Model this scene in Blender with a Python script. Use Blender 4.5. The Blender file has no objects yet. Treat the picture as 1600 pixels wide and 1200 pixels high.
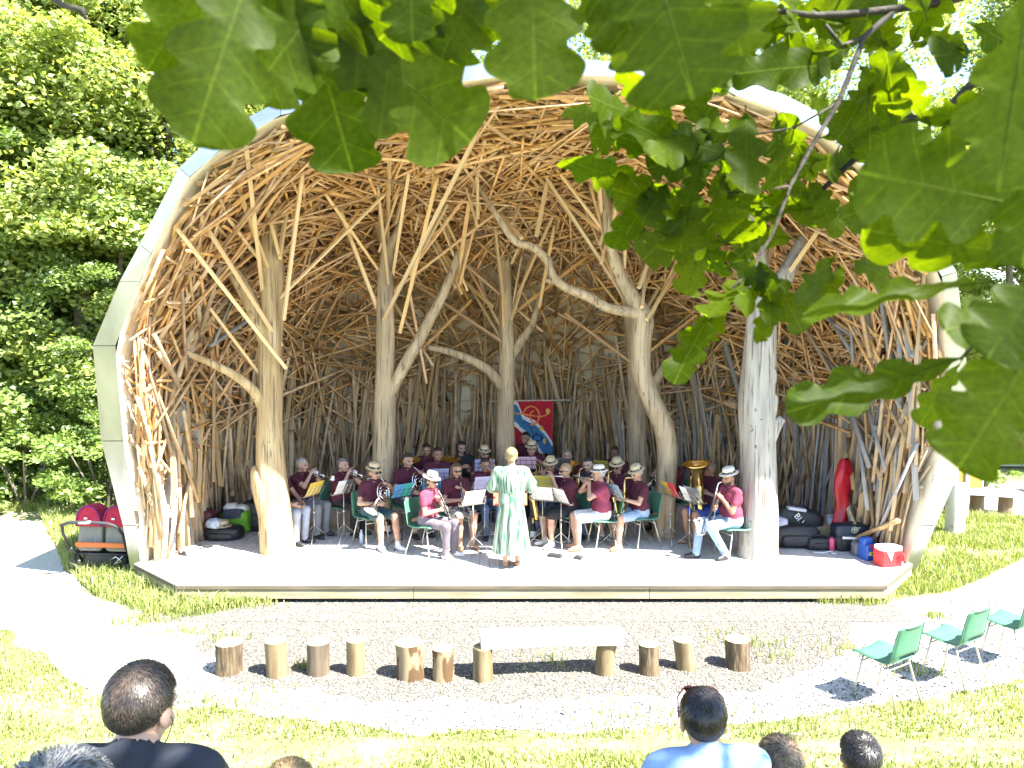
import bpy, bmesh, math, random
import numpy as np
from mathutils import Vector, Matrix, Quaternion, Euler
from mathutils.bvhtree import BVHTree

# ------------------------------------------------------------------ scene, camera, sky, sun, exposure
SC = bpy.context.scene
COL = SC.collection
R = math.radians
PI = math.pi
CAM = Vector((0.0, 0.0, 3.45))
FPX = 1202.0                      # focal length in pixels of the 1600 px wide photograph
PITCH = math.atan(70.0 / FPX)     # looking slightly down
cam_d = bpy.data.cameras.new('camera')
cam_d.sensor_width = 36.0
cam_d.lens = 36.0 * FPX / 1600.0
cam_d.clip_start = 0.02
cam_d.clip_end = 1500.0
cam_d.dof.use_dof = True
cam_d.dof.focus_distance = 11.0
cam_d.dof.aperture_fstop = 10.5
cam_o = bpy.data.objects.new('camera', cam_d)
COL.objects.link(cam_o)
cam_o.location = CAM
cam_o.rotation_euler = (PI / 2 - PITCH, 0, 0)
SC.camera = cam_o

SUN_DIR = Vector((0.62, -0.42, 1.0)).normalized()       # towards the sun
world = bpy.data.worlds.new('World')
SC.world = world
world.use_nodes = True
wn = world.node_tree
wn.nodes.clear()
w_out = wn.nodes.new('ShaderNodeOutputWorld')
w_bg = wn.nodes.new('ShaderNodeBackground')
w_sky = wn.nodes.new('ShaderNodeTexSky')
w_sky.sky_type = 'NISHITA'
w_sky.sun_disc = False
w_sky.sun_elevation = math.asin(SUN_DIR.z)
w_sky.sun_rotation = math.atan2(SUN_DIR.x, SUN_DIR.y)
w_sky.air_density = 1.0
w_sky.dust_density = 0.4
w_bg.inputs['Strength'].default_value = 0.11
wn.links.new(w_sky.outputs[0], w_bg.inputs[0])
wn.links.new(w_bg.outputs[0], w_out.inputs[0])

sun_d = bpy.data.lights.new('sun', 'SUN')
sun_d.energy = 5.0
sun_d.angle = R(0.55)
sun_d.color = (1.0, 0.95, 0.87)
sun_o = bpy.data.objects.new('sun', sun_d)
COL.objects.link(sun_o)
sun_o.location = SUN_DIR * 60
sun_o.rotation_euler = (-SUN_DIR).to_track_quat('-Z', 'Y').to_euler()

vs = SC.view_settings
vs.view_transform = 'Standard'
vs.look = 'None'
vs.gamma = 1.0
vs.exposure = 2.55
vs.use_curve_mapping = False
SC.cycles.max_bounces = 6
SC.cycles.diffuse_bounces = 4
SC.cycles.transparent_max_bounces = 8
SC.cycles.caustics_reflective = False
SC.cycles.caustics_refractive = False
SC.cycles.use_denoising = True

rng = random.Random(7)
nrg = np.random.default_rng(7)

# ------------------------------------------------------------------ helpers
def raydir(px, py):
    f = Vector((0, math.cos(PITCH), -math.sin(PITCH)))
    u = Vector((0, math.sin(PITCH), math.cos(PITCH)))
    return f + Vector((1, 0, 0)) * ((px - 800) / FPX) + u * ((600 - py) / FPX)
def at(px, py, Y):
    d = raydir(px, py)
    return CAM + d * (Y / d.y)
def gnd(px, py, z=0.0):
    d = raydir(px, py)
    return CAM + d * ((z - CAM.z) / d.z)

def tag(o, label=None, cat=None, group=None, kind=None):
    if label: o['label'] = label
    if cat: o['category'] = cat
    if group: o['group'] = group
    if kind: o['kind'] = kind
    return o
def empty(name, loc=(0, 0, 0), rz=0.0, label=None, cat=None, group=None):
    o = bpy.data.objects.new(name, None)
    COL.objects.link(o)
    o.empty_display_size = 0.1
    o.location = loc
    o.rotation_euler = (0, 0, rz)
    return tag(o, label, cat, group)
def link(name, me, parent=None, world_space=False):
    o = bpy.data.objects.new(name, me)
    COL.objects.link(o)
    if parent is not None:
        o.parent = parent
        if world_space:
            o.matrix_parent_inverse = parent.matrix_basis.inverted()
    return o
def copy_tree(o, parent=None):
    c = o.copy()
    COL.objects.link(c)
    c.parent = parent
    for ch in o.children:
        copy_tree(ch, c)
    return c

def frame(d, up=Vector((0, 0, 1))):
    d = Vector(d).normalized()
    if abs(d.dot(up)) > 0.98:
        up = Vector((0, 1, 0))
    s = d.cross(up).normalized()
    return d, s, s.cross(d).normalized()

class MB:
    def __init__(s):
        s.v = []; s.f = []; s.m = []
    def add(s, vs_, fs_, m=0):
        b = len(s.v)
        s.v.extend([tuple(p) for p in vs_])
        for f in fs_:
            s.f.append(tuple(b + i for i in f)); s.m.append(m)
        return s
    def box(s, c, size, rot=None, m=0, bev=0.0):
        x, y, z = (k / 2 for k in size)
        c = Vector(c)
        if bev <= 0:
            P = [Vector(p) for p in ((-x,-y,-z),(x,-y,-z),(x,y,-z),(-x,y,-z),(-x,-y,z),(x,-y,z),(x,y,z),(-x,y,z))]
            F = [(0,3,2,1),(4,5,6,7),(0,1,5,4),(1,2,6,5),(2,3,7,6),(3,0,4,7)]
        else:
            b = min(bev, x * .49, y * .49, z * .49)
            P = []; 
            def ring(zz, i):
                X, Y = x - i, y - i
                return [Vector(p + (zz,)) for p in ((-X+b,-Y),(X-b,-Y),(X,-Y+b),(X,Y-b),(X-b,Y),(-X+b,Y),(-X,Y-b),(-X,-Y+b))]
            P = ring(-z, b) + ring(-z + b, 0) + ring(z - b, 0) + ring(z, b)
            F = [tuple(range(7, -1, -1)), tuple(range(24, 32))]
            for r in range(3):
                for i in range(8):
                    j = (i + 1) % 8
                    F.append((r*8+i, r*8+j, r*8+8+j, r*8+8+i))
        if rot is not None:
            P = [rot @ p for p in P]
        return s.add([c + p for p in P], F, m)
    def bar(s, a, b, w, h, m=0, up=Vector((0, 0, 1)), bev=0.0):
        a = Vector(a); b = Vector(b)
        d, sd, u = frame(b - a, up)
        rot = Matrix((sd, d, u)).transposed()
        return s.box((a + b) / 2, (w, (b - a).length, h), rot, m, bev)
    def tube(s, pts, rad, n=8, caps=True, m=0, squash=None):
        pts = [Vector(p) for p in pts]
        k = len(pts)
        if not hasattr(rad, '__len__'):
            rad = [rad] * k
        ring0 = len(s.v)
        t0 = (pts[1] - pts[0]).normalized()
        _, sd, u = frame(t0)
        V = []
        for i in range(k):
            if i == 0: t = pts[1] - pts[0]
            elif i == k - 1: t = pts[-1] - pts[-2]
            else: t = (pts[i+1] - pts[i]).normalized() + (pts[i] - pts[i-1]).normalized()
            if t.length < 1e-9: t = t0
            t = t.normalized()
            sd = (sd - t * sd.dot(t))
            if sd.length < 1e-6: _, sd, _u = frame(t)
            sd = sd.normalized()
            u = t.cross(sd).normalized()
            for j in range(n):
                a = 2 * PI * j / n
                V.append(pts[i] + sd * (math.cos(a) * rad[i]) + u * (math.sin(a) * rad[i]))
        F = []
        for i in range(k - 1):
            for j in range(n):
                j2 = (j + 1) % n
                F.append((i*n+j, i*n+j2, (i+1)*n+j2, (i+1)*n+j))
        if caps:
            F.append(tuple(range(n - 1, -1, -1)))
            F.append(tuple((k-1)*n + j for j in range(n)))
        return s.add(V, F, m)
    def lathe(s, prof, n=16, M=None, m=0, sx=1.0, sy=1.0, caps=False):
        V = []; F = []
        for (r, z) in prof:
            for j in range(n):
                a = 2 * PI * j / n
                p = Vector((r * math.cos(a) * sx, r * math.sin(a) * sy, z))
                V.append(M @ p if M is not None else p)
        for i in range(len(prof) - 1):
            for j in range(n):
                j2 = (j + 1) % n
                F.append((i*n+j, i*n+j2, (i+1)*n+j2, (i+1)*n+j))
        if caps:
            F.append(tuple(range(n - 1, -1, -1)))
            F.append(tuple((len(prof)-1)*n + j for j in range(n)))
        return s.add(V, F, m)
    def grid(s, fn, nu, nv, m=0):
        V = [fn(i / nu, j / nv) for i in range(nu + 1) for j in range(nv + 1)]
        F = [(i*(nv+1)+j, (i+1)*(nv+1)+j, (i+1)*(nv+1)+j+1, i*(nv+1)+j+1) for i in range(nu) for j in range(nv)]
        return s.add(V, F, m)
    def mesh(s, name, mats, smooth=False):
        me = bpy.data.meshes.new(name)
        me.from_pydata(s.v, [], s.f)
        if not isinstance(mats, (list, tuple)): mats = [mats]
        for mm in mats: me.materials.append(mm)
        if len(mats) > 1:
            me.polygons.foreach_set('material_index', s.m)
        if smooth:
            me.polygons.foreach_set('use_smooth', [True] * len(me.polygons))
        me.update()
        return me
    def build(s, name, mats, parent=None, smooth=False, world_space=False):
        return link(name, s.mesh(name, mats, smooth), parent, world_space)

def np_mesh(name, V, F, mat, smooth=False, matidx=None):
    """V (n,3), F (k,3|4) -> mesh, fast"""
    me = bpy.data.meshes.new(name)
    V = np.asarray(V, dtype=np.float32); F = np.asarray(F, dtype=np.int32)
    k, c = F.shape
    me.vertices.add(len(V)); me.vertices.foreach_set('co', V.ravel())
    me.loops.add(k * c); me.loops.foreach_set('vertex_index', F.ravel())
    me.polygons.add(k)
    me.polygons.foreach_set('loop_start', np.arange(0, k * c, c, dtype=np.int32))
    if smooth: me.polygons.foreach_set('use_smooth', np.ones(k, dtype=bool))
    for mm in (mat if isinstance(mat, (list, tuple)) else [mat]): me.materials.append(mm)
    if matidx is not None: me.polygons.foreach_set('material_index', np.asarray(matidx, dtype=np.int32))
    me.update(calc_edges=True)
    me.validate()
    return me

# ------------------------------------------------------------------ materials
MATS = {}
def hexc(c): return (c[0], c[1], c[2], 1.0)
def mat(name, col, rough=0.6, metal=0.0, col2=None, scale=8.0, stretch=(1, 1, 1), bump=0.0, detail=4.0,
        coord='Object', rand=0.0, island=False, contrast=(0.35, 0.65), spec=0.5, bscale=None, sheen=0.0):
    if name in MATS: return MATS[name]
    m = bpy.data.materials.new(name); m.use_nodes = True
    nt = m.node_tree; N = nt.nodes; L = nt.links
    b = N['Principled BSDF']
    b.inputs['Base Color'].default_value = hexc(col)
    b.inputs['Roughness'].default_value = rough
    b.inputs['Metallic'].default_value = metal
    b.inputs['Specular IOR Level'].default_value = spec
    if sheen: b.inputs['Sheen Weight'].default_value = sheen
    out = None
    if col2 is not None or bump > 0:
        tc = N.new('ShaderNodeTexCoord'); mp = N.new('ShaderNodeMapping')
        mp.inputs['Scale'].default_value = stretch
        L.new(tc.outputs[coord], mp.inputs['Vector'])
        nz = N.new('ShaderNodeTexNoise'); nz.inputs['Scale'].default_value = scale
        nz.inputs['Detail'].default_value = detail
        L.new(mp.outputs[0], nz.inputs['Vector'])
        if col2 is not None:
            cr = N.new('ShaderNodeValToRGB')
            cr.color_ramp.elements[0].position = contrast[0]; cr.color_ramp.elements[1].position = contrast[1]
            cr.color_ramp.elements[0].color = hexc(col); cr.color_ramp.elements[1].color = hexc(col2)
            L.new(nz.outputs['Fac'], cr.inputs[0]); out = cr.outputs[0]
        if bump > 0:
            nb = nz
            if bscale:
                nb = N.new('ShaderNodeTexNoise'); nb.inputs['Scale'].default_value = bscale; nb.inputs['Detail'].default_value = 3
                L.new(mp.outputs[0], nb.inputs['Vector'])
            bp = N.new('ShaderNodeBump'); bp.inputs['Strength'].default_value = bump; bp.inputs['Distance'].default_value = 0.02
            L.new(nb.outputs['Fac'], bp.inputs['Height']); L.new(bp.outputs[0], b.inputs['Normal'])
    if rand > 0:
        hs = N.new('ShaderNodeHueSaturation')
        oi = N.new('ShaderNodeObjectInfo'); src = oi.outputs['Random']
        if island:
            ge = N.new('ShaderNodeNewGeometry'); ad = N.new('ShaderNodeMath'); ad.operation = 'ADD'
            L.new(oi.outputs['Random'], ad.inputs[0]); L.new(ge.outputs['Random Per Island'], ad.inputs[1])
            fr = N.new('ShaderNodeMath'); fr.operation = 'FRACT'; L.new(ad.outputs[0], fr.inputs[0]); src = fr.outputs[0]
        mr = N.new('ShaderNodeMapRange'); mr.inputs['To Min'].default_value = 1 - rand; mr.inputs['To Max'].default_value = 1 + rand
        L.new(src, mr.inputs['Value']); L.new(mr.outputs[0], hs.inputs['Value'])
        # a second, decorrelated number for hue
        ml = N.new('ShaderNodeMath'); ml.operation = 'MULTIPLY'; ml.inputs[1].default_value = 7.31; L.new(src, ml.inputs[0])
        f2 = N.new('ShaderNodeMath'); f2.operation = 'FRACT'; L.new(ml.outputs[0], f2.inputs[0])
        m2 = N.new('ShaderNodeMapRange'); m2.inputs['To Min'].default_value = 1 - rand * 0.6; m2.inputs['To Max'].default_value = 1 + rand * 0.5
        L.new(f2.outputs[0], m2.inputs['Value']); L.new(m2.outputs[0], hs.inputs['Saturation'])
        if out is None: hs.inputs['Color'].default_value = hexc(col)
        else: L.new(out, hs.inputs['Color'])
        out = hs.outputs[0]
    if out is not None: L.new(out, b.inputs['Base Color'])
    MATS[name] = m
    return m

def leaf_mat(name, c1, c2, trans=0.45, tcol=None, rough=0.45, veins=False, rand=0.25, gloss=0.06):
    """thin leaf: diffuse + translucent + a little gloss; the colour varies per leaf"""
    if name in MATS: return MATS[name]
    m = bpy.data.materials.new(name); m.use_nodes = True
    nt = m.node_tree; N = nt.nodes; L = nt.links; N.clear()
    o = N.new('ShaderNodeOutputMaterial')
    oi = N.new('ShaderNodeObjectInfo'); ge = N.new('ShaderNodeNewGeometry')
    ad = N.new('ShaderNodeMath'); ad.operation = 'ADD'
    L.new(oi.outputs['Random'], ad.inputs[0]); L.new(ge.outputs['Random Per Island'], ad.inputs[1])
    fr = N.new('ShaderNodeMath'); fr.operation = 'FRACT'; L.new(ad.outputs[0], fr.inputs[0])
    mx = N.new('ShaderNodeMixRGB'); mx.inputs[1].default_value = hexc(c1); mx.inputs[2].default_value = hexc(c2)
    L.new(fr.outputs[0], mx.inputs[0]); col = mx.outputs[0]
    if veins:
        uv = N.new('ShaderNodeUVMap'); sp = N.new('ShaderNodeSeparateXYZ'); L.new(uv.outputs[0], sp.inputs[0])
        # u: -0.5..0.5 across (stored 0..1), v along
        su = N.new('ShaderNodeMath'); su.operation = 'SUBTRACT'; su.inputs[1].default_value = 0.5; L.new(sp.outputs[0], su.inputs[0])
        ab = N.new('ShaderNodeMath'); ab.operation = 'ABSOLUTE'; L.new(su.outputs[0], ab.inputs[0])
        mid = N.new('ShaderNodeMapRange'); mid.inputs['From Min'].default_value = 0.003; mid.inputs['From Max'].default_value = 0.011
        mid.inputs['To Min'].default_value = 1; mid.inputs['To Max'].default_value = 0; L.new(ab.outputs[0], mid.inputs['Value'])
        # side veins: saw of (v*7 - |u|*5)
        m1 = N.new('ShaderNodeMath'); m1.operation = 'MULTIPLY'; m1.inputs[1].default_value = 6.0; L.new(sp.outputs[1], m1.inputs[0])
        m2 = N.new('ShaderNodeMath'); m2.operation = 'MULTIPLY'; m2.inputs[1].default_value = 4.2; L.new(ab.outputs[0], m2.inputs[0])
        s2 = N.new('ShaderNodeMath'); s2.operation = 'SUBTRACT'; L.new(m1.outputs[0], s2.inputs[0]); L.new(m2.outputs[0], s2.inputs[1])
        pp = N.new('ShaderNodeMath'); pp.operation = 'PINGPONG'; pp.inputs[1].default_value = 0.5; L.new(s2.outputs[0], pp.inputs[0])
        sv = N.new('ShaderNodeMapRange'); sv.inputs['From Min'].default_value = 0.012; sv.inputs['From Max'].default_value = 0.04
        sv.inputs['To Min'].default_value = 0.5; sv.inputs['To Max'].default_value = 0; L.new(pp.outputs[0], sv.inputs['Value'])
        mxx = N.new('ShaderNodeMath'); mxx.operation = 'MAXIMUM'; L.new(mid.outputs[0], mxx.inputs[0]); L.new(sv.outputs[0], mxx.inputs[1])
        vm = N.new('ShaderNodeMixRGB'); vm.inputs[2].default_value = (0.075, 0.115, 0.012, 1)
        L.new(mxx.outputs[0], vm.inputs[0]); L.new(col, vm.inputs[1])
        # blotches
        tc = N.new('ShaderNodeTexCoord'); nz = N.new('ShaderNodeTexNoise'); nz.inputs['Scale'].default_value = 30
        L.new(tc.outputs['Object'], nz.inputs['Vector'])
        hs0 = N.new('ShaderNodeHueSaturation'); mr0 = N.new('ShaderNodeMapRange'); mr0.inputs['From Min'].default_value = 0.3; mr0.inputs['From Max'].default_value = 0.7
        mr0.inputs['To Min'].default_value = 0.8; mr0.inputs['To Max'].default_value = 1.2
        L.new(nz.outputs['Fac'], mr0.inputs['Value']); L.new(mr0.outputs[0], hs0.inputs['Value']); L.new(vm.outputs[0], hs0.inputs['Color'])
        col = hs0.outputs[0]
        n3 = N.new('ShaderNodeTexNoise'); n3.inputs['Scale'].default_value = 9; n3.inputs['Detail'].default_value = 5; L.new(tc.outputs['Object'], n3.inputs['Vector'])
        m3 = N.new('ShaderNodeMapRange'); m3.inputs['From Min'].default_value = .69; m3.inputs['From Max'].default_value = .73; m3.inputs['To Max'].default_value = .85; L.new(n3.outputs['Fac'], m3.inputs['Value'])
        x3 = N.new('ShaderNodeMixRGB'); x3.inputs[2].default_value = (.055, .035, .008, 1); L.new(m3.outputs[0], x3.inputs[0]); L.new(col, x3.inputs[1]); col = x3.outputs[0]
    df = N.new('ShaderNodeBsdfDiffuse'); L.new(col, df.inputs[0])
    tr = N.new('ShaderNodeBsdfTranslucent')
    tm = N.new('ShaderNodeMixRGB'); tm.blend_type = 'MULTIPLY'; tm.inputs[0].default_value = 1.0
    tm.inputs[2].default_value = hexc(tcol or (1.6, 1.5, 0.5)); L.new(col, tm.inputs[1]); L.new(tm.outputs[0], tr.inputs[0])
    ms = N.new('ShaderNodeMixShader'); ms.inputs[0].default_value = trans; L.new(df.outputs[0], ms.inputs[1]); L.new(tr.outputs[0], ms.inputs[2])
    gl = N.new('ShaderNodeBsdfGlossy'); gl.inputs['Roughness'].default_value = rough
    fz = N.new('ShaderNodeMixShader'); fz.inputs[0].default_value = gloss
    L.new(ms.outputs[0], fz.inputs[1]); L.new(gl.outputs[0], fz.inputs[2]); L.new(fz.outputs[0], o.inputs[0])
    MATS[name] = m
    return m
from mathutils import noise as mnoise

# ------------------------------------------------------------------ ground
FZ = 0.25                                   # top of the stage deck
def gh(x, y):
    if y >= 6.3: h = 0.0
    else: h = min(1.85, 1.85 * (6.3 - y) / 6.3)
    return h
M_soil = mat('grassy_soil', (0.14, 0.15, 0.06), 0.95, col2=(0.27, 0.27, 0.14), scale=1.3, detail=8, bump=0.4, bscale=30)
M_gravel = mat('gravel', (0.32, 0.305, 0.275), 0.95, col2=(0.55, 0.53, 0.49), scale=30, detail=8, bump=0.9, bscale=55, contrast=(0.3, 0.6))
xs = [-400, -150, -60, -30] + [i * 1.0 for i in range(-20, 21)] + [30, 60, 150, 400]
ys = [-60, -20, -5] + [i * 0.5 for i in range(-4, 16)] + [8, 10, 14, 18, 22, 28, 36, 50, 80, 150, 500]
mb = MB()
mb.add([(x, y, gh(x, y)) for x in xs for y in ys],
       [(i*len(ys)+j, (i+1)*len(ys)+j, (i+1)*len(ys)+j+1, i*len(ys)+j+1) for i in range(len(xs)-1) for j in range(len(ys)-1)])
tag(mb.build('ground', M_soil, smooth=True), kind='structure')

def poly_px(pts, z=0.0): return [gnd(a, b, z).to_2d() for a, b in pts]
def roughen(poly, step=0.18, amp=0.10, seed=1):
    r = random.Random(seed); out = []
    for i in range(len(poly)):
        a = poly[i]; b = poly[(i + 1) % len(poly)]
        n = max(1, int((b - a).length / step))
        d = (b - a); nn = Vector((-d.y, d.x)).normalized() if d.length > 0 else Vector((0, 0))
        for k in range(n):
            p = a + d * (k / n)
            q = mnoise.noise(Vector((p.x * 1.3, p.y * 1.3, seed))) * amp * 1.6 + r.uniform(-amp, amp) * 0.4
            out.append(p + nn * q)
    return out
GRAV = poly_px([(-400, 985), (0, 985), (80, 1040), (160, 1085), (330, 1110), (560, 1140), (800, 1146), (1040, 1136), (1250, 1122),
                (1400, 1098), (1500, 1085), (1600, 1062), (1900, 1035), (2100, 860), (1600, 874), (1540, 904), (1480, 927), (1400, 941),
                (1300, 936), (420, 936), (400, 947), (300, 965), (200, 956), (150, 930), (105, 895), (88, 850), (62, 815), (0, 810), (-400, 808)])
GRAV_R = roughen(GRAV)
mb = MB(); mb.add([(p.x, p.y, 0.004) for p in GRAV_R], [tuple(range(len(GRAV_R)))])
tag(mb.build('gravel_path', M_gravel), kind='structure')
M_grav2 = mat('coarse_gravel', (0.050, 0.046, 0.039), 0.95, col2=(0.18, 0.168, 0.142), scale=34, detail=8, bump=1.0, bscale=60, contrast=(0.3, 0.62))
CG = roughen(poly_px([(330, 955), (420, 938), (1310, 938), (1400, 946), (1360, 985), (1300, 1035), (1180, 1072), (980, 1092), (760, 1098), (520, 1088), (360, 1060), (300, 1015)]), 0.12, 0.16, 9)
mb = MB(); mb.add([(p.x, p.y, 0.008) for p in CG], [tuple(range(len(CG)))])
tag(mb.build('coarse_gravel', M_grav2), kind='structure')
GR2 = roughen(poly_px([(1425, 802), (1500, 797), (1600, 812), (1900, 818), (2000, 752), (1425, 752)]), seed=3)
mb = MB(); mb.add([(p.x, p.y, 0.004) for p in GR2], [tuple(range(len(GR2)))])
tag(mb.build('gravel_yard', M_gravel), kind='structure')
# gravel running in under the stage front
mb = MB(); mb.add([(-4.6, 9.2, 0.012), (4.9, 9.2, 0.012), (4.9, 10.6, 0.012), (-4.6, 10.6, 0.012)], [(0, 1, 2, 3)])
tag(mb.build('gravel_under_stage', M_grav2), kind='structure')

def in_poly(P, poly):
    x, y = P[:, 0], P[:, 1]; c = np.zeros(len(P), bool)
    n = len(poly); j = n - 1
    for i in range(n):
        xi, yi = poly[i][0], poly[i][1]; xj, yj = poly[j][0], poly[j][1]
        hit = ((yi > y) != (yj > y)) & (x < (xj - xi) * (y - yi) / (yj - yi + 1e-12) + xi)
        c ^= hit; j = i
    return c

# loose stones on the gravel (uncountable: one object)
def stones(name, P, smin, smax, m, seed):
    g = np.random.default_rng(seed); n = len(P)
    T = np.array([(1,0,0),(0,1,0),(-1,0,0),(0,-1,0),(0,0,1),(0,0,-1)], float)
    Fq = np.array([(0,1,4),(1,2,4),(2,3,4),(3,0,4),(1,0,5),(2,1,5),(3,2,5),(0,3,5)])
    s = g.uniform(smin, smax, (n, 1, 1)) * np.stack([g.uniform(.7, 1.4, (n,)), g.uniform(.6, 1.1, (n,)), g.uniform(.35, .7, (n,))], 1)[:, None, :]
    V = T[None] * s * g.uniform(.75, 1.25, (n, 6, 1))
    a = g.uniform(0, 2*PI, n); ca, sa = np.cos(a)[:, None], np.sin(a)[:, None]
    t = g.uniform(-.5, .5, n); ct, st = np.cos(t)[:, None], np.sin(t)[:, None]
    X, Y, Z = V[..., 0], V[..., 1], V[..., 2]
    Y, Z = Y*ct - Z*st, Y*st + Z*ct
    X, Y = X*ca - Y*sa, X*sa + Y*ca
    V = np.stack([X + P[:, 0:1], Y + P[:, 1:2], Z + P[:, 2:3]], -1)
    F = Fq[None] + (np.arange(n) * 6)[:, None, None]
    return np_mesh(name, V.reshape(-1, 3), F.reshape(-1, 3), m)
M_stone = mat('loose_stone', (0.26, 0.245, 0.21), 0.9, rand=0.7, island=True)
P = np.stack([nrg.uniform(-7.0, 7.0, 60000), 6.6 + 4.6 * nrg.random(60000) ** 1.5, np.full(60000, 0.012)], 1)
P = P[in_poly(P, GRAV_R)][:30000]
tag(link('loose_gravel', stones('loose_gravel', P, 0.006, 0.016, M_stone, 5)), 'loose pale stones strewn over the gravel path', 'gravel', kind='stuff')

# grass
M_grass = leaf_mat('grass_blade', (0.14, 0.22, 0.04), (0.44, 0.45, 0.18), trans=0.35, tcol=(1.3, 1.25, 0.5), gloss=0.04)
def grass_mesh(name, P, hmin, hmax, wid, seed, lean=0.45):
    g = np.random.default_rng(seed); n = len(P)
    h = g.uniform(hmin, hmax, n) * g.uniform(.6, 1.0, n); a = g.uniform(0, 2*PI, n); b = g.uniform(0, 2*PI, n)
    L = g.uniform(.1, lean, n) * h
    wx, wy = np.cos(a) * wid * .5, np.sin(a) * wid * .5
    lx, ly = np.cos(b) * L, np.sin(b) * L
    z0 = np.array([gh(x, y) for x, y in P[:, :2]]) if P[:, 1].min() < 6.3 else np.zeros(n)
    V = np.zeros((n, 5, 3))
    V[:, 0] = np.stack([P[:, 0] - wx, P[:, 1] - wy, z0 - .01], 1); V[:, 1] = np.stack([P[:, 0] + wx, P[:, 1] + wy, z0 - .01], 1)
    V[:, 2] = np.stack([P[:, 0] - wx*.8 + lx*.3, P[:, 1] - wy*.8 + ly*.3, z0 + h*.6], 1)
    V[:, 3] = np.stack([P[:, 0] + wx*.8 + lx*.3, P[:, 1] + wy*.8 + ly*.3, z0 + h*.6], 1)
    V[:, 4] = np.stack([P[:, 0] + lx, P[:, 1] + ly, z0 + h*(1 - .25*L/np.maximum(h, 1e-3))], 1)
    F = np.array([(0,1,3),(0,3,2),(2,3,4)])[None] + (np.arange(n) * 5)[:, None, None]
    return np_mesh(name, V.reshape(-1, 3), F.reshape(-1, 3), M_grass)
def scatter(poly, n, seed, avoid=None):
    g = np.random.default_rng(seed)
    A = np.array([(p[0], p[1]) for p in poly]); lo, hi = A.min(0), A.max(0)
    out = []
    tot = 0
    for _ in range(12):
        Q = g.uniform(lo, hi, (n * 2, 2)); Q = Q[in_poly(Q, A)]
        nzv = np.array([mnoise.noise(Vector((a * 1.1, b * 1.1, seed))) + .6 * mnoise.noise(Vector((a * 3.3, b * 3.3, seed + 5))) for a, b in Q]); Q = Q[g.random(len(Q)) < np.clip(.62 + nzv * 1.1, .10, 1)]
        if avoid is not None: Q = Q[~in_poly(Q, avoid)]
        out.append(Q); tot += len(Q)
        if tot >= n: break
    return np.concatenate(out)[:n]
# foreground lawn: everything this side of the gravel
lawn = [Vector((x, y)) for x, y in ((-7.5, 5.2), (6.5, 5.2), (7.2, 8.6), (5.2, 8.2), (3.8, 7.4), (-3.0, 7.6), (-6.6, 9.4), (-8.5, 9.6))]
Q = scatter(lawn, 52000, 11, GRAV_R)
tag(link('lawn_grass', grass_mesh('lawn_grass', Q, .025, .085, .012, 1, 1.0)), 'short sunlit lawn grass in front of the gravel path', 'grass', kind='stuff')
# left meadow between the path and the shell
mead = poly_px([(-300, 800), (60, 800), (85, 850), (100, 890), (150, 932), (230, 962), (300, 966), (400, 947), (300, 925), (225, 890), (215, 850), (215, 782), (-300, 782)])
Q = scatter(mead, 30000, 12)
tag(link('meadow_grass', grass_mesh('meadow_grass', Q, .06, .30, .013, 2, 0.9)), 'tall meadow grass left of the bandstand around the pushchair', 'grass', kind='stuff')
isl = poly_px([(1398, 935), (1480, 926), (1540, 903), (1600, 872), (1900, 858), (1900, 815), (1600, 810), (1500, 802), (1442, 800), (1425, 880)])
Q = scatter(isl, 26000, 13)
tag(link('island_grass', grass_mesh('island_grass', Q, .05, .18, .014, 3, 0.7)), 'sunlit grass island right of the bandstand', 'grass', kind='stuff')
tf = []
for (px, py, r, n) in ((250, 940, .35, 900), (330, 945, .30, 900), (395, 945, .18, 300), (1345, 940, .22, 500), (1300, 942, .12, 160), (215, 975, .25, 160), (290, 990, .22, 120), (245, 965, .3, 160),
                       (1180, 1010, .22, 70), (1210, 1030, .18, 50), (1460, 965, .12, 70), (340, 1000, .2, 60), (870, 1035, .3, 60), (470, 1045, .1, 30), (1150, 1000, .3, 60),
                       (330, 1105, .5, 260), (1020, 1130, .5, 200), (1330, 1020, .3, 90), (1430, 1050, .3, 90)):
    c = gnd(px, py)
    q = nrg.normal(0, r * .5, (n, 2)) * np.array([1.6, .8]) + np.array([c.x, c.y]); tf.append(q)
tag(link('grass_tufts', grass_mesh('grass_tufts', np.concatenate(tf), .06, .20, .013, 4, 0.8)), 'scattered grass tufts growing through the gravel and along the stage edge', 'grass', kind='stuff')

# ------------------------------------------------------------------ bandstand: shell
OUT_PX = [(204,888),(192,821),(158,689),(145,540),(187,440),(218,382),(280,262),(332,212),(440,156),(560,128),(700,106),(835,88),(965,97),(1130,113),(1225,148),(1310,190),(1405,275),(1495,425),(1506,520),(1514,615),(1493,750),(1432,892)]
INN_PX = [(221,888),(213,821),(193,689),(180,540),(219,440),(236,396),(296,276),(347,232),(438,180),(560,151),(712,128),(838,113),(962,120),(1120,138),(1212,170),(1295,212),(1382,290),(1472,432),(1479,520),(1486,615),(1458,750),(1414,892)]
def rim_pt(px, py, Y0=10.8, k=0.26):
    d = raydir(px, py)
    s = (Y0 - k * (CAM.z - FZ)) / (d.y + k * d.z)
    p = CAM + d * s
    return p
RO = [rim_pt(*p, Y0=10.86) for p in OUT_PX]; RI = [rim_pt(*p) for p in INN_PX]
for L_ in (RO, RI):
    L_[0].z = FZ - 0.1; L_[-1].z = FZ - 0.1
XC, YB = 0.10, 17.3
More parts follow.
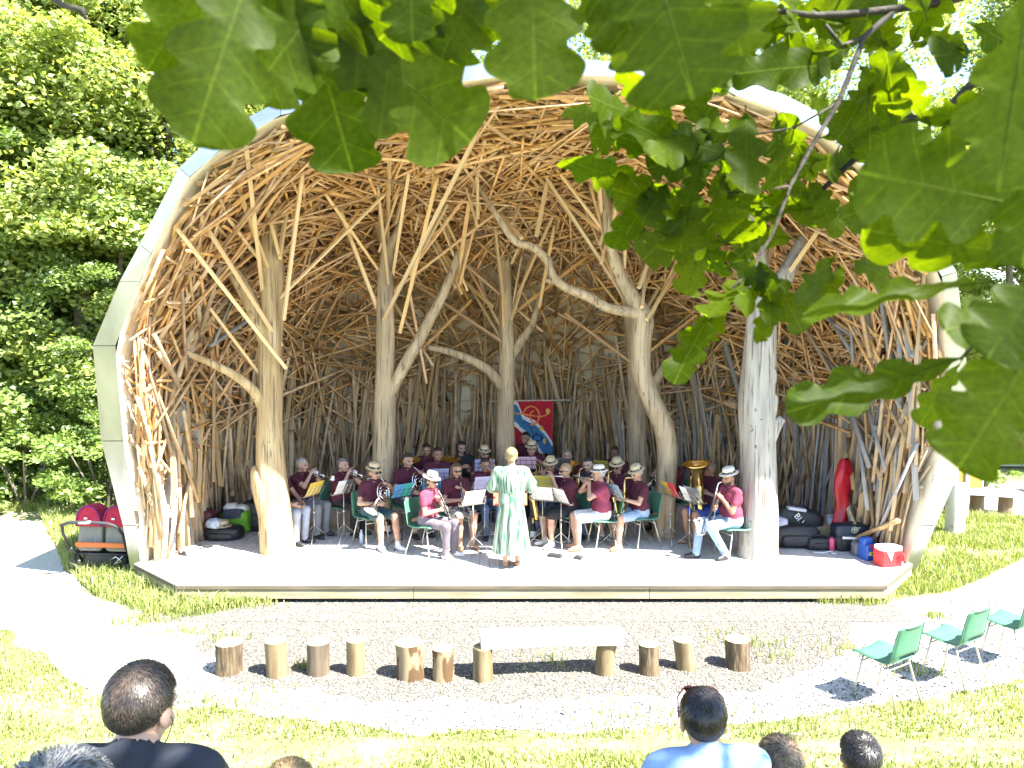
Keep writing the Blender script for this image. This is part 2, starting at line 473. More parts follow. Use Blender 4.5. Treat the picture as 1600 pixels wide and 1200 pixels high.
def resample(P, n):
    d = [0]
    for a, b in zip(P[:-1], P[1:]): d.append(d[-1] + (b - a).length)
    out = []
    for k in range(n + 1):
        t = d[-1] * k / n
        i = max(0, min(len(P) - 2, next((j for j in range(len(d) - 1) if d[j+1] >= t - 1e-9), len(P) - 2)))
        f = (t - d[i]) / (d[i+1] - d[i]); out.append(P[i].lerp(P[i+1], min(1, max(0, f))))
    return out
def wt(t): return max(0.0, 1 - t ** 2.7) ** (1 / 2.7)
def ht(t): return max(0.0, 1 - t ** 2.1) ** (1 / 2.1)
def shell_pt(Rp, t, grow=0.0):
    return Vector((XC + (Rp.x - XC) * wt(t), Rp.y + (YB + grow - Rp.y) * t, FZ - .1 + (Rp.z - FZ + .1) * ht(t)))
NU, NT = 64, 26
RIs = resample(RI, NU); ROs = resample(RO, NU)
tt = [math.sin(PI / 2 * k / NT) for k in range(NT + 1)]
BAND = empty('bandstand', (0.1, 12.5, 0), label='shell shaped wooden bandstand lined with a tangle of timber battens', cat='bandstand')
M_lin = mat('shell_lining', (0.74, 0.66, 0.51), 0.85, col2=(0.84, 0.78, 0.64), scale=1.6, detail=5, bump=0.2, bscale=12)
M_zinc = mat('zinc_cladding', (0.34, 0.355, 0.355), 0.32, metal=0.9, col2=(0.50, 0.52, 0.52), scale=1.6, stretch=(1, 1, .5), detail=8)
mb = MB(); mb.add([shell_pt(r, t) for r in RIs for t in tt],
                  [(i*(NT+1)+j, i*(NT+1)+j+1, (i+1)*(NT+1)+j+1, (i+1)*(NT+1)+j) for i in range(NU) for j in range(NT)])
lining = mb.build('inner_lining', M_lin, BAND, smooth=True, world_space=True)
BVH = BVHTree.FromPolygons([Vector(v) for v in mb.v], mb.f)
mo = MB(); mo.add([shell_pt(r + Vector((0, 0.06, 0)), t, 0.35) for r in ROs for t in tt],
                  [(i*(NT+1)+j, (i+1)*(NT+1)+j, (i+1)*(NT+1)+j+1, i*(NT+1)+j+1) for i in range(NU) for j in range(NT)])
mo.build('roof_skin', M_zinc, BAND, world_space=True)
# rim cladding: one folded sheet per bay, a dark joint between
for i in range(len(RO) - 1):
    a0, a1, b0, b1 = RO[i], RO[i+1], RI[i], RI[i+1]
    nseg = max(1, round((a1 - a0).length / 0.95))
    for k in range(nseg):
        f0, f1 = k / nseg + .004, (k + 1) / nseg - .004
        p = [a0.lerp(a1, f0), a0.lerp(a1, f1), b0.lerp(b1, f1), b0.lerp(b1, f0)]
        back = Vector((0, 0.10, 0)); 
        inn = [q + Vector((0, 0.14, 0)) + (Vector((XC, q.y, 2.2)) - q).normalized() * 0.03 for q in p[2:]]
        sh = MB(); V = p + [q + back for q in p]
        sh.add(V, [(0,1,2,3),(7,6,5,4),(0,4,5,1),(1,5,6,2),(2,6,7,3),(3,7,4,0)])
        sh.build('cladding_sheet', M_zinc, BAND, world_space=True)

# ------------------------------------------------------------------ stage deck of planks
STAGE = empty('stage', (0.2, 12, 0), label='low grey timber stage deck with a pale front board', cat='stage')
M_deck = mat('weathered_deck', (0.50, 0.48, 0.445), 0.8, col2=(0.62, 0.60, 0.56), scale=5, stretch=(8, 0.6, 8), detail=5, rand=0.10, bump=0.15)
M_pale = mat('pale_board', (0.22, 0.185, 0.115), 0.75, col2=(0.34, 0.29, 0.19), scale=3, stretch=(0.6, 6, 8), detail=5)
M_lip = mat('deck_edge_board', (0.09, 0.075, 0.048), 0.8, col2=(0.14, 0.115, 0.078), scale=4, stretch=(0.6, 6, 8))
M_dark = mat('dark_substructure', (0.03, 0.028, 0.025), 0.9)
FLc, FRc = gnd(272, 917, FZ), gnd(1396, 922, FZ)
yF = 9.86
cBL, cBR = Vector((RI[0].x - .1, RI[0].y)), Vector((RI[-1].x + .1, RI[-1].y))
xFL, xFR = FLc.x, FRc.x
def deck_front(x):
    if x < xFL: return yF + (cBL.y - yF) * (xFL - x) / (xFL - cBL.x)
    if x > xFR: return yF + (cBR.y - yF) * (x - xFR) / (cBR.x - xFR)
    return yF
def deck_back(x):
    Rp = RI[0] if x < XC else RI[-1]
    w = min(1.0, abs(x - XC) / abs(Rp.x - XC))
    t = max(0, 1 - w ** 2.7) ** (1 / 2.7)
    return Rp.y + (YB - Rp.y) * t
pw = 0.145; x = cBL.x; k = 0
while x < cBR.x - 0.02:
    x1 = min(x + pw - .005, cBR.x)
    ya0, ya1 = deck_front(x), deck_front(x1)
    yb = max(deck_back((x + x1) / 2), max(ya0, ya1) + .05)
    cut = ya0 + 1.4 + ((k * 37) % 11) * 0.17
    segs = [(None, cut - .003), (cut + .003, yb)] if yb > cut + .4 else [(None, yb)]
    for a, b in segs:
        m_ = MB(); f0, f1 = (ya0, ya1) if a is None else (a, a)
        z0, z1 = FZ - .04, FZ + rng.uniform(-.0015, .0015)
        m_.add([(x,f0,z0),(x1,f1,z0),(x1,b,z0),(x,b,z0),(x,f0,z1),(x1,f1,z1),(x1,b,z1),(x,b,z1)],
               [(0,3,2,1),(4,5,6,7),(0,1,5,4),(1,2,6,5),(2,3,7,6),(3,0,4,7)])
        m_.build('plank', M_deck, STAGE, world_space=True)
    x += pw; k += 1
m_ = MB()
inset = .10
core = [(xFL + .08, yF + inset), (xFR - .08, yF + inset), (cBR.x - .08, cBR.y + .08), (4.6, 14.2), (2.5, 16.4), (0.1, 16.9), (-2.3, 16.4), (-4.4, 14.2), (cBL.x + .08, cBL.y + .08)]
n_ = len(core); m_.add([(a, b, 0.07) for a, b in core] + [(a, b, FZ - .045) for a, b in core],
                       [tuple(range(n_ - 1, -1, -1)), tuple(range(n_, 2 * n_))] + [(i, (i+1) % n_, n_ + (i+1) % n_, n_ + i) for i in range(n_)])
m_.build('joist_core', M_dark, STAGE, world_space=True)
def skirt(a, b, nm, z0, z1, off, mt, th=.035):
    a = Vector((a[0], a[1], 0)); b = Vector((b[0], b[1], 0)); d = (b - a).normalized(); n = Vector((d.y, -d.x, 0))
    L_ = (b - a).length; k = max(1, round(L_ / 3.1))
    for i in range(k):
        p, q = a + d * (L_ * i / k + .003), a + d * (L_ * (i + 1) / k - .003)
        m2 = MB(); c = (p + q) / 2 - n * (th / 2) + n * off
        m2.box((c.x, c.y, (z0 + z1) / 2), ((q - p).length, th, z1 - z0), Matrix((d, -n, Vector((0, 0, 1)))).transposed(), bev=.004)
        m2.build(nm, mt, STAGE, world_space=True)
for a, b in (((xFL, yF), (xFR, yF)), ((cBL.x, cBL.y), (xFL, yF)), ((xFR, yF), (cBR.x, cBR.y))):
    skirt(a, b, 'edge_board', FZ - .058, FZ - .006, .012, M_lip)
    skirt(a, b, 'front_board', FZ - .185, FZ - .061, -.004, M_pale)

# ------------------------------------------------------------------ battens
M_bat = mat('roof_batten', (0.48, 0.27, 0.115), 0.65, col2=(0.68, 0.44, 0.22), scale=9, detail=4, rand=0.30, island=True)
M_wal = mat('wall_batten', (0.36, 0.245, 0.135), 0.8, col2=(0.52, 0.38, 0.225), scale=7, detail=4, rand=0.38, island=True)
M_gry = mat('grey_batten', (0.26, 0.25, 0.25), 0.8, col2=(0.36, 0.345, 0.33), scale=7, detail=4, rand=0.25, island=True)
M_strut = mat('pale_batten', (0.60, 0.41, 0.20), 0.7, col2=(0.70, 0.51, 0.28), scale=9, detail=4, rand=0.18, island=True)
UNIT = MB(); UNIT.box((0, 0, 0), (1, 1, 1))
unit_me = {}
for nm, mm in (('r', M_bat), ('w', M_wal), ('g', M_gry), ('s', M_strut)):
    unit_me[nm] = UNIT.mesh('slat_' + nm, mm)
CEN = Vector((0.1, 11.6, 1.3))
def hit(p):
    d = (Vector(p) - CEN)
    if d.length < 1e-6: return None
    r = BVH.ray_cast(CEN, d.normalized())
    return r[0], (CEN - r[0]).normalized() if r[0] is not None else None
tris = []
for i in range(NU):
    for j in range(NT):
        A = shell_pt(RIs[i], tt[j]); B = shell_pt(RIs[i+1], tt[j]); C = shell_pt(RIs[i], tt[j+1]); D = shell_pt(RIs[i+1], tt[j+1])
        ar = ((B - A).cross(C - A).length + (B - D).cross(C - D).length) / 2
        tris.append((A, B, C, D, ar))
areas = np.cumsum([t[4] for t in tris]); 
def rand_shell():
    k = int(np.searchsorted(areas, rng.random() * areas[-1])); A, B, C, D, _ = tris[min(k, len(tris) - 1)]
    u, v = rng.random(), rng.random()
    return (A * (1-u) + B * u) * (1-v) + (C * (1-u) + D * u) * v
SL = []          # (a, b, w, h, matkey)
def rim_y(z): return 10.8 - .26 * (z - FZ)
tries = 0
while len(SL) < 2500 and tries < 40000:
    tries += 1
    p = rand_shell()
    if p.z < 1.9: continue
    if p.z < 3.0 and rng.random() < .45: continue
    far = p.y > 14.0 and abs(p.x) < 3.6
    if far and rng.random() < .68: continue
    nrm = (CEN - p).normalized()
    e1 = nrm.cross(Vector((0, 1, 0)) if abs(nrm.y) < .9 else Vector((1, 0, 0))).normalized(); e2 = nrm.cross(e1)
    a = PI / 2 + rng.gauss(0, .6) + (PI if rng.random() < .5 else 0) if rng.random() < .5 else rng.uniform(0, 2 * PI)
    L_ = rng.uniform(1.2, 3.0)
    q = hit(p + (e1 * math.cos(a) + e2 * math.sin(a)) * L_)
    if not q or q[0] is None: continue
    q0, qn = q
    if q0.z < 1.3 or (q0 - p).length > 3.4: continue
    dp = rng.uniform(.04, .34) * (.6 if far else 1); dq = rng.uniform(.04, .34) * (.6 if far else 1)
    A = p + nrm * dp; B = q0 + qn * dq
    if A.y < rim_y(A.z) + .06 or B.y < rim_y(B.z) + .06: continue
    key = 'r' if min(A.z, B.z) > 2.1 or rng.random() < .6 else 'w'
    SL.append((A, B, rng.uniform(.032, .050), rng.uniform(.018, .028), key))
nroof = len(SL)
tries = 0
while len(SL) < nroof + 380 and tries < 90000:          # short pieces crowding the rim
    tries += 1
    p = rand_shell()
    if p.z < 1.0 or p.y > rim_y(p.z) + .9: continue
    nrm = (CEN - p).normalized(); e1 = nrm.cross(Vector((0, 1, 0))).normalized(); e2 = nrm.cross(e1); a = rng.uniform(0, 2 * PI)
    q = hit(p + (e1 * math.cos(a) + e2 * math.sin(a)) * rng.uniform(.9, 2.2))
    if not q or q[0] is None: continue
    A = p + nrm * rng.uniform(.03, .26); B = q[0] + q[1] * rng.uniform(.03, .26)
    if A.y < rim_y(A.z) + .02 or B.y < rim_y(B.z) + .02: continue
    SL.append((A, B, rng.uniform(.032, .050), rng.uniform(.018, .028), 'r' if p.z > 2.4 else 'w'))
for _ in range(250):                                   # battens running along the rim itself
    i = rng.randrange(1, NU - 5); k = rng.randrange(2, 5); t0, t1 = rng.uniform(0.004, .11), rng.uniform(0.004, .11)
    A = shell_pt(RIs[i], t0); B = shell_pt(RIs[i + k], t1); A += (CEN - A).normalized() * rng.uniform(.03, .14); B += (CEN - B).normalized() * rng.uniform(.03, .14)
    A.y = max(A.y, rim_y(A.z) + .03); B.y = max(B.y, rim_y(B.z) + .03)
    SL.append((A, B, rng.uniform(.032, .050), rng.uniform(.018, .028), 'r' if A.z > 2.4 else 'w'))
nroof = len(SL); tries = 0
while len(SL) < nroof + 1150 and tries < 20000:
    tries += 1
    th = rng.uniform(-1.78, 1.78)                                # azimuth, 0 = back
    dr = Vector((math.sin(th), math.cos(th), 0))
    z0 = FZ + (0 if rng.random() < .45 else rng.uniform(0, 1.2)); L_ = rng.uniform(.9, 2.6)
    O0 = Vector((CEN.x, CEN.y, z0 + .02)); r0 = BVH.ray_cast(O0, dr)[0]
    th2 = th + rng.gauss(0, .045); dr2 = Vector((math.sin(th2), math.cos(th2), 0))
    r1 = BVH.ray_cast(Vector((CEN.x, CEN.y, z0 + L_)), dr2)[0]
    if r0 is None or r1 is None: continue
    A = r0 - dr * rng.uniform(.05, .34); A.z = z0; B = r1 - dr2 * rng.uniform(.03, .24)
    if A.y < rim_y(A.z) + .08 or B.y < rim_y(B.z) + .08: continue
    key = 'g' if rng.random() < (.30 if r0.x > 3.5 else .05) else 'w'
    SL.append((A, B, rng.uniform(.035, .085), rng.uniform(.025, .05), key))
# the tangle of loose battens inside the right and left cheeks
for side, px0, px1, n in ((1, 1330, 1470, 46), (-1, 195, 300, 26)):
    for _ in range(n):
        y0, y1 = rng.uniform(470, 850), 0
        px = rng.uniform(px0, px1)
        p = at(px, y0, 10.75 + rng.uniform(0, 1.0)); h0 = hit(p)
        if not h0 or h0[0] is None: continue
        ang = rng.choice((rng.uniform(.5, 1.0), rng.uniform(1.9, 2.6), rng.uniform(1.2, 1.9)))
        L_ = rng.uniform(.8, 1.9)
        q = h0[0] + Vector((0, math.cos(ang) * L_, math.sin(ang) * L_)); h1 = hit(q)
        if not h1 or h1[0] is None: continue
        A = h0[0] + h0[1] * rng.uniform(.18, .5); B = h1[0] + h1[1] * rng.uniform(.12, .42)
        if min(A.z, B.z) < FZ or A.y < rim_y(A.z) + .05 or B.y < rim_y(B.z) + .05: continue
        SL.append((A, B, rng.uniform(.045, .07), rng.uniform(.03, .05), 'g' if rng.random() < (.55 if side > 0 else .15) else 'w'))
def slat_matrix(a, b, w, h):
    d, s, u = frame(b - a); 
    ro = rng.uniform(-1.3, 1.3); s, u = s * math.cos(ro) + u * math.sin(ro), u * math.cos(ro) - s * math.sin(ro)
    c = (a + b) / 2; L_ = (b - a).length
    return Matrix(((s.x*w, d.x*L_, u.x*h, c.x), (s.y*w, d.y*L_, u.y*h, c.y), (s.z*w, d.z*L_, u.z*h, c.z), (0, 0, 0, 1)))
def slat_obj(a, b, w, h, key, parent, name='slat'):
    o = link(name, unit_me[key], parent)
    o.matrix_parent_inverse = parent.matrix_basis.inverted()
    o.matrix_basis = slat_matrix(a, b, w, h)
    return o
order = sorted(range(len(SL)), key=lambda i: -(SL[i][0] - SL[i][1]).length * SL[i][2] / ((SL[i][0] + SL[i][1]) / 2 - CAM).length)
big = set(order[:300])
V = []; F = []; MI = []
cubeV = np.array(UNIT.v); cubeF = np.array(UNIT.f)
keys = {'r': 0, 'w': 1, 'g': 2, 's': 3}
for i, (a, b, w, h, key) in enumerate(SL):
    if i in big: slat_obj(a, b, w, h, key, BAND)
    else:
        Mx = np.array(slat_matrix(a, b, w, h)); F.append(cubeF + 8 * len(V)); V.append(cubeV @ Mx[:3, :3].T + Mx[:3, 3]); MI += [keys[key]] * 6
o = link('slat_tangle', np_mesh('slat_tangle', np.concatenate(V), np.concatenate(F), [M_bat, M_wal, M_gry, M_strut], matidx=MI), BAND, True)
o['kind'] = 'stuff'

# ------------------------------------------------------------------ tree columns: bare trunks carrying the roof
def catmull(P, sub=4):
    out = []
    n = len(P)
    for i in range(n - 1):
        p0, p1, p2, p3 = P[max(0, i-1)], P[i], P[i+1], P[min(n-1, i+2)]
        for k in range(sub):
            t = k / sub
            out.append(tuple(0.5 * ((2*p1[j]) + (-p0[j]+p2[j])*t + (2*p0[j]-5*p1[j]+4*p2[j]-p3[j])*t*t + (-p0[j]+3*p1[j]-3*p2[j]+p3[j])*t**3) for j in range(4)))
    out.append(tuple(P[-1]))
    return out
def limb(mb, pts, n=14, lump=.13, seed=0, sub=5, flute=0.05):
    """pts: (x,y,z,r) list"""
    Q = catmull(pts, sub)
    V = []; k = len(Q); sd = None
    for i in range(k):
        p = Vector(Q[i][:3]); r = Q[i][3]
        t = (Vector(Q[min(k-1, i+1)][:3]) - Vector(Q[max(0, i-1)][:3])).normalized()
        if sd is None: _, sd, _u = frame(t)
        sd = (sd - t * sd.dot(t)).normalized(); u = t.cross(sd)
        for j in range(n):
            a = 2 * PI * j / n
            w = 1 + lump * mnoise.noise(Vector((math.cos(a) * 1.2 + seed * 9.1, math.sin(a) * 1.2, p.z * 1.6 + p.x))) + flute * math.sin(a * 5 + seed + p.z * .6)
            V.append(p + (sd * math.cos(a) + u * math.sin(a)) * (r * w))
    F = [(i*n+j, i*n+(j+1) % n, (i+1)*n+(j+1) % n, (i+1)*n+j) for i in range(k-1) for j in range(n)]
    F += [tuple(range(n-1, -1, -1)), tuple((k-1)*n+j for j in range(n))]
    mb.add(V, F)
def pxl(L_): 
    out = []
    for (px, py, Y, w) in L_:
        p = at(px, py, Y); out.append((p.x, p.y, p.z, w / FPX * Y / 2))
    return out
def wood(name, c1, c2):
    m = mat(name, c1, 0.75, col2=c2, scale=2.0, stretch=(5, 5, 0.5), detail=8, bump=0.5, bscale=6, contrast=(.3, .7))
    nt = m.node_tree; N = nt.nodes; L = nt.links; b = N['Principled BSDF']; src = b.inputs['Base Color'].links[0].from_socket
    tc = N.new('ShaderNodeTexCoord')
    def layer(src, scale, st, lo, hi, col, fac):
        mp = N.new('ShaderNodeMapping'); mp.inputs['Scale'].default_value = st; L.new(tc.outputs['Object'], mp.inputs[0])
        nz = N.new('ShaderNodeTexNoise'); nz.inputs['Scale'].default_value = scale; nz.inputs['Detail'].default_value = 6; nz.inputs['Distortion'].default_value = .4; L.new(mp.outputs[0], nz.inputs['Vector'])
        mr = N.new('ShaderNodeMapRange'); mr.inputs['From Min'].default_value = lo; mr.inputs['From Max'].default_value = hi; mr.inputs['To Max'].default_value = fac; L.new(nz.outputs['Fac'], mr.inputs['Value'])
        mx = N.new('ShaderNodeMixRGB'); mx.inputs[2].default_value = hexc(col); L.new(mr.outputs[0], mx.inputs[0]); L.new(src, mx.inputs[1]); return mx.outputs[0]
    src = layer(src, 3.2, (9, 9, .45), .56, .64, (.10, .075, .05), .75)          # drying cracks
    src = layer(src, 1.1, (1.2, 1.2, .8), .55, .72, (.17, .145, .12), .55)       # grey weathering
    src = layer(src, 5.0, (1.5, 1.5, 1.0), .67, .72, (.09, .05, .025), .8)       # knots
    L.new(src, b.inputs['Base Color']); return m
M_t1 = wood('honey_debarked_wood', (0.34, 0.215, 0.09), (0.56, 0.42, 0.23))
M_t2 = wood('tan_debarked_wood', (0.31, 0.22, 0.13), (0.52, 0.41, 0.27))
M_t3 = wood('silver_debarked_wood', (0.28, 0.25, 0.22), (0.50, 0.455, 0.40))
COLS = []
def column(label, parts, m, struts, Y):
    base = parts[0][1][0]
    r = empty('tree_column', (base[0], base[1], FZ), label=label, cat='tree column', group='bare tree trunks carrying the bandstand roof')
    for i, (nm, pts, lump) in enumerate(parts):
        b = MB(); limb(b, pts, n=16 if nm == 'trunk' else 10, lump=lump, seed=len(COLS) * 3 + i)
        b.build(nm, m, r, smooth=True, world_space=True)
    for (x0, y0, x1, y1) in struts:
        top, low = ((x0, y0), (x1, y1)) if y0 < y1 else ((x1, y1), (x0, y0))
        lo = at(low[0], low[1], Y + rng.uniform(-.25, .15)); d = raydir(*top)
        h_ = BVH.ray_cast(CAM + d * 2.0, d.normalized())[0]
        if h_ is None: continue
        hi = CAM + (h_ - CAM) * ((h_ - CAM).length - .15) / (h_ - CAM).length
        if (hi - lo).length > 4.2: hi = lo + (hi - lo) * (4.2 / (hi - lo).length)
        slat_obj(lo, hi, rng.uniform(.045, .06), rng.uniform(.04, .05), 's', r, 'strut')
    tops = [pp[-1] for nm, pp, _l in parts if nm in ('trunk', 'limb')] + [pp[-3] for nm, pp, _l in parts if nm == 'trunk']
    for k in range(17):
        q = Vector(rng.choice(tops)[:3]) + Vector((rng.uniform(-.12, .12), rng.uniform(-.15, .15), rng.uniform(-.9, .1)))
        d = Vector((rng.gauss(0, .62), rng.gauss(0, .45), 1)).normalized(); h_ = BVH.ray_cast(q, d)[0]
        if h_ is None or (h_ - q).length < .7: continue
        e = q + d * min((h_ - q).length - .06, rng.uniform(1.4, 3.0))
        if e.y < rim_y(e.z) + .1: continue
        slat_obj(q, e, rng.uniform(.036, .05), rng.uniform(.03, .042), 's' if rng.random() < .6 else 'r', r, 'strut')
    COLS.append(r); return r
def foot(px, Y): 
    p = at(px, 800, Y); return px, 600 + FPX * math.tan(math.atan((CAM.z - FZ) / Y) - PITCH)
def P(px, py, Y, w): return (px, py, Y, w)
Y = 11.45
column('honey coloured bare trunk with a stub limb and burl, nearest the left cheek', [
    ('trunk', pxl([(437, 872, Y, 58), (432, 820, Y, 52), (424, 740, Y, 46), (421, 660, Y, 40), (422, 560, Y, 37), (424, 470, Y, 36), (423, 380, Y, 34), (420, 290, Y, 26), (416, 215, Y, 20)]), .10),
    ('limb', pxl([(420, 545, Y, 26), (404, 500, Y - .1, 25), (380, 450, Y - .15, 23), (352, 408, Y - .2, 21), (330, 370, Y - .2, 17), (316, 335, Y, 13)]), .1),
    ('dead_limb', pxl([(414, 640, Y, 22), (400, 615, Y - .15, 17), (372, 590, Y - .35, 14), (335, 570, Y - .5, 12), (305, 557, Y - .55, 10), (291, 549, Y - .6, 7)]), .12),
    ('burl', pxl([(428, 838, Y - .01, 34), (420, 802, Y - .03, 38), (411, 768, Y - .05, 34), (404, 746, Y - .07, 25), (400, 735, Y - .07, 17), (398, 728, Y - .07, 7)]), .35)], M_t1,
    [(385,228,413,478),(410,296,438,405),(478,225,443,500),(452,300,437,400),(315,285,405,405),(275,355,447,575),(310,335,440,540),(296,440,408,588),(360,262,418,420)], Y)
Y = 12.9
column('forked tan trunk rising behind the horn players left of centre', [
    ('trunk', pxl([(599, 838, Y, 42), (599, 740, Y, 37), (600, 660, Y, 34), (602, 590, Y, 31), (602, 500, Y, 27), (603, 430, Y, 23), (604, 385, Y, 20), (590, 350, Y, 16), (574, 300, Y, 12)]), .10),
    ('limb', pxl([(607, 618, Y, 20), (628, 578, Y - .1, 19), (655, 530, Y - .1, 18), (682, 480, Y, 16), (703, 435, Y + .1, 14), (722, 380, Y + .3, 11)]), .1),
    ('limb', pxl([(603, 400, Y, 16), (616, 372, Y, 14), (630, 335, Y, 11), (640, 290, Y, 9)]), .1)], M_t2,
    [(610,190,605,372),(645,230,612,440),(656,222,617,350),(770,160,600,500),(586,258,608,460),(540,255,586,352),(715,290,640,430),(520,300,596,500),(480,262,590,420),(690,250,625,520)], Y)
Y = 14.3
column('slim central trunk behind the conductor, in front of the banner edge', [
    ('trunk', pxl([(789, 806, Y, 34), (791, 700, Y, 30), (790, 640, Y, 27), (793, 560, Y, 25), (791, 500, Y, 23), (789, 430, Y, 20), (790, 360, Y, 15)]), .12),
    ('limb', pxl([(787, 608, Y, 17), (765, 580, Y - .1, 16), (735, 562, Y - .2, 14), (700, 549, Y - .3, 12), (668, 543, Y - .4, 9)]), .1),
    ('limb', pxl([(797, 560, Y, 15), (815, 532, Y, 14), (832, 505, Y + .1, 12), (841, 470, Y + .2, 9)]), .1)], M_t2,
    [(855,140,836,350),(832,150,768,312),(905,155,940,340),(770,330,786,470),(835,390,798,500),(730,440,790,540),(715,430,770,480),(880,300,805,470),(870,330,842,480)], Y)
Y = 12.3
column('winding bare trunk with a long snaking limb right of the conductor', [
    ('trunk', pxl([(1037, 846, Y, 38), (1040, 770, Y, 33), (1043, 710, Y, 31), (1036, 665, Y, 31), (1018, 625, Y, 31), (1002, 580, Y, 31), (1001, 535, Y, 31), (1005, 500, Y, 31), (991, 472, Y, 26), (968, 430, Y - .1, 21), (953, 380, Y - .2, 18), (948, 330, Y - .2, 16), (942, 270, Y, 12), (938, 215, Y + .2, 9)]), .08),
    ('limb', pxl([(1004, 492, Y, 22), (980, 487, Y - .1, 18), (950, 481, Y - .2, 15), (915, 462, Y - .3, 15), (885, 450, Y - .4, 14), (864, 432, Y - .5, 14), (856, 408, Y - .5, 13), (833, 386, Y - .6, 12), (806, 378, Y - .6, 11), (785, 350, Y - .6, 10), (765, 318, Y - .5, 8), (742, 280, Y - .3, 6)]), .12),
    ('limb_stub', pxl([(868, 436, Y - .48, 9), (860, 440, Y - .52, 8), (853, 437, Y - .55, 6)]), .1)], M_t2,
    [(925,145,940,345),(980,250,975,420),(1013,380,1003,480),(1030,380,1000,470),(878,310,985,480),(905,300,962,440),(1075,392,1010,500),(1040,330,998,450),(775,325,815,372),(820,300,800,350),(862,250,838,370)], Y)
Y = 14.6
column('straight shaded trunk standing directly behind the winding one', [
    ('trunk', pxl([(997, 800, Y, 30), (996, 700, Y, 28), (995, 600, Y, 27), (988, 510, Y, 25), (985, 440, Y, 20), (985, 380, Y, 15)]), .1),
    ('limb', pxl([(1003, 640, Y, 16), (1022, 600, Y, 15), (1045, 565, Y, 13), (1068, 545, Y, 10), (1085, 530, Y, 8)]), .1)], M_t2,
    [(1040,430,990,520),(960,430,984,500),(1010,420,990,560)], Y)
Y = 11.2
column('thick silver grey trunk with broken knobs beside the bearded clarinet player', [
    ('trunk', pxl([(1184, 882, Y, 76), (1186, 855, Y, 62), (1186, 780, Y, 58), (1185, 700, Y, 57), (1184, 620, Y, 54), (1186, 560, Y, 50), (1189, 500, Y, 46), (1186, 455, Y, 38), (1182, 400, Y, 28), (1178, 330, Y + .1, 22), (1172, 250, Y + .3, 16)]), .09),
    ('limb', pxl([(1193, 500, Y, 34), (1206, 470, Y, 33), (1222, 440, Y + .05, 30), (1240, 405, Y + .1, 24), (1262, 360, Y + .2, 18), (1280, 310, Y + .4, 13)]), .1),
    ('knob', pxl([(1196, 610, Y - .08, 26), (1203, 588, Y - .13, 20), (1208, 572, Y - .14, 9)]), .3),
    ('knob', pxl([(1197, 650, Y - .08, 28), (1205, 630, Y - .12, 20), (1210, 616, Y - .13, 9)]), .3),
    ('knob', pxl([(1194, 690, Y - .05, 34), (1210, 668, Y - .08, 22), (1223, 654, Y - .1, 12)]), .3)], M_t3,
    [(1150,330,1182,450),(1210,330,1190,440),(1245,392,1212,448),(1300,330,1230,430),(1120,380,1178,470)], Y)
# ------------------------------------------------------------------ woodland behind
M_lf1 = leaf_mat('sunny_leaf', (0.20, 0.29, 0.065), (0.42, 0.47, 0.16), trans=0.54, tcol=(1.3, 1.25, 0.5), gloss=0.05)
M_lf2 = leaf_mat('deep_leaf', (0.14, 0.23, 0.05), (0.29, 0.38, 0.11), trans=0.52, tcol=(1.3, 1.3, 0.55), gloss=0.05)
M_bark = mat('grey_bark', (0.10, 0.085, 0.065), 0.9, col2=(0.19, 0.165, 0.13), scale=5, stretch=(3, 3, .6), detail=6, bump=0.8)
def leaves_np(C, g, size, updown=.55, bias=(0, 0, 1.0)):
    """C (n,3) leaf centres -> folded diamond leaves"""
    n = len(C)
    d = g.normal(0, 1, (n, 3)); d[:, 2] = d[:, 2] * .45 - .25; d /= np.linalg.norm(d, axis=1, keepdims=True)
    u = g.normal(0, updown, (n, 3)) + np.array(bias); s = np.cross(d, u); s /= np.linalg.norm(s, axis=1, keepdims=True) + 1e-9
    nn = np.cross(s, d)
    L = size * g.uniform(.6, 1.25, (n, 1)); w = L * g.uniform(.26, .38, (n, 1))
    V = np.stack([C - d * L * .5, C + s * w - nn * w * .3 - d * L * .05, C + d * L * .5 - nn * L * .12, C - s * w - nn * w * .3 - d * L * .05], 1)
    F = np.array([(0, 1, 2), (0, 2, 3)])[None] + (np.arange(n) * 4)[:, None, None]
    return V.reshape(-1, 3), F.reshape(-1, 3)
def crown_mesh(name, H, z0, rad, nclump, per, size, seed, m, shape=1.0):
    g = np.random.default_rng(seed); C = []
    for k in range(nclump):
        f = g.random() ** .9; z = z0 + (H - z0) * f
        rr = rad * (math.sin(PI * min(1, (.12 + f * .86))) ** .7) * shape
        a = g.uniform(0, 2 * PI); r = rr * math.sqrt(g.uniform(.25, 1))
        c = np.array([math.cos(a) * r, math.sin(a) * r, z]); cr = g.uniform(.55, 1.15) * rad / 3.0
        q = g.normal(0, 1, (per, 3)); q /= np.linalg.norm(q, axis=1, keepdims=True); q *= (g.random((per, 1)) ** .45) * cr
        q[:, 2] *= .45; q[:, 2] -= .18 * (q[:, 0] ** 2 + q[:, 1] ** 2) / cr
        C.append(c + q)
    V, F = leaves_np(np.concatenate(C), g, size, .6, (.25, -.6, .75))
    return np_mesh(name, V, F, m)
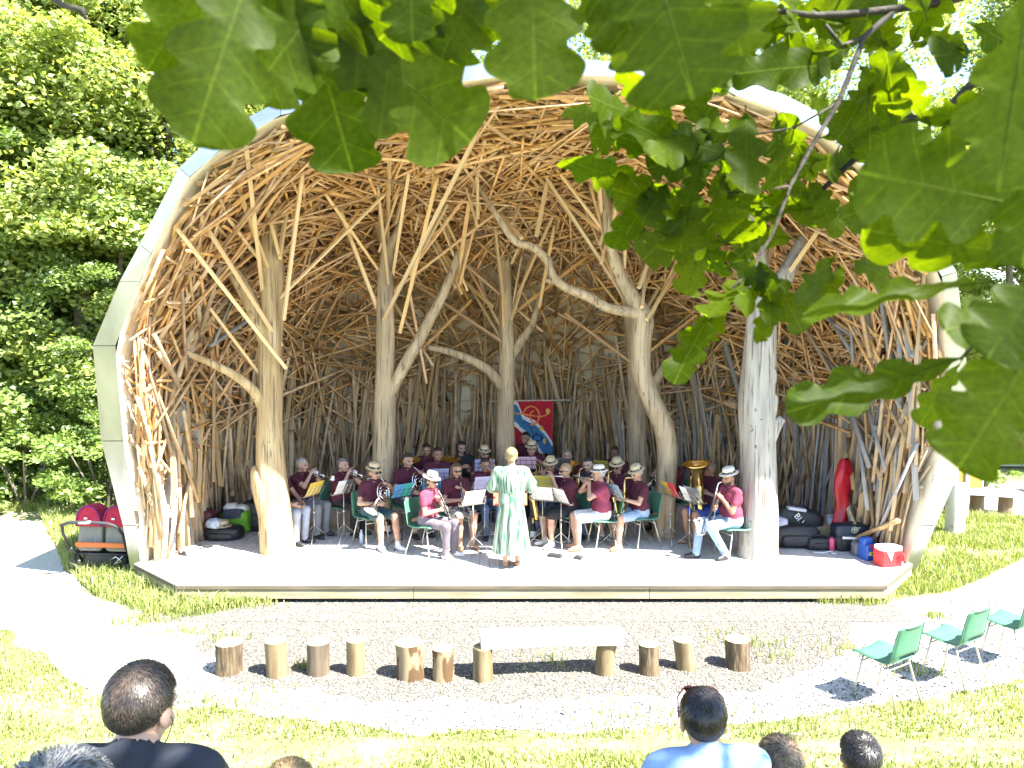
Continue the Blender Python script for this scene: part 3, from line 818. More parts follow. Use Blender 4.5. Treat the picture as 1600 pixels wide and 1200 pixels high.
def trunk_mesh(name, H, r, seed, m, nl=7, rad=2.6, zl=.25):
    g = random.Random(seed); b = MB()
    pts = [(g.uniform(-.06, .06) * i, g.uniform(-.06, .06) * i, H * .93 * i / 6, r * (1 - .86 * i / 6)) for i in range(7)]
    pts[0] = (0, 0, -.15, r * 1.35)
    limb(b, pts, n=8, lump=.12, seed=seed, sub=2)
    for k in range(nl):
        f = zl + (.9 - zl) * k / nl; z = H * f; a = g.uniform(0, 6.28); i = f * 6
        L = rad * g.uniform(.6, .95) * (1.1 - f * .6); p = Vector((0, 0, z)); rr = r * (1 - .86 * f) * .45
        e = p + Vector((math.cos(a) * L, math.sin(a) * L, L * g.uniform(.25, .7)))
        mid = (p + e) / 2 + Vector((0, 0, L * .08))
        limb(b, [(*p, rr), (*mid, rr * .7), (*e, rr * .25)], n=6, lump=.1, seed=seed + k, sub=2)
    return b.mesh(name, m, True)
TT = []
for i, (H, z0, rad, nc, per, sz, m_) in enumerate(((15, .9, 3.1, 165, 420, .145, M_lf1), (13, .5, 3.0, 160, 420, .135, M_lf1), (16, 2.2, 3.3, 110, 360, .15, M_lf1), (12, .3, 2.8, 125, 400, .13, M_lf2))):
    TT.append((crown_mesh('crown', H, z0, rad, nc, per, sz, 40 + i, m_), trunk_mesh('trunk', H, .17 + .03 * i, 60 + i, M_bark)))
# thin see-through tree crowns behind the roof
TT.append((crown_mesh('crown', 16, 4.0, 3.2, 70, 300, .14, 77, M_lf1), trunk_mesh('trunk', 16, .2, 90, M_bark, 9)))
def tree(kind, x, y, rz, s, label, sz=None, group='woodland trees around the bandstand'):
    r = empty('broadleaf_tree', (x, y, gh(x, y)), rz, label, 'tree', group)
    r.scale = (s, s, sz or s)
    link('crown', TT[kind][0], r); link('trunk', TT[kind][1], r)
    return r
g_ = random.Random(5)
left = [(0, -9.6, 17.2, 1.0), (1, -7.6, 19.8, 1.0), (3, -11.8, 16.0, .95), (2, -12.6, 19.5, 1.1), (1, -10.0, 21.5, 1.15), (0, -15.0, 18.5, 1.1), (3, -8.4, 16.6, .62), (0, -6.0, 22.5, 1.1), (2, -15.5, 23.0, 1.25), (1, -13.6, 14.6, .7), (3, -17.5, 16.0, 1.0), (1, -10.9, 18.3, 1.08), (0, -8.3, 18.4, .98)]
lab_l = ['bright green broadleaf tree at the wood edge behind the pushchair', 'tall leafy tree against the left flank of the shell roof', 'dense dark green tree at the left picture edge above the path',
         'tall airy tree deep in the wood at upper left', 'leafy tree filling the gap above the left roof edge', 'broad bright tree at the far left edge of the wood', 'low dark leafy tree right behind the red hooded pushchair',
         'tall tree whose crown rises over the left roof shoulder', 'very tall tree at the back of the left wood', 'small tree overhanging the path at the left edge', 'dark tree outermost on the left of the wood', 'bright leafy tree in the middle of the left wood', 'bright leafy tree close behind the left rim of the shell']
for (k, x, y, s), lb in zip(left, lab_l): tree(k, x, y, g_.uniform(-.5, .5), s, lb)
back = [(4, -3.4, 21.0, 1.0), (4, .2, 22.5, 1.05), (4, 3.6, 21.5, .95), (4, 6.6, 23.5, 1.0), (4, -1.6, 25.5, 1.15), (4, 9.6, 21.0, .95), (4, 12.0, 25.5, 1.1)]
lab_b = ['thin crowned tree behind the left part of the roof crest', 'thin crowned tree behind the very top of the roof', 'thin tree behind the roof just right of its crest', 'sparse tree with sky showing through behind the right roof shoulder',
         'taller sparse tree further back behind the roof crest', 'sparse tree behind the right end of the shell', 'tall sparse tree at upper right against blue sky']
for (k, x, y, s), lb in zip(back, lab_b): tree(k, x, y, g_.uniform(-.7, .7), s, lb)
right = [(3, 10.4, 22.0, .7), (1, 13.5, 21.0, .8), (3, 17.0, 20.0, .85), (0, 16.5, 25.0, 1.0), (2, 21.0, 23.0, 1.1), (1, 9.2, 27.0, .95)]
lab_r = ['dark leafy tree behind the white hut, right of the shell', 'mid green tree above the yellow sign panels', 'dark tree at the right picture edge behind the log seat', 'tall tree behind the right hand trees',
         'tall tree outermost on the right', 'bushy tree seen past the right rim of the shell']
for (k, x, y, s), lb in zip(right, lab_r): tree(k, x, y, g_.uniform(-.7, .7), s, lb)
# low shrubs along the foot of the wood
SH = crown_mesh('foliage', 2.0, .1, 1.15, 34, 150, .11, 91, M_lf2)
SHS = MB()
for k in range(6):
    a = k * 1.05; SHS.tube([(0.05 * math.cos(a), .05 * math.sin(a), -.05), (.3 * math.cos(a), .3 * math.sin(a), .7), (.6 * math.cos(a), .6 * math.sin(a), 1.4)], [.025, .018, .008], 5)
SHS_me = SHS.mesh('stem', M_bark)
for i, (x, y, s, lb) in enumerate(((-11.6, 15.3, 1.0, 'leafy shrub at the wood foot by the left path, outermost'), (-9.9, 15.5, .9, 'leafy shrub at the wood foot behind the meadow grass'), (-8.2, 15.3, 1.0, 'leafy shrub directly behind the red hoods of the pushchair'),
                                   (-6.9, 15.6, .9, 'leafy shrub tucked against the left cheek of the shell'), (-13.4, 15.6, 1.2, 'big leafy shrub at the far left picture edge'), (10.6, 17.2, .62, 'low green shrub behind the slab seat'), (12.3, 16.6, .6, 'low green shrub at the right picture edge'))):
    r = empty('shrub', (x, y, 0), (i % 3 - 1) * .5, lb, 'shrub', 'shrubs along the wood foot'); r.scale = (s * 1.1, s * 1.1, s)
    link('foliage', SH, r); link('stem', SHS_me, r)

# ------------------------------------------------------------------ things right of the shell
M_white = mat('white_paint', (0.74, 0.74, 0.72), 0.6, col2=(0.8, 0.8, 0.78), scale=6)
M_yel = mat('ochre_panel', (0.55, 0.32, 0.05), 0.6, col2=(0.62, 0.38, 0.07), scale=20, stretch=(1, 1, 9))
M_redp = mat('red_paint', (0.55, 0.03, 0.06), 0.5)
M_birch = mat('birch_bark', (0.62, 0.6, 0.55), 0.85, col2=(0.22, 0.19, 0.15), scale=4, stretch=(1, 1, 2.5), contrast=(.52, .72), detail=6, bump=.4)
M_slab = mat('bleached_slab', (0.60, 0.57, 0.51), 0.8, col2=(0.68, 0.65, 0.59), scale=3, stretch=(.8, 6, 6), bump=.2)
M_brown = mat('brown_wood', (0.15, 0.10, 0.06), 0.85, col2=(0.22, 0.15, 0.09), scale=6, stretch=(4, 4, .6), bump=.4)
c = gnd(1491, 836)
r = empty('log_post', c, label='standing pale birch log carrying a white notice board', cat='log')
b = MB(); limb(b, [(c.x, c.y, -.05, .16), (c.x + .01, c.y, .3, .155), (c.x, c.y, .6, .15), (c.x + .01, c.y, .93, .15)], n=16, lump=.08, seed=4); b.build('trunk', M_birch, r, True, True)
r = empty('notice_board', (c.x - .28, c.y + .05, .94), label='blank white notice board standing on the birch log', cat='notice board')
b = MB(); b.box((c.x - .26, c.y + .02, 1.28), (.42, .03, .66), bev=.006); b.build('panel', M_white, r, world_space=True)
b = MB(); b.box((c.x - .04, c.y + .02, 1.28), (.025, .045, .70)); b.box((c.x - .26, c.y + .02, .945), (.42, .045, .02)); b.build('frame', mat('grey_metal', (.35, .36, .38), .4, .6), r, world_space=True)
Y = 14.6
r = empty('panel_sign', at(1511, 815, Y), label='two ochre panels in white frames on a tall grey post', cat='sign'); r.location.z = 0
p0 = at(1511, 722, Y)
b = MB(); b.box((p0.x, Y, p0.z / 2), (.09, .09, p0.z + .02), bev=.008); b.build('post', mat('grey_post', (.34, .31, .25), .8, col2=(.42, .38, .31), scale=5, stretch=(4, 4, .5)), r, world_space=True)
for x0, x1, ya, yb in ((1498, 1507, 719, 764), (1515, 1533, 722, 763)):
    a, d = at(x0, ya, Y), at(x1, yb, Y)
    b = MB(); b.box(((a.x + d.x) / 2, Y, (a.z + d.z) / 2), (d.x - a.x, .02, a.z - d.z)); pn = b.build('panel', M_yel, r, world_space=True)
    b = MB()
    for sx in (a.x - .015, d.x + .015): b.box((sx, Y, (a.z + d.z) / 2), (.03, .04, a.z - d.z + .06))
    for sz in (a.z + .015, d.z - .015): b.box(((a.x + d.x) / 2, Y, sz), (d.x - a.x, .036, .03))
    b.build('frame', M_white, r, world_space=True)
# white hut
Y = 20.5
a, d = at(1462, 700, Y), at(1600, 700, Y)
r = empty('hut', ((a.x + d.x) / 2, Y + 1.5, 0), label='white weatherboarded hut behind the ochre sign panels', cat='hut')
for k in range(9):
    b = MB(); b.box(((a.x + d.x) / 2 + .3, Y - .012 * (k % 2), .12 + k * .145), (d.x - a.x + .6, .03, .138), Matrix.Rotation(.05, 3, 'X')); b.build('weatherboard', M_white, r, world_space=True)
b = MB(); b.box(((a.x + d.x) / 2 + .3, Y + 1.55, .68), (d.x - a.x + .58, 3.0, 1.3)); b.build('wall', M_white, r, world_space=True)
b = MB(); x0, x1 = a.x - .25, d.x + .85; zz = 1.36
b.add([(x0, Y - .3, zz), (x1, Y - .3, zz), (x1, Y + 1.5, zz + .35), (x0, Y + 1.5, zz + .35), (x0, Y + 3.3, zz), (x1, Y + 3.3, zz), (x0, Y - .3, zz + .06), (x1, Y - .3, zz + .06), (x1, Y + 1.5, zz + .41), (x0, Y + 1.5, zz + .41), (x0, Y + 3.3, zz + .06), (x1, Y + 3.3, zz + .06)],
      [(0, 3, 2, 1), (3, 4, 5, 2), (6, 7, 8, 9), (9, 8, 11, 10), (0, 1, 7, 6), (4, 10, 11, 5), (0, 6, 9, 3), (3, 9, 10, 4), (1, 2, 8, 7), (2, 5, 11, 8)])
b.build('roof', mat('pale_roof', (.6, .6, .62), .6), r, world_space=True)
p0 = at(1501, 714, Y - .06)
b = MB()
for dx, dz, w, h in ((-.10, 0, .025, .24), (.10, 0, .025, .24), (0, .107, .176, .025), (0, -.107, .176, .025)): b.box((p0.x + dx, Y - .05, p0.z + dz), (w, .03, h))
b.build('red_frame', M_redp, r, world_space=True)
# slab seat on log legs
Y = 15.3; a, d = at(1466, 768, Y), at(1592, 764, Y - .3)
r = empty('slab_seat', ((a.x + d.x) / 2, Y, 0), label='long bleached slab seat on short log legs behind the birch log', cat='bench')
b = MB(); n = 14
def slabf(u, v):
    x_ = a.x + (d.x - a.x) * u; w = .24 * (1 - .25 * abs(2 * u - 1) ** 3) * (1 + .12 * math.sin(u * 9))
    return Vector((x_, Y - .25 * u + (v - .5) * 2 * w, .47 + .012 * math.sin(u * 6)))
b.grid(slabf, 16, 2); b.grid(lambda u, v: slabf(1 - u, v) - Vector((0, 0, .09)), 16, 2)
for v in (0, 1):
    b.grid(lambda u, w: slabf(u if v == 0 else 1 - u, v) - Vector((0, 0, .09 * (1 - w))), 16, 1)
for u_ in (0, 1): b.add([slabf(u_, 0), slabf(u_, 1), slabf(u_, 1) - Vector((0, 0, .09)), slabf(u_, 0) - Vector((0, 0, .09))], [(0, 1, 2, 3)])
b.build('slab', M_slab, r, world_space=True)
for u_ in (.12, .5, .86):
    q = slabf(u_, .5); b = MB(); limb(b, [(q.x, q.y, -.04, .14), (q.x, q.y, .2, .13), (q.x, q.y, .379, .13)], n=12, lump=.1, seed=int(u_ * 10)); b.build('leg', M_brown, r, True, True)

# ------------------------------------------------------------------ stump seats and the half-log bench on the gravel
BK = {'fur': mat('furrowed_bark', (.055, .038, .022), .95, col2=(.165, .122, .070), scale=6, stretch=(4, 4, .8), detail=6, bump=1.2),
      'pale': mat('peeled_wood', (.13, .092, .045), .8, col2=(.25, .19, .105), scale=4, stretch=(4, 4, .5), detail=6, bump=.3),
      'grey': mat('smooth_grey_bark', (.08, .06, .04), .9, col2=(.135, .105, .072), scale=4, stretch=(4, 4, .5), detail=6, bump=.5),
      'patch': mat('patchy_bark', (.085, .047, .019), .9, col2=(.25, .195, .115), scale=3.5, stretch=(2.2, 2.2, .8), detail=5, contrast=(.46, .52), bump=.6)}
M_cut = mat('sawn_end_grain', (.30, .235, .14), .85, col2=(.46, .38, .25), scale=12)
stm = [(358, 1055, 42, .32, 'fur', 'furrowed brown stump, leftmost of the row on the gravel'), (434, 1060, 34, .37, 'pale', 'pale peeled stump, second from the left'), (497, 1057, 36, .335, 'grey', 'smooth grey brown stump, third from the left'),
       (556, 1058, 29, .365, 'pale', 'slim pale peeled stump, fourth from the left'), (642, 1063, 44, .37, 'patch', 'thick stump with patches of bark left, fifth from the left'), (693, 1066, 34, .32, 'patch', 'short orange brown stump just left of the bench'),
       (1014, 1057, 32, .31, 'fur', 'small furrowed stump just right of the bench'), (1073, 1050, 31, .315, 'pale', 'leaning light brown stump, second right of the bench'), (1153, 1048, 39, .30, 'fur', 'dark furrowed stump, rightmost of the row on the gravel')]
def stump(px, py, w, h, kind, lb, seed):
    c = gnd(px, py - 5); s = FPX / c.y; rad = w / s / 2
    r = empty('stump_seat', c, label=lb, cat='stump', group='stump seats in a row on the gravel')
    lean = Vector((rng.uniform(-.02, .02), rng.uniform(-.02, .02), 0)); b = MB()
    if px == 1073: lean = Vector((-.045, 0, 0))
    prof = [(0, rad * 1.04), (.25, rad * 1.0), (.5, rad * .97), (.75, rad * .98), (1, rad)]
    P_ = [(c.x + lean.x * f, c.y + lean.y * f, -.02 + (h + .02) * f, q) for f, q in prof]
    Q = []; n = 24; V = []
    for i, (x, y, z, q) in enumerate(catmull(P_, 4)):
        for j in range(n):
            a = 2 * PI * j / n; wv = 1 + .05 * mnoise.noise(Vector((math.cos(a) * 1.5 + seed, math.sin(a) * 1.5, z * 2))) + (.022 * math.sin(a * 12 + z * 6) if kind == 'fur' else 0)
            V.append((x + math.cos(a) * q * wv, y + math.sin(a) * q * wv, z))
    k = len(V) // n
    b.add(V, [(i*n+j, i*n+(j+1) % n, (i+1)*n+(j+1) % n, (i+1)*n+j) for i in range(k-1) for j in range(n)]); b.build('bark', BK[kind], r, True, True)
    t = MB(); top = [Vector(v) for v in V[-n:]]; cc = sum(top, Vector()) / n
    t.add([v + Vector((0, 0, .001)) for v in top] + [cc + (v - cc) * .94 + Vector((0, 0, .006)) for v in top] + [cc + Vector((0, 0, .006))],
          [(j, (j+1) % n, n + (j+1) % n, n + j) for j in range(n)] + [(n + j, n + (j+1) % n, 2 * n) for j in range(n)])
    t.build('cut_face', M_cut, r, world_space=True)
for i, s_ in enumerate(stm): stump(*s_, i * 3.7)
cl, crr = gnd(755, 1062), gnd(945, 1052)
r = empty('log_bench', (cl + crr) / 2, label='plank bench of a thick bleached beam on two log legs', cat='bench')
for q, sd in ((cl, 1), (crr, 2)):
    b = MB(); limb(b, [(q.x, q.y, -.03, .105), (q.x + (.01 if sd == 2 else 0), q.y, .2, .10), (q.x + (.035 if sd == 2 else 0), q.y, .345, .10)], n=16, lump=.08, seed=sd); b.build('leg', BK['pale'], r, True, True)
dirv = (crr - cl).normalized(); a_ = cl - dirv * .03 + Vector((0, .05, 0)); b_ = crr + dirv * .17
b = MB(); nrm = Vector((-dirv.y, dirv.x, 0))
def beam(u, v):
    p = a_ + (b_ - a_) * u; wv = .12 + .012 * math.sin(u * 7 + 1)
    ring = [(-1, 0), (-1, .86), (-.9, 1), (.9, 1), (1, .86), (1, 0), (-1, 0)]
    i = min(5, int(v * 6 + 1e-6)); x0, z0 = ring[i]; x1, z1 = ring[i + 1]; f = v * 6 - i
    return p + nrm * (wv * (x0 + (x1 - x0) * f)) + Vector((0, 0, .346 + .115 * (z0 + (z1 - z0) * f) + .006 * math.sin(u * 5)))
b.grid(beam, 14, 6)
for u_ in (0, 1): b.add([beam(u_, j / 6) for j in range(6)], [tuple(range(6)) if u_ else tuple(range(5, -1, -1))])
b.build('beam', M_slab, r, world_space=True)
# ------------------------------------------------------------------ figures: smooth-blended bodies meshed with surface nets
def surface_nets(f, org, h):
    """f (nx,ny,nz) signed distance on a grid -> verts (n,3), quads (m,4)"""
    ins = f < 0
    nx, ny, nz = f.shape
    c = [ins[i:nx-1+i, j:ny-1+j, k:nz-1+k] for i in (0, 1) for j in (0, 1) for k in (0, 1)]
    s = np.zeros(c[0].shape, np.int8)
    for q in c: s += q
    act = (s > 0) & (s < 8)
    idx = np.full(act.shape, -1, np.int32); I, J, K = np.nonzero(act); idx[I, J, K] = np.arange(len(I))
    acc = np.zeros((len(I), 3)); cnt = np.zeros(len(I))
    cor = [(i, j, k) for i in (0, 1) for j in (0, 1) for k in (0, 1)]
    for a in range(8):
        for ax in range(3):
            if cor[a][ax] == 1: continue
            b = list(cor[a]); b[ax] = 1
            fa = f[I + cor[a][0], J + cor[a][1], K + cor[a][2]]; fb = f[I + b[0], J + b[1], K + b[2]]
            m = (fa < 0) != (fb < 0); t = np.where(m, fa / np.where(fa == fb, 1, fa - fb), 0)
            for d in range(3):
                acc[:, d] += np.where(m, cor[a][d] + (t if d == ax else 0), 0)
            cnt += m
    V = (acc / cnt[:, None] + np.stack([I, J, K], 1)) * h + np.asarray(org)
    Q = []
    for ax in range(3):
        sl0 = [slice(None)] * 3; sl1 = [slice(None)] * 3; sl0[ax] = slice(0, -1); sl1[ax] = slice(1, None)
        a0 = ins[tuple(sl0)]; a1 = ins[tuple(sl1)]
        o1, o2 = [(1, 2), (2, 0), (0, 1)][ax]
        E = np.argwhere(a0 != a1); 
        E = E[(E[:, o1] > 0) & (E[:, o2] > 0) & (E[:, o1] < f.shape[o1] - 1) & (E[:, o2] < f.shape[o2] - 1)]
        def id_(d1, d2):
            e = E.copy(); e[:, o1] -= d1; e[:, o2] -= d2; return idx[e[:, 0], e[:, 1], e[:, 2]]
        q = np.stack([id_(1, 1), id_(0, 1), id_(0, 0), id_(1, 0)], 1)
        fl = a0[E[:, 0], E[:, 1], E[:, 2]]; q[~fl] = q[~fl][:, ::-1]
        Q.append(q)
    return V, np.concatenate(Q)
def sd_cone(P, a, b, ra, rb):
    a = np.asarray(a, np.float32); b = np.asarray(b, np.float32); ba = b - a
    L2 = float(ba @ ba)
    if L2 < 1e-10: return np.linalg.norm(P - a, axis=-1) - ra
    t = np.clip(((P - a) @ ba) / L2, 0, 1)
    return np.linalg.norm(P - a - t[..., None] * ba, axis=-1) - (ra + (rb - ra) * t)
def sd_ell(P, c, r):
    r = np.asarray(r, np.float32); q = (P - np.asarray(c, np.float32)) / r
    k0 = np.linalg.norm(q, axis=-1); k1 = np.linalg.norm(q / r, axis=-1)
    return k0 * (k0 - 1) / np.maximum(k1, 1e-6)
def smin(a, b, k):
    h = np.clip(.5 + .5 * (b - a) / k, 0, 1); return b + (a - b) * h - k * h * (1 - h)
def blob_mesh(prims, h, pad=.03, cut=None):
    """prims: (kind, args, material, k, sign) ; returns V, quads, material per quad"""
    lo = np.full(3, 1e9); hi = -lo
    for kd, ar, m, k, sg in prims:
        if sg < 0: continue
        if kd == 'c':
            r = max(ar[2], ar[3])
            for p in (ar[0], ar[1]): lo = np.minimum(lo, np.asarray(p) - r); hi = np.maximum(hi, np.asarray(p) + r)
        else: lo = np.minimum(lo, np.asarray(ar[0]) - np.asarray(ar[1])); hi = np.maximum(hi, np.asarray(ar[0]) + np.asarray(ar[1]))
    lo -= pad; hi += pad
    n = np.ceil((hi - lo) / h).astype(int) + 1
    G = np.stack(np.meshgrid(*[lo[i] + h * np.arange(n[i]) for i in range(3)], indexing='ij'), -1).astype(np.float32)
    f = None
    def ev(kd, ar, P): return sd_cone(P, *ar) if kd == 'c' else sd_ell(P, *ar)
    for kd, ar, m, k, sg in prims:
        d = ev(kd, ar, G)
        if f is None: f = d
        elif sg > 0: f = smin(f, d, k)
        else: f = -smin(-f, d, k)
    if cut is not None: f = np.maximum(f, cut(G))
    V, Q = surface_nets(f, lo, h)
    C = V[Q].mean(1).astype(np.float32)
    best = None; mi = None
    for kd, ar, m, k, sg in prims:
        if sg < 0 or m is None: continue
        d = ev(kd, ar, C)
        if best is None: best = d.copy(); mi = np.full(len(Q), m)
        else:
            w = d < best; best[w] = d[w]; mi[w] = m
    return V, Q, mi
def C_(a, b, ra, rb, m, k=.025): return ('c', (a, b, ra, rb), m, k, 1)
def E_(c, r, m, k=.02): return ('e', (c, r), m, k, 1)
SKIN, SHIRT, TROU, SHOE, EYE, LIP, SOCK = range(7)

# head template: looks along +y, origin at the centre of the skull, chin to crown 0.225
def head_prims(beard=False, big=1.0):
    p = [E_((0, -.012, .022), (.074, .094, .088), SKIN), E_((0, .022, -.035), (.056, .066, .075), SKIN, .03), E_((0, .052, -.088), (.03, .028, .024), SKIN, .025),
         C_((0, .092, .012), (0, .112, -.030), .008, .013, SKIN, .012), E_((.013, .098, -.034), (.008, .01, .008), SKIN, .008), E_((-.013, .098, -.034), (.008, .01, .008), SKIN, .008),
         C_((-.045, .076, .024), (.045, .076, .024), .012, .012, SKIN, .018), E_((.042, .06, -.03), (.022, .022, .022), SKIN, .02), E_((-.042, .06, -.03), (.022, .022, .022), SKIN, .02),
         C_((-.018, .084, -.062), (.018, .084, -.062), .009, .009, LIP, .01)]
    for s in (-1, 1):
        p += [E_((.076 * s, -.008, -.012), (.010, .022, .033), SKIN, .008), ('e', ((.032 * s, .094, .004), (.018, .014, .012)), None, .012, -1), E_((.032 * s, .0815, .003), (.0115, .0105, .0068), EYE, .003)]
    return p
HEAD_T = blob_mesh(head_prims(), .0068)
HEAD_F = blob_mesh(head_prims(), .0052)
def hand_prims():
    p = [E_((0, .045, 0), (.040, .050, .016), 0, .02), C_((0, -.03, 0), (0, .02, 0), .027, .028, 0, .02)]
    for i, (x, L) in enumerate(((.030, .070), (.010, .080), (-.010, .074), (-.029, .058))):
        a = np.array([x, .086, 0.0]); ang = .35 + .05 * i
        for k, fr in enumerate((.45, .32, .23)):
            b = a + np.array([0, math.cos(ang), -math.sin(ang)]) * L * fr; p.append(C_(a, b, .0092 - .0008 * k, .0086 - .0008 * k, 0, .004)); a = b; ang += .55
    p += [C_((.030, .02, -.004), (.052, .055, -.018), .013, .0105, 0, .012), C_((.052, .055, -.018), (.050, .085, -.032), .0102, .0085, 0, .004)]
    return p
HAND_T = blob_mesh(hand_prims(), .0062, .02)

def xf(V, M):
    A = np.array(M); return V @ A[:3, :3].T + A[:3, 3]
SKINS = {}
def skin_mat(key):
    c = {'l': ((.40, .225, .15), (.48, .28, .195)), 'm': ((.30, .155, .095), (.37, .195, .125)), 'd': ((.15, .075, .045), (.20, .10, .06)), 'p': ((.45, .27, .20), (.53, .33, .25))}[key]
    return mat('skin_' + key, c[0], .55, col2=c[1], scale=14)
def cloth(name, c, c2=None, **k): return mat('cloth_' + name, c, .9, col2=c2 or tuple(min(1, q * 1.25) for q in c), scale=14, bump=.7, bscale=10, **k)
M_eye = mat('dark_eye', (.05, .035, .03), .25); M_lip = mat('lip', (.40, .16, .13), .5); M_sock = cloth('sock', (.5, .5, .5))
M_shoe = {'dark': mat('black_shoe', (.025, .025, .028), .5), 'white': mat('white_shoe', (.62, .61, .6), .6), 'sandal': mat('leather_sandal', (.28, .17, .10), .7), 'grey': mat('grey_shoe', (.22, .22, .24), .7)}

# hair templates in head space
def hair_prims(style):
    P_ = [E_((0, -.016, .032), (.083, .101, .090), 0)]
    if style == 'long': P_ += [C_((.058, -.025, .03), (.078, -.012, -.17), .036, .026, 0, .03), C_((-.058, -.025, .03), (-.078, -.012, -.17), .036, .026, 0, .03), C_((0, -.08, .02), (0, -.085, -.18), .045, .035, 0, .03)]
    if style == 'bun': P_ += [E_((0, -.118, .045), (.048, .042, .045), 0, .015), E_((0, -.06, -.03), (.062, .045, .06), 0, .03)]
    if style == 'tail': P_ += [E_((0, -.115, .02), (.03, .03, .03), 0, .015), C_((0, -.13, .01), (0, -.14, -.13), .026, .014, 0, .02), E_((0, -.06, -.03), (.06, .04, .05), 0, .03)]
    if style == 'bob': P_ += [E_((0, -.045, -.035), (.086, .068, .085), 0, .03)]
    if style in ('short', 'tall'): P_ += [E_((0, -.052, -.004), (.070, .046, .056), 0, .02)]
    if style == 'tall': P_ += [E_((0, .03, .105), (.06, .06, .03), 0, .03)]
    return P_
def hair_cut(style):
    def f(G):
        x, y, z = G[..., 0], G[..., 1], G[..., 2]
        face = np.minimum(np.minimum(y + .005 if style not in ('long', 'bob') else y - .018, .060 + .10 * y - z), .2)   # cut away in front of the ears below the hairline
        side = np.minimum(np.minimum(y + .03, -.005 - z), .2) if style in ('short', 'tall', 'bun', 'tail') else np.full_like(x, -1.)
        r = np.maximum(face, side)
        if style == 'fringe': r = np.maximum(r, z - .055)       # bald on top
        return r
    return f
HAIR_T = {}
def hair_mesh(style):
    if style not in HAIR_T:
        HAIR_T[style] = blob_mesh(hair_prims(style), .0075, .02, hair_cut(style))
    return HAIR_T[style]
def hair_mat(key):
    c = {'grey': ((.30, .29, .28), (.42, .41, .40)), 'black': ((.018, .014, .012), (.035, .028, .024)), 'brown': ((.07, .04, .022), (.13, .08, .045)), 'blond': ((.28, .19, .075), (.50, .39, .20)), 'salt': ((.12, .11, .10), (.22, .20, .19)), 'fair': ((.26, .17, .09), (.38, .27, .16))}[key]
    return mat('hair_' + key, c[0], .45, col2=c[1], scale=40, stretch=(3, 1, .4), bump=.6, bscale=90)
M_straw = mat('straw', (.46, .36, .21), .85, col2=(.60, .49, .31), scale=60, bump=.5); M_straww = mat('white_straw', (.68, .63, .52), .85, col2=(.76, .72, .62), scale=60, bump=.5)
M_band = mat('dark_hat_band', (.03, .025, .03), .8, col2=(.45, .38, .25), scale=34, contrast=(.55, .6))
M_glass = mat('sunglass_lens', (.008, .008, .009), .12)
HATB = MB()
HATB.lathe([(.138, -.006), (.136, .0), (.118, -.004), (.092, .002), (.088, .03), (.083, .062), (.074, .083), (.05, .090), (.03, .082), (0.001, .078)], 22, sx=.93, sy=1.1)
HATB.lathe([(.0885, .001), (.134, -.010), (.138, -.006)], 22, sx=.93, sy=1.1)
HBND = MB(); HBND.lathe([(.0935, .004), (.0895, .032), (.0875, .032)], 22, sx=.93, sy=1.1)
GL = MB()
for s in (-1, 1):
    GL.lathe([(.001, .004), (.020, .004), (.024, 0), (.020, -.004)], 12, Matrix.Translation((.033 * s, .108, .004)) @ Matrix.Rotation(-PI / 2, 4, 'X'), sy=.78)
    GL.tube([(.055 * s, .105, .008), (.078 * s, .07, .008), (.082 * s, -.01, .002)], .003, 5)
GL.tube([(-.014, .112, .008), (.014, .112, .008)], .003, 5)
hat_me = {k: HATB.mesh('hat', m, True) for k, m in (('straw', M_straw), ('white', M_straww))}
band_me = HBND.mesh('hat_band', M_band, True); glass_me = GL.mesh('sunglasses', M_glass, True)

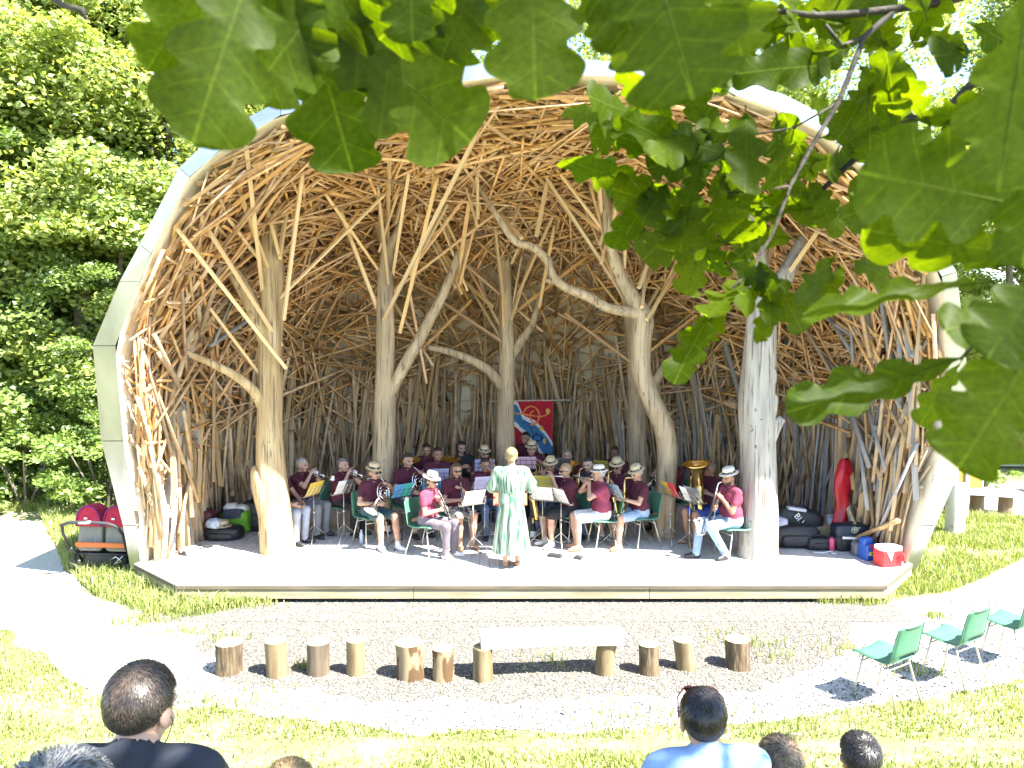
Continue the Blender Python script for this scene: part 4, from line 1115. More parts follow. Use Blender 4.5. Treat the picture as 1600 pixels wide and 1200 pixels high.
def ik(S, W, l1, l2, pole):
    S, W = Vector(S), Vector(W); d = W - S; L = min(d.length, (l1 + l2) * .995); d.normalize(); W = S + d * L
    a = (l1 * l1 - l2 * l2 + L * L) / (2 * L); hgt = math.sqrt(max(0, l1 * l1 - a * a))
    p = Vector(pole); p = (p - d * p.dot(d)).normalized()
    return S + d * a + p * hgt, W
def person(label, loc, facing, shirt, trousers, legs='long', skin='l', hair=('short', 'brown'), hat=None, glasses=False, hands=None, head=(0, 0), lean=0.0, shoe='dark',
           feet=None, standing=False, scale=1.0, group=None, h=.0185, fine=False, sleeve=.55, knees=None, hairobj=True, legspread=0.0, extra=None, neckz=0, girth=1.0):
    """facing: 0 towards the camera, +90 to picture right; hands: ((x,y,z) right, (x,y,z) left); local +y is forwards, +x the person's right"""
    root = empty('person', loc, R(facing) + PI, label, 'person', group)
    root.scale = (scale,) * 3
    pz = .92 if standing else .535
    sp = Vector((0, math.sin(lean), math.cos(lean)))
    pel = Vector((0, 0, pz)); ch = pel + sp * .34; nk = pel + sp * .495; hd = nk + Vector((0, .035 + neckz * .3, .145 - neckz))
    pr = []
    A = lambda v: tuple(v)
    # torso
    pr += [C_(A(pel + Vector((-.075, 0, .02))), A(pel + Vector((.075, 0, .02))), .115, .115, TROU if not standing else SHIRT, .05)]
    b1 = pel + sp * .14 + Vector((0, .012, 0))
    pr += [C_(A(b1 + Vector((-.06, 0, 0))), A(b1 + Vector((.06, 0, 0))), .122 * girth, .122 * girth, SHIRT, .06), C_(A(ch + Vector((-.095, .005, 0))), A(ch + Vector((.095, .005, 0))), .112 * (girth * .6 + .4), .112 * (girth * .6 + .4), SHIRT, .06),
           C_(A(nk + Vector((-.135, -.005, -.045))), A(nk + Vector((.135, -.005, -.045))), .062, .062, SHIRT, .05), C_(A(nk + Vector((0, -.012, -.05))), A(nk + Vector((0, -.012, -.012))), .078, .062, SHIRT, .03),
           C_(A(nk), A(hd + Vector((0, -.02, -.05))), .052, .052, SKIN, .012)]
    # arms
    hands = hands or ((.13, .34, .66), (-.13, .34, .66))
    wr = []
    for s, W in ((1, hands[0]), (-1, hands[1])):
        S = nk + Vector((.185 * s, -.005, -.055))
        El, Wr = ik(S, W, .285, .25, (s * .9, -.35, -.8))
        mid = S.lerp(El, sleeve)
        pr += [C_(A(S), A(mid), .058, .055, SHIRT, .03), C_(A(S.lerp(El, sleeve * .8)), A(El), .043, .038, SKIN, .012), C_(A(El), A(Wr), .040, .026, SKIN, .012)]
        wr.append((El, Wr, s))
    # legs
    if not standing:
        fy = feet or ((.10, .40), (-.10, .42))
        for s, (fx, fyy) in zip((1, -1), fy):
            H = Vector((.085 * s, .02, pz - .005)); K = Vector((fx * .9 + .035 * s + legspread * s, .44, .515)); An = Vector((fx, fyy, .085))
            if knees: K = Vector((K.x, K.y, knees))
            if legs == 'long':
                pr += [C_(A(H), A(K), .088, .066, TROU, .04), C_(A(K), A(An), .066, .055, TROU, .03)]
            else:
                e = .86 if legs == 'short' else .98
                pr += [C_(A(H), A(H.lerp(K, e)), .090, .076, TROU, .04), C_(A(H.lerp(K, e - .1)), A(K), .060, .056, SKIN, .015), C_(A(K), A(K.lerp(An, .4)), .056, .055, SKIN, .02), C_(A(K.lerp(An, .4)), A(An), .053, .036, SKIN, .02)]
            if shoe in ('white', 'grey'): pr += [C_(A(An + Vector((0, 0, .03))), A(An), .042, .042, SOCK, .01)]
            out = Vector((.25 * s, 1, 0)).normalized()
            pr += [C_(A(An + Vector((0, -.035, -.042))), A(An + out * .06 + Vector((0, 0, -.04))), .040, .042, SHOE, .02), C_(A(An + out * .06 + Vector((0, 0, -.043))), A(An + out * .15 + Vector((0, 0, -.052))), .042, .032, SHOE, .02)]
    else:
        for s in (-1, 1):
            H = Vector((.085 * s, 0, pz - .04)); K = Vector((.09 * s, .02, .50)); An = Vector((.085 * s, -.01 + .05 * (s > 0), .085))
            m1 = SKIN if legs == 'dress' else TROU
            pr += [C_(A(H), A(K), .085, .06, m1, .04), C_(A(K), A(An), .052, .036, m1, .03), C_(A(An + Vector((0, -.03, -.045))), A(An + Vector((.02 * s, .13, -.055))), .036, .028, SHOE, .02)]
    if extra: pr += extra
    V, Q, mi = blob_mesh(pr, h)
    Vs, Qs, Ms = [V], [Q], [mi]; n = len(V)
    # head
    HM = Matrix.Translation(hd) @ Matrix.Rotation(R(head[0]), 4, 'Z') @ Matrix.Rotation(R(head[1]), 4, 'X')
    hv, hq, hm = HEAD_F if fine else HEAD_T
    Vs.append(xf(hv, HM)); Qs.append(hq + n); Ms.append(hm); n += len(hv)
    for El, Wr, s in wr:
        d = (Wr - El).normalized(); nin = Vector((-s, .15, -.25)); nin = (nin - d * nin.dot(d)).normalized()       # palm faces inwards
        up = -nin; xs_ = d.cross(up)
        if s < 0:
            pass
        flip = 1.0
        thumb = Vector((0, 0, 1))
        X = d.cross(up).normalized()
        if X.dot(thumb) < 0: flip = -1.0
        hv = HAND_T[0].copy(); hv[:, 0] *= flip
        hq = HAND_T[1] if flip > 0 else HAND_T[1][:, ::-1]
        HMx = Matrix(((X.x, d.x, up.x, Wr.x), (X.y, d.y, up.y, Wr.y), (X.z, d.z, up.z, Wr.z), (0, 0, 0, 1)))
        Vs.append(xf(hv, HMx)); Qs.append(hq + n); Ms.append(np.full(len(hq), SKIN)); n += len(hv)
    me = np_mesh('body', np.concatenate(Vs), np.concatenate(Qs), [skin_mat(skin), shirt, trousers, M_shoe[shoe], M_eye, M_lip, M_sock], True, np.concatenate(Ms))
    link('body', me, root)
    if hair and hairobj:
        hv, hq, _ = hair_mesh(hair[0])
        hm_ = hair_mat(hair[1])
        k = ('hm', hair)
        if k not in HAIR_T: HAIR_T[k] = np_mesh('hair', hv, hq, hm_, True)
        o = link('hair', HAIR_T[k], root); o.matrix_basis = HM
    if hat:
        o = link('hat', hat_me[hat], root); o.matrix_basis = HM @ Matrix.Translation((0, -.008, .062)) @ Matrix.Rotation(R(-4), 4, 'X')
        link('hat_band', band_me, o)
    if glasses:
        o = link('sunglasses', glass_me, root); o.matrix_basis = HM
    if shirt.name.startswith('cloth_') and 'polo' in shirt.name:
        b = MB(); cm = Matrix.Translation(nk + Vector((0, .002, .0))) @ Matrix.Rotation(R(14) - lean, 4, 'X')
        b.lathe([(.060, .034), (.066, .030), (.080, .002), (.078, -.004), (.068, .012)], 18, cm, sx=1.0, sy=1.02)
        b.tube([cm @ Vector((0, .076, .01)), pel + sp * .40 + Vector((0, .118, 0)), pel + sp * .34 + Vector((0, .121, 0))], [.010, .007, .006], 6); b.build('collar', shirt, root, True)
    root['_hd'] = tuple(hd); root['_mouth'] = tuple(HM @ Vector((0, .10, -.062)))
    return root
# ------------------------------------------------------------------ instruments (local frame = the player's)
M_sil = mat('silver_plate', (.72, .72, .73), .22, 1.0); M_brs = mat('brass', (.78, .55, .20), .22, 1.0); M_blk = mat('black_wood', (.018, .017, .018), .3); M_crm = mat('chrome_tube', (.62, .62, .62), .28, 1.0)
M_dkm = mat('dark_metal', (.05, .05, .055), .45, .3)
def bell_prof(r0, r1, L, n=8): return [(r0 + (r1 - r0) * (k / n) ** 3.2, L * k / n) for k in range(n + 1)]
def orient(p, d):
    d, s, u = frame(d); return Matrix(((s.x, u.x, d.x, p[0]), (s.y, u.y, d.y, p[1]), (s.z, u.z, d.z, p[2]), (0, 0, 0, 1)))
def arc(c, r, a0, a1, n, e1, e2): return [Vector(c) + Vector(e1) * (r * math.cos(a0 + (a1 - a0) * k / n)) + Vector(e2) * (r * math.sin(a0 + (a1 - a0) * k / n)) for k in range(n + 1)]
def inst(name, label, cat, who, parts, group=None):
    r = bpy.data.objects.new(name, None); COL.objects.link(r); r.empty_display_size = .1
    r.location = who.location; r.rotation_euler = who.rotation_euler; r.scale = who.scale
    tag(r, label, cat, group)
    for nm, b, m in parts: b.build(nm, m, r, True)
    return r
def trumpet(who, label, m=None, nm='trumpet'):
    m = m or M_sil; mo = Vector(who['_mouth']); d = Vector((0, 1, -.18)).normalized(); dn = Vector((0, -.18, -1)).normalized(); P_ = lambda t, q: mo + d * t + dn * q
    a = MB(); a.tube([P_(.015, 0), P_(.30, 0), P_(.335, .02), P_(.335, .06), P_(.30, .08), P_(.12, .08), P_(.085, .06), P_(.085, .045), P_(.12, .025), P_(.38, .025)], [.006]*9 + [.009], 8)
    b = MB(); b.lathe(bell_prof(.009, .062, .16), 16, orient(P_(.36, .025), d)); b.lathe([(.062, .16), (.058, .158), (.02, .10)], 16, orient(P_(.36, .025), d))
    v = MB()
    for k in range(3): v.tube([P_(.15 + k * .03, -.03), P_(.15 + k * .03, .10)], .011, 8)
    mp = MB(); mp.lathe([(.012, 0), (.012, .006), (.006, .03)], 10, orient(P_(-.002, 0), d))
    return inst(nm, label, 'trumpet', who, [('tubing', a, m), ('bell', b, m), ('valve', v, m), ('mouthpiece', mp, m)])
def clarinet(who, label, end=(0, .42, .60), bass=False):
    mo = Vector(who['_mouth']) + Vector((0, .01, 0)); e = Vector(end); d = (e - mo).normalized(); L = (e - mo).length
    if not bass:
        a = MB(); a.tube([mo, mo + d * .07, mo + d * .075, mo + d * (L - .1)], [.006, .011, .014, .0145], 10)
        b = MB(); b.lathe(bell_prof(.015, .036, .11), 14, orient(mo + d * (L - .1), d))
        nrm = frame(d)[2]
    else:
        st = mo + Vector((0, .10, -.05)); d = (e - st).normalized(); L = (e - st).length; nrm = frame(d)[2]
        a = MB(); a.tube([st, st + d * (L - .02)], .019, 10)
        b = MB(); b.tube(arc(e + Vector((0, .07, .02)), .07, PI, 2 * PI, 8, (0, 1, 0), (0, 0, 1)), .02, 10); b.lathe(bell_prof(.02, .055, .14), 14, orient(e + Vector((0, .14, .02)), (0, .1, 1)))
    k = MB()
    for i in range(13):
        p = mo + d * (L * (.22 + .055 * i)) + nrm * .017; k.tube([p, p + nrm * .006], .008, 8)
    k.tube([mo + d * (L * .2) + nrm * .02, mo + d * (L * .88) + nrm * .02], .0025, 5); s_ = frame(d)[1]; k.tube([mo + d * (L * .25) + s_ * .019, mo + d * (L * .85) + s_ * .019], .003, 5)
    pts = [('body', a, M_blk), ('bell', b, M_sil if bass else M_blk), ('keys', k, M_sil)]
    if bass:
        n = MB(); n.tube([mo, mo + Vector((0, .05, .015)), mo + Vector((0, .085, -.005)), mo + Vector((0, .10, -.05)), mo + Vector((0, .10, -.07))], [.006, .011, .012, .013, .017], 8); pts.append(('neck', n, M_sil))
    return inst('bass_clarinet' if bass else 'clarinet', label, 'clarinet', who, pts)
def flute(who, label, m=None):
    m = m or M_sil; mo = Vector(who['_mouth']) + Vector((-.05, .02, -.005)); d = Vector((1, .28, -.10)).normalized()
    a = MB(); a.tube([mo - d * .03, mo + d * .60], .0105, 10)
    k = MB()
    for i in range(12): p = mo + d * (.17 + .032 * i) + Vector((0, .008, .010)); k.tube([p, p + Vector((0, .002, .005))], .008, 8)
    k.tube([mo + d * .16 + Vector((0, -.014, .008)), mo + d * .56 + Vector((0, -.014, .008))], .003, 5)
    return inst('flute', label, 'flute', who, [('body', a, m), ('keys', k, m)])
def sax(who, label, size=1.0, side=.10):
    mo = Vector(who['_mouth']); S = size
    top = mo + Vector((side * .5, .13, .0)); bot = Vector((side, .27, mo.z - .52 * S)); d = (bot - top).normalized()
    a = MB(); a.tube([mo, mo + Vector((0, .05, .03)), mo + Vector((side * .3, .105, .03)), top], [.006, .009, .011, .012], 8)
    b = MB(); b.tube([top, top.lerp(bot, .5), bot], [.013 * S, .022 * S, .032 * S], 12)
    c0 = bot + Vector((0, .07 * S, 0)); b.tube(arc(c0, .07 * S, PI, 2 * PI, 8, (0, 1, 0), (0, 0, 1)), [.032 * S + .001 * k for k in range(9)], 12)
    bl = MB(); p = bot + Vector((0, .14 * S, 0)); bd = Vector((.08, .22, 1)).normalized(); pr = [(.040 * S + (.075 - .04) * S * (k / 8) ** 2.4, .26 * S * k / 8) for k in range(9)]
    bl.lathe(pr + [(.068 * S, .25 * S), (.03 * S, .12 * S)], 18, orient(p, bd))
    k = MB(); n = Vector((0, 1, .1)).normalized()
    for i in range(9): q = top.lerp(bot, .15 + .085 * i) + n * (.02 + .014 * i / 9) * S; k.tube([q, q + n * .006], (.009 + .006 * i / 9) * S, 8)
    k.tube([top.lerp(bot, .1) + Vector((.03, .0, 0)), top.lerp(bot, .95) + Vector((.045 * S, 0, 0))], .004, 5)
    return inst('saxophone', label, 'saxophone', who, [('neck', a, M_brs), ('body', b, M_brs), ('bell', bl, M_brs), ('keys', k, M_brs)])
def horn(who, label, m):
    mo = Vector(who['_mouth']); c = Vector((-.03, .30, .88)); e1 = Vector((.75, .1, .62)).normalized(); e2 = Vector((-.55, -.35, .75)).normalized()
    a = MB(); a.tube([mo, mo + Vector((-.02, .08, -.03)), c + e2 * .14] + arc(c, .145, PI / 2, PI / 2 + 2 * PI, 22, e1, e2), [.005, .006, .008] + [.009] * 23, 8)
    a.tube(arc(c + Vector((0, .02, 0)), .105, 0, 2 * PI, 18, e1, e2), .009, 8); a.tube(arc(c + Vector((.02, .035, -.02)), .07, 0, 2 * PI, 14, e1, e2), .009, 8)
    b = MB(); p = c + e1 * .06 - e2 * .12; bd = Vector((.45, .1, -.55)).normalized()
    b.lathe([(.012 + .125 * (k / 10) ** 2.6, .30 * k / 10) for k in range(11)] + [(.13, .297), (.05, .2)], 20, orient(p - bd * .05 + Vector((.03, .03, 0)), bd))
    v = MB()
    for k in range(3): v.tube([c + Vector((-.05 + k * .035, .03, .05 - k * .03)), c + Vector((-.05 + k * .035, .08, .07 - k * .03))], .014, 8)
    return inst('french_horn', label, 'horn', who, [('tubing', a, m), ('bell', b, m), ('valve', v, m)])
def trombone(who, label):
    mo = Vector(who['_mouth']); d = Vector((.12, 1, -.28)).normalized(); s = Vector((-1, .1, 0)).normalized(); u = Vector((0, .27, .96))
    a = MB(); a.tube([mo, mo + d * .75], .007, 8); q = mo - u * .085; a.tube([mo + d * .75, mo + d * .80 - u * .02, mo + d * .80 - u * .065, mo + d * .75 - u * .085, q + d * .12], .009, 8)
    l = mo + s * .12; b = MB(); b.tube([q + d * .12, q + d * .06 + s * .04, l - d * .02, l - d * .30 + u * .02, l - d * .34 + u * .06, l - d * .30 + u * .10, l + d * .1 + u * .10], [.008]*6 + [.012], 8)
    be = MB(); be.lathe(bell_prof(.012, .105, .34, 10) + [(.10, .335), (.03, .2)], 20, orient(l + d * .08 + u * .10, d))
    return inst('trombone', label, 'trombone', who, [('slide', a, M_brs), ('tuning_slide', b, M_brs), ('bell', be, M_brs)])
def tuba(who, label, S=1.0, m=None):
    m = m or M_brs; c = Vector((-.02, .33, .60)); mo = Vector(who['_mouth'])
    up = Vector((-.03, .14, 1)).normalized(); a = MB(); bs = c + Vector((-.10, .02, .03)) * S
    a.tube([c + Vector((.12, .02, .42)) * S, c + Vector((.13, .02, .05)) * S, c + Vector((.08, .02, -.06)) * S, c + Vector((-.02, .02, -.08)) * S, c + Vector((-.10, .02, -.03)) * S, bs, bs + up * .36 * S], [.018*S, .026*S, .034*S, .04*S, .046*S, .052*S, .075*S], 12)
    b = MB(); b.lathe([(.075 * S + .15 * S * (k / 10) ** 3, .34 * S * k / 10) for k in range(11)] + [(.215 * S, .335 * S), (.08 * S, .2 * S)], 24, orient(bs + up * .35 * S, up))
    t = MB(); t.tube([mo, mo + Vector((.0, .09, .0)), c + Vector((.14, .0, .46)) * S, c + Vector((.12, .02, .42)) * S], [.007, .008, .013 * S, .018 * S], 8)
    for k in range(3): t.tube(arc(c + Vector((.02, .075, .10 + .06 * k)) * S, .055 * S, 0, 2 * PI, 12, (1, 0, 0), (0, 0, 1)), .010 * S, 7)
    v = MB()
    for k in range(4): v.tube([c + Vector((.10 - .045 * k, .09, .08)) * S, c + Vector((.10 - .045 * k, .09, .28)) * S], .016 * S, 8)
    return inst('tuba', label, 'tuba', who, [('tubing', a, m), ('bell', b, m), ('branches', t, m), ('valve', v, M_sil)])
POSE = {
 'trumpet': dict(hands=((.05, .25, 1.05), (-.05, .24, 1.03)), head=(0, -2)),
 'clarinet': dict(hands=((.04, .27, .74), (-.04, .20, .88)), head=(0, -8)),
 'flute': dict(hands=((.40, .22, 1.05), (.10, .26, 1.06)), head=(-10, -4)),
 'sax': dict(hands=((.12, .22, .72), (.03, .20, .92)), head=(0, -6)),
 'horn': dict(hands=((.12, .30, .72), (-.16, .27, .96)), head=(0, -5)),
 'trombone': dict(hands=((.08, .42, .98), (-.08, .20, 1.06)), head=(0, -3)),
 'tuba': dict(hands=((.06, .30, .84), (-.20, .26, .84)), head=(0, 2)),
 'rest': dict(hands=((.12, .36, .64), (-.12, .36, .64)), head=(0, -4)),
 'drum': dict(hands=((.14, .34, .82), (-.14, .34, .82)), head=(0, -10)),
 'hold': dict(hands=((.10, .40, .86), (-.10, .38, .80)), head=(0, -12)),
}
# ------------------------------------------------------------------ chair and music stand
M_green = mat('green_plastic', (.065, .185, .12), .42, col2=(.08, .21, .14), scale=3); M_leg = mat('grey_steel_leg', (.50, .48, .42), .4, .6)
def chair_parts():
    prof = [(.225, .428), (.205, .442), (.15, .445), (.08, .438), (0, .430), (-.08, .428), (-.15, .438), (-.195, .470), (-.215, .52), (-.225, .575), (-.24, .66), (-.258, .74), (-.272, .795), (-.282, .808)]
    prof = [(a, b, 0, 0) for a, b in prof]; Q = catmull(prof, 2); n = len(Q); nw = 10; b = MB(); V = []
    for i, (y, z, _, _) in enumerate(Q):
        f = i / (n - 1); w = .215 - .02 * max(0, (f - .55) / .45) ** 2; 
        if f < .06: w -= .03 * (1 - f / .06)
        if f > .94: w -= .035 * ((f - .94) / .06)
        for j in range(nw + 1):
            u = 2 * j / nw - 1; cur = .022 * u ** 4; back = f > .5
            V.append((u * w, y + (cur * 1.5 if back else 0), z + (cur if not back else 0)))
    F = []
    for i in range(n - 1):
        for j in range(nw):
            f = (i + .5) / (n - 1)
            if .545 < f < .615 and 2 <= j <= nw - 3: continue
            F.append((i*(nw+1)+j, i*(nw+1)+j+1, (i+1)*(nw+1)+j+1, (i+1)*(nw+1)+j))
    b.add(V, F); bm = bmesh.new(); me = b.mesh('seat_shell', M_green, True); bm.from_mesh(me)
    bmesh.ops.recalc_face_normals(bm, faces=bm.faces); bmesh.ops.solidify(bm, geom=list(bm.faces), thickness=.009); 
    # lip along the sides
    bm.to_mesh(me); bm.free(); me.polygons.foreach_set('use_smooth', [True] * len(me.polygons))
    ed = MB(); edge = [Vector(V[i*(nw+1)]) + Vector((-.002, 0, -.006)) for i in range(n)] + [Vector(V[(n-1)*(nw+1)+j]) for j in range(nw + 1)] + [Vector(V[i*(nw+1)+nw]) + Vector((.002, 0, -.006)) for i in range(n - 1, -1, -1)]
    ed.tube(edge, .008, 6)
    legs = []
    for sx in (-1, 1):
        for sy, top, bot in ((1, (.17 * sx, .13, .425), (.215 * sx, .21, 0)), (-1, (.17 * sx, -.11, .42), (.205 * sx, -.235, 0))):
            l = MB(); l.tube([(top[0] * .75, top[1], top[2]), top, ((top[0] + bot[0]) / 2 , (top[1] + bot[1]) / 2, .2), bot], .0105, 8); legs.append(l.mesh('leg', M_leg, True))
    cb = MB()
    for sy, z in ((.145, .37), (-.13, .37)): cb.tube([(-.177, sy, z), (.177, sy, z)], .008, 6)
    cb.tube([(-.128, .13, .425), (.128, .13, .425)], .0105, 6); cb.tube([(-.128, -.11, .42), (.128, -.11, .42)], .0105, 6)
    return me, ed.mesh('rim', M_green, True), legs, cb.mesh('crossbar', M_leg, True)
CH = chair_parts()
def chair(loc, facing, label, group, s=1.0):
    r = empty('chair', loc, R(facing) + PI, label, 'chair', group); r.scale = (s,) * 3
    sh = link('seat_shell', CH[0], r); link('rim', CH[1], sh)
    for l in CH[2]: link('leg', l, r)
    link('crossbar', CH[3], r)
    return r
def stand_parts(col, desk=True):
    out = []
    p = MB(); p.tube([(0, 0, .12), (0, 0, .62)], .010, 8); p.tube([(0, 0, .60), (0, 0, .98)], .007, 8); p.lathe([(.016, .60), (.018, .61), (.018, .64), (.012, .65)], 8); out.append(('pole', p.mesh('pole', col, True)))
    for k in range(3):
        a = 2 * PI * k / 3 + .5; l = MB(); d = Vector((math.cos(a), math.sin(a), 0))
        l.tube([d * .012 + Vector((0, 0, .34)), d * .15 + Vector((0, 0, .17)), d * .27 + Vector((0, 0, .012))], .006, 6); l.tube([d * .012 + Vector((0, 0, .14)), d * .15 + Vector((0, 0, .17))], .005, 6)
        l.lathe([(.001, 0), (.01, .001), (.01, .02), (.004, .026)], 8, Matrix.Translation(d * .275)); out.append(('leg', l.mesh('leg', col, True)))
    # desk: open wire frame, tilted back; faces -y (the player sits at -y)
    t = R(28); ey = Vector((0, math.sin(t), math.cos(t))); o = Vector((0, -.02, .97)); w = MB()
    for x in (-.22, -.11, 0, .11, .22): w.tube([o + Vector((x, 0, 0)), o + Vector((x * .8, 0, 0)) + ey * (.24 if abs(x) < .2 else .20)], .004, 5)
    for q, ww in ((0, .22), (.10, .21), (.20, .18)): w.tube([o + Vector((-ww, 0, 0)) + ey * q, o + Vector((ww, 0, 0)) + ey * q], .004, 5)
    for x in (-.2, .2): w.tube([o + Vector((x, 0, 0)), o + Vector((x, -.05, .012)), o + Vector((x, -.055, .05))], .004, 5)
    w.bar(o + Vector((-.22, -.028, .004)), o + Vector((.22, -.028, .004)), .05, .005); out.append(('desk', w.mesh('desk', col)))
    return out
M_stc = mat('stand_steel', (.46, .44, .40), .35, .7); M_stk = mat('stand_black', (.03, .03, .032), .4, .3); M_str = mat('stand_red', (.38, .03, .035), .4, .2)
STP = {'c': stand_parts(M_stc), 'k': stand_parts(M_stk), 'r': stand_parts(M_str)}
STAND_OF = Vector((0, -.02, .97))
def music_stand(loc, facing, label, kind='c', s=1.0):
    """facing: the way the player looks (same convention as person)"""
    r = empty('music_stand', loc, R(facing) + PI, label, 'music stand', 'music stands of the band'); r.scale = (1, 1, s)
    for nm, me in STP[kind]: link(nm, me, r)
    return r
M_paper = mat('sheet_paper', (.74, .74, .74), .8); M_staff = mat('printed_staves', (.10, .10, .11), .8)
FOL = {'yellow': mat('folder_yellow', (.66, .46, .08), .6), 'white': M_paper, 'teal': mat('folder_teal', (.06, .42, .36), .6), 'blue': mat('folder_blue', (.08, .28, .55), .6), 'grey': mat('folder_grey', (.13, .12, .12), .6),
       'lilac': mat('folder_lilac', (.42, .40, .62), .7), 'pink': mat('folder_pink', (.66, .42, .52), .7), 'olive': mat('folder_olive', (.42, .36, .05), .6), 'red': mat('folder_red', (.55, .03, .04), .6), 'slate': mat('folder_slate', (.22, .32, .40), .6), 'cream': mat('folder_cream', (.70, .68, .62), .8)}
def folder(st, cols, label, w=.34, h=.25, group=None):
    t = R(28); ey = Vector((0, math.sin(t), math.cos(t))); s = st.scale.z
    r = bpy.data.objects.new('music_folder', None); COL.objects.link(r); r.location = st.location; r.rotation_euler = st.rotation_euler
    tag(r, label, 'sheet music')
    o = Vector((0, -.032, .98 * s)); n = Vector((0, -math.cos(t), math.sin(t)))
    k = len(cols)
    c0 = MB()
    for i, c in enumerate(cols):
        x0, x1 = -w/2 + w * i / k, -w/2 + w * (i + 1) / k - .002; b = MB(); z0 = .004 * i
        P_ = [o + Vector((x, 0, 0)) + ey * q + n * (zz + .012 * math.sin(PI * (q / h)) * .3) for zz in (z0 * .5, z0 * .5 + .004) for x, q in ((x0, 0), (x1, 0), (x1, h), (x0, h))]
        b.add(P_, [(3, 2, 1, 0), (4, 5, 6, 7), (0, 1, 5, 4), (1, 2, 6, 5), (2, 3, 7, 6), (3, 0, 4, 7)]); b.build('cover', FOL[c], r)
        pg = MB(); st_ = MB(); e = .012
        pg.add([o + Vector((x, 0, 0)) + ey * q + n * (z0 * .5 + .0065) for x, q in ((x0 + e, .01), (x1 - e, .01), (x1 - e, h - .012), (x0 + e, h - .012))], [(0, 1, 2, 3)])
        pgo = pg.build('page', M_paper, r)
        for q in range(8):
            yy = .025 + q * (h - .05) / 7
            st_.add([o + Vector((x, 0, 0)) + ey * (yy + d) + n * (z0 * .5 + .0085) for x, d in ((x0 + e * 2, 0), (x1 - e * 2, 0), (x1 - e * 2, .006), (x0 + e * 2, .006))], [(0, 1, 2, 3)])
        st_.build('stave', M_staff, pgo)
    return r
# ------------------------------------------------------------------ the band
maroon = cloth('maroon_polo', (.062, .009, .021), (.085, .013, .029)); maroon_lit = cloth('rose_polo', (.20, .028, .062), (.25, .042, .082))  # second is a lit copy: sunshine on the maroon polo painted as pink
def dk(px, Y): return Vector((at(px, 700, Y).x, Y, FZ))
T = {'grey': cloth('grey_trouser', (.16, .17, .19)), 'palegrey': cloth('pale_blue_grey_trouser', (.30, .32, .38)), 'black': cloth('black_trouser', (.018, .018, .02)), 'teal': cloth('dark_teal_shorts', (.03, .07, .08)), 'plum': cloth('plum_grey_trouser', (.13, .11, .13)),
     'denim': cloth('denim', (.05, .085, .17), (.085, .13, .23)), 'ldenim': cloth('light_denim', (.20, .29, .42), (.30, .39, .52)), 'white': cloth('white_shorts', (.62, .62, .60)), 'print': mat('printed_shorts', (.10, .09, .09), .9, col2=(.6, .58, .55), scale=24, contrast=(.45, .55)),
     'blue': cloth('royal_blue_shorts', (.03, .07, .30)), 'navy': cloth('navy_shorts', (.025, .03, .06))}
GRP = 'musicians of the seated wind band'
def player(label, px, Y, facing, pose, shirt, tr, legs='long', chair_lb=None, **k):
    kw = dict(POSE[pose]); kw.update(k)
    rr = random.Random(px); kw.setdefault('girth', rr.uniform(.88, 1.14)); kw.setdefault('scale', rr.uniform(.96, 1.035)); kw.setdefault('lean', rr.uniform(-.02, .11)); kw['head'] = (kw['head'][0] + rr.uniform(-12, 12), kw['head'][1] + rr.uniform(-5, 3))
    p = person(label, dk(px, Y), facing, shirt, T[tr], legs, group=GRP, **kw)
    chair(dk(px, Y) - Vector((math.sin(R(facing)), -math.cos(R(facing)), 0)) * .03, facing, chair_lb or ('green plastic chair under the ' + label.split(',')[0])[:95], 'green chairs on the stage')
    return p
p0 = player('musician mostly hidden behind the honey coloured trunk, pale grey trousers', 432, 12.0, 70, 'rest', maroon, 'palegrey', chair_lb='chair half hidden behind the honey coloured trunk')
p1 = player('grey haired man in maroon polo and grey trousers playing trumpet', 469, 12.45, 66, 'trumpet', maroon, 'grey', hair=('short', 'grey'), skin='p', chair_lb='chair of the grey haired trumpet player')
trumpet(p1, 'silver trumpet played by the grey haired man at left')
p2 = player('brown haired heavier man in maroon T-shirt and black trousers with cornet', 530, 12.6, 58, 'trumpet', maroon, 'black', girth=1.22, hair=('short', 'salt'), skin='p', chair_lb='chair of the man in black trousers with the cornet')
trumpet(p2, 'silver cornet of the man in black trousers')
p3 = player('person with straw hat and sunglasses playing a silver french horn', 580, 11.85, 42, 'horn', maroon, 'teal', 'short', hair=('bob', 'brown'), hat='straw', glasses=True, shoe='white', chair_lb='green chair under the hatted french horn player', feet=((.10, .42), (-.12, .55)))
horn(p3, 'silver french horn on the lap of the hatted player', M_sil)
p4 = player('dark haired man in maroon holding a silver horn behind the teal folder', 636, 12.6, 38, 'horn', maroon, 'navy', 'short', hair=('short', 'black'), chair_lb='chair of the dark haired horn player behind the teal folder')
horn(p4, 'silver horn of the dark haired man behind the teal folder', M_sil)
p5 = player('drummer with dark hair and glasses at the back left', 665, 14.3, 20, 'drum', maroon, 'black', hair=('short', 'black'), glasses=False, chair_lb='seat of the drummer at the back left')
p6 = player('dark haired man in maroon sitting just below the drummer', 683, 13.3, 25, 'rest', maroon, 'denim', hair=('short', 'black'), skin='m', chair_lb='chair of the man just below the drummer')
p7 = player('woman in white straw hat and sunlit rose polo playing clarinet', 667, 11.3, 62, 'clarinet', maroon_lit, 'plum', hair=('bob', 'black'), hat='white', glasses=True, shoe='white', lean=.10, scale=.95, chair_lb='green chair under the woman in the white straw hat')
clarinet(p7, 'clarinet of the woman in the white straw hat')
p8 = player('long haired woman with sunglasses and printed shorts playing clarinet', 711, 11.95, 28, 'clarinet', maroon, 'print', 'short', hair=('long', 'brown'), glasses=True, shoe='sandal', chair_lb='chair of the long haired clarinet player')
clarinet(p8, 'clarinet of the long haired woman in printed shorts')
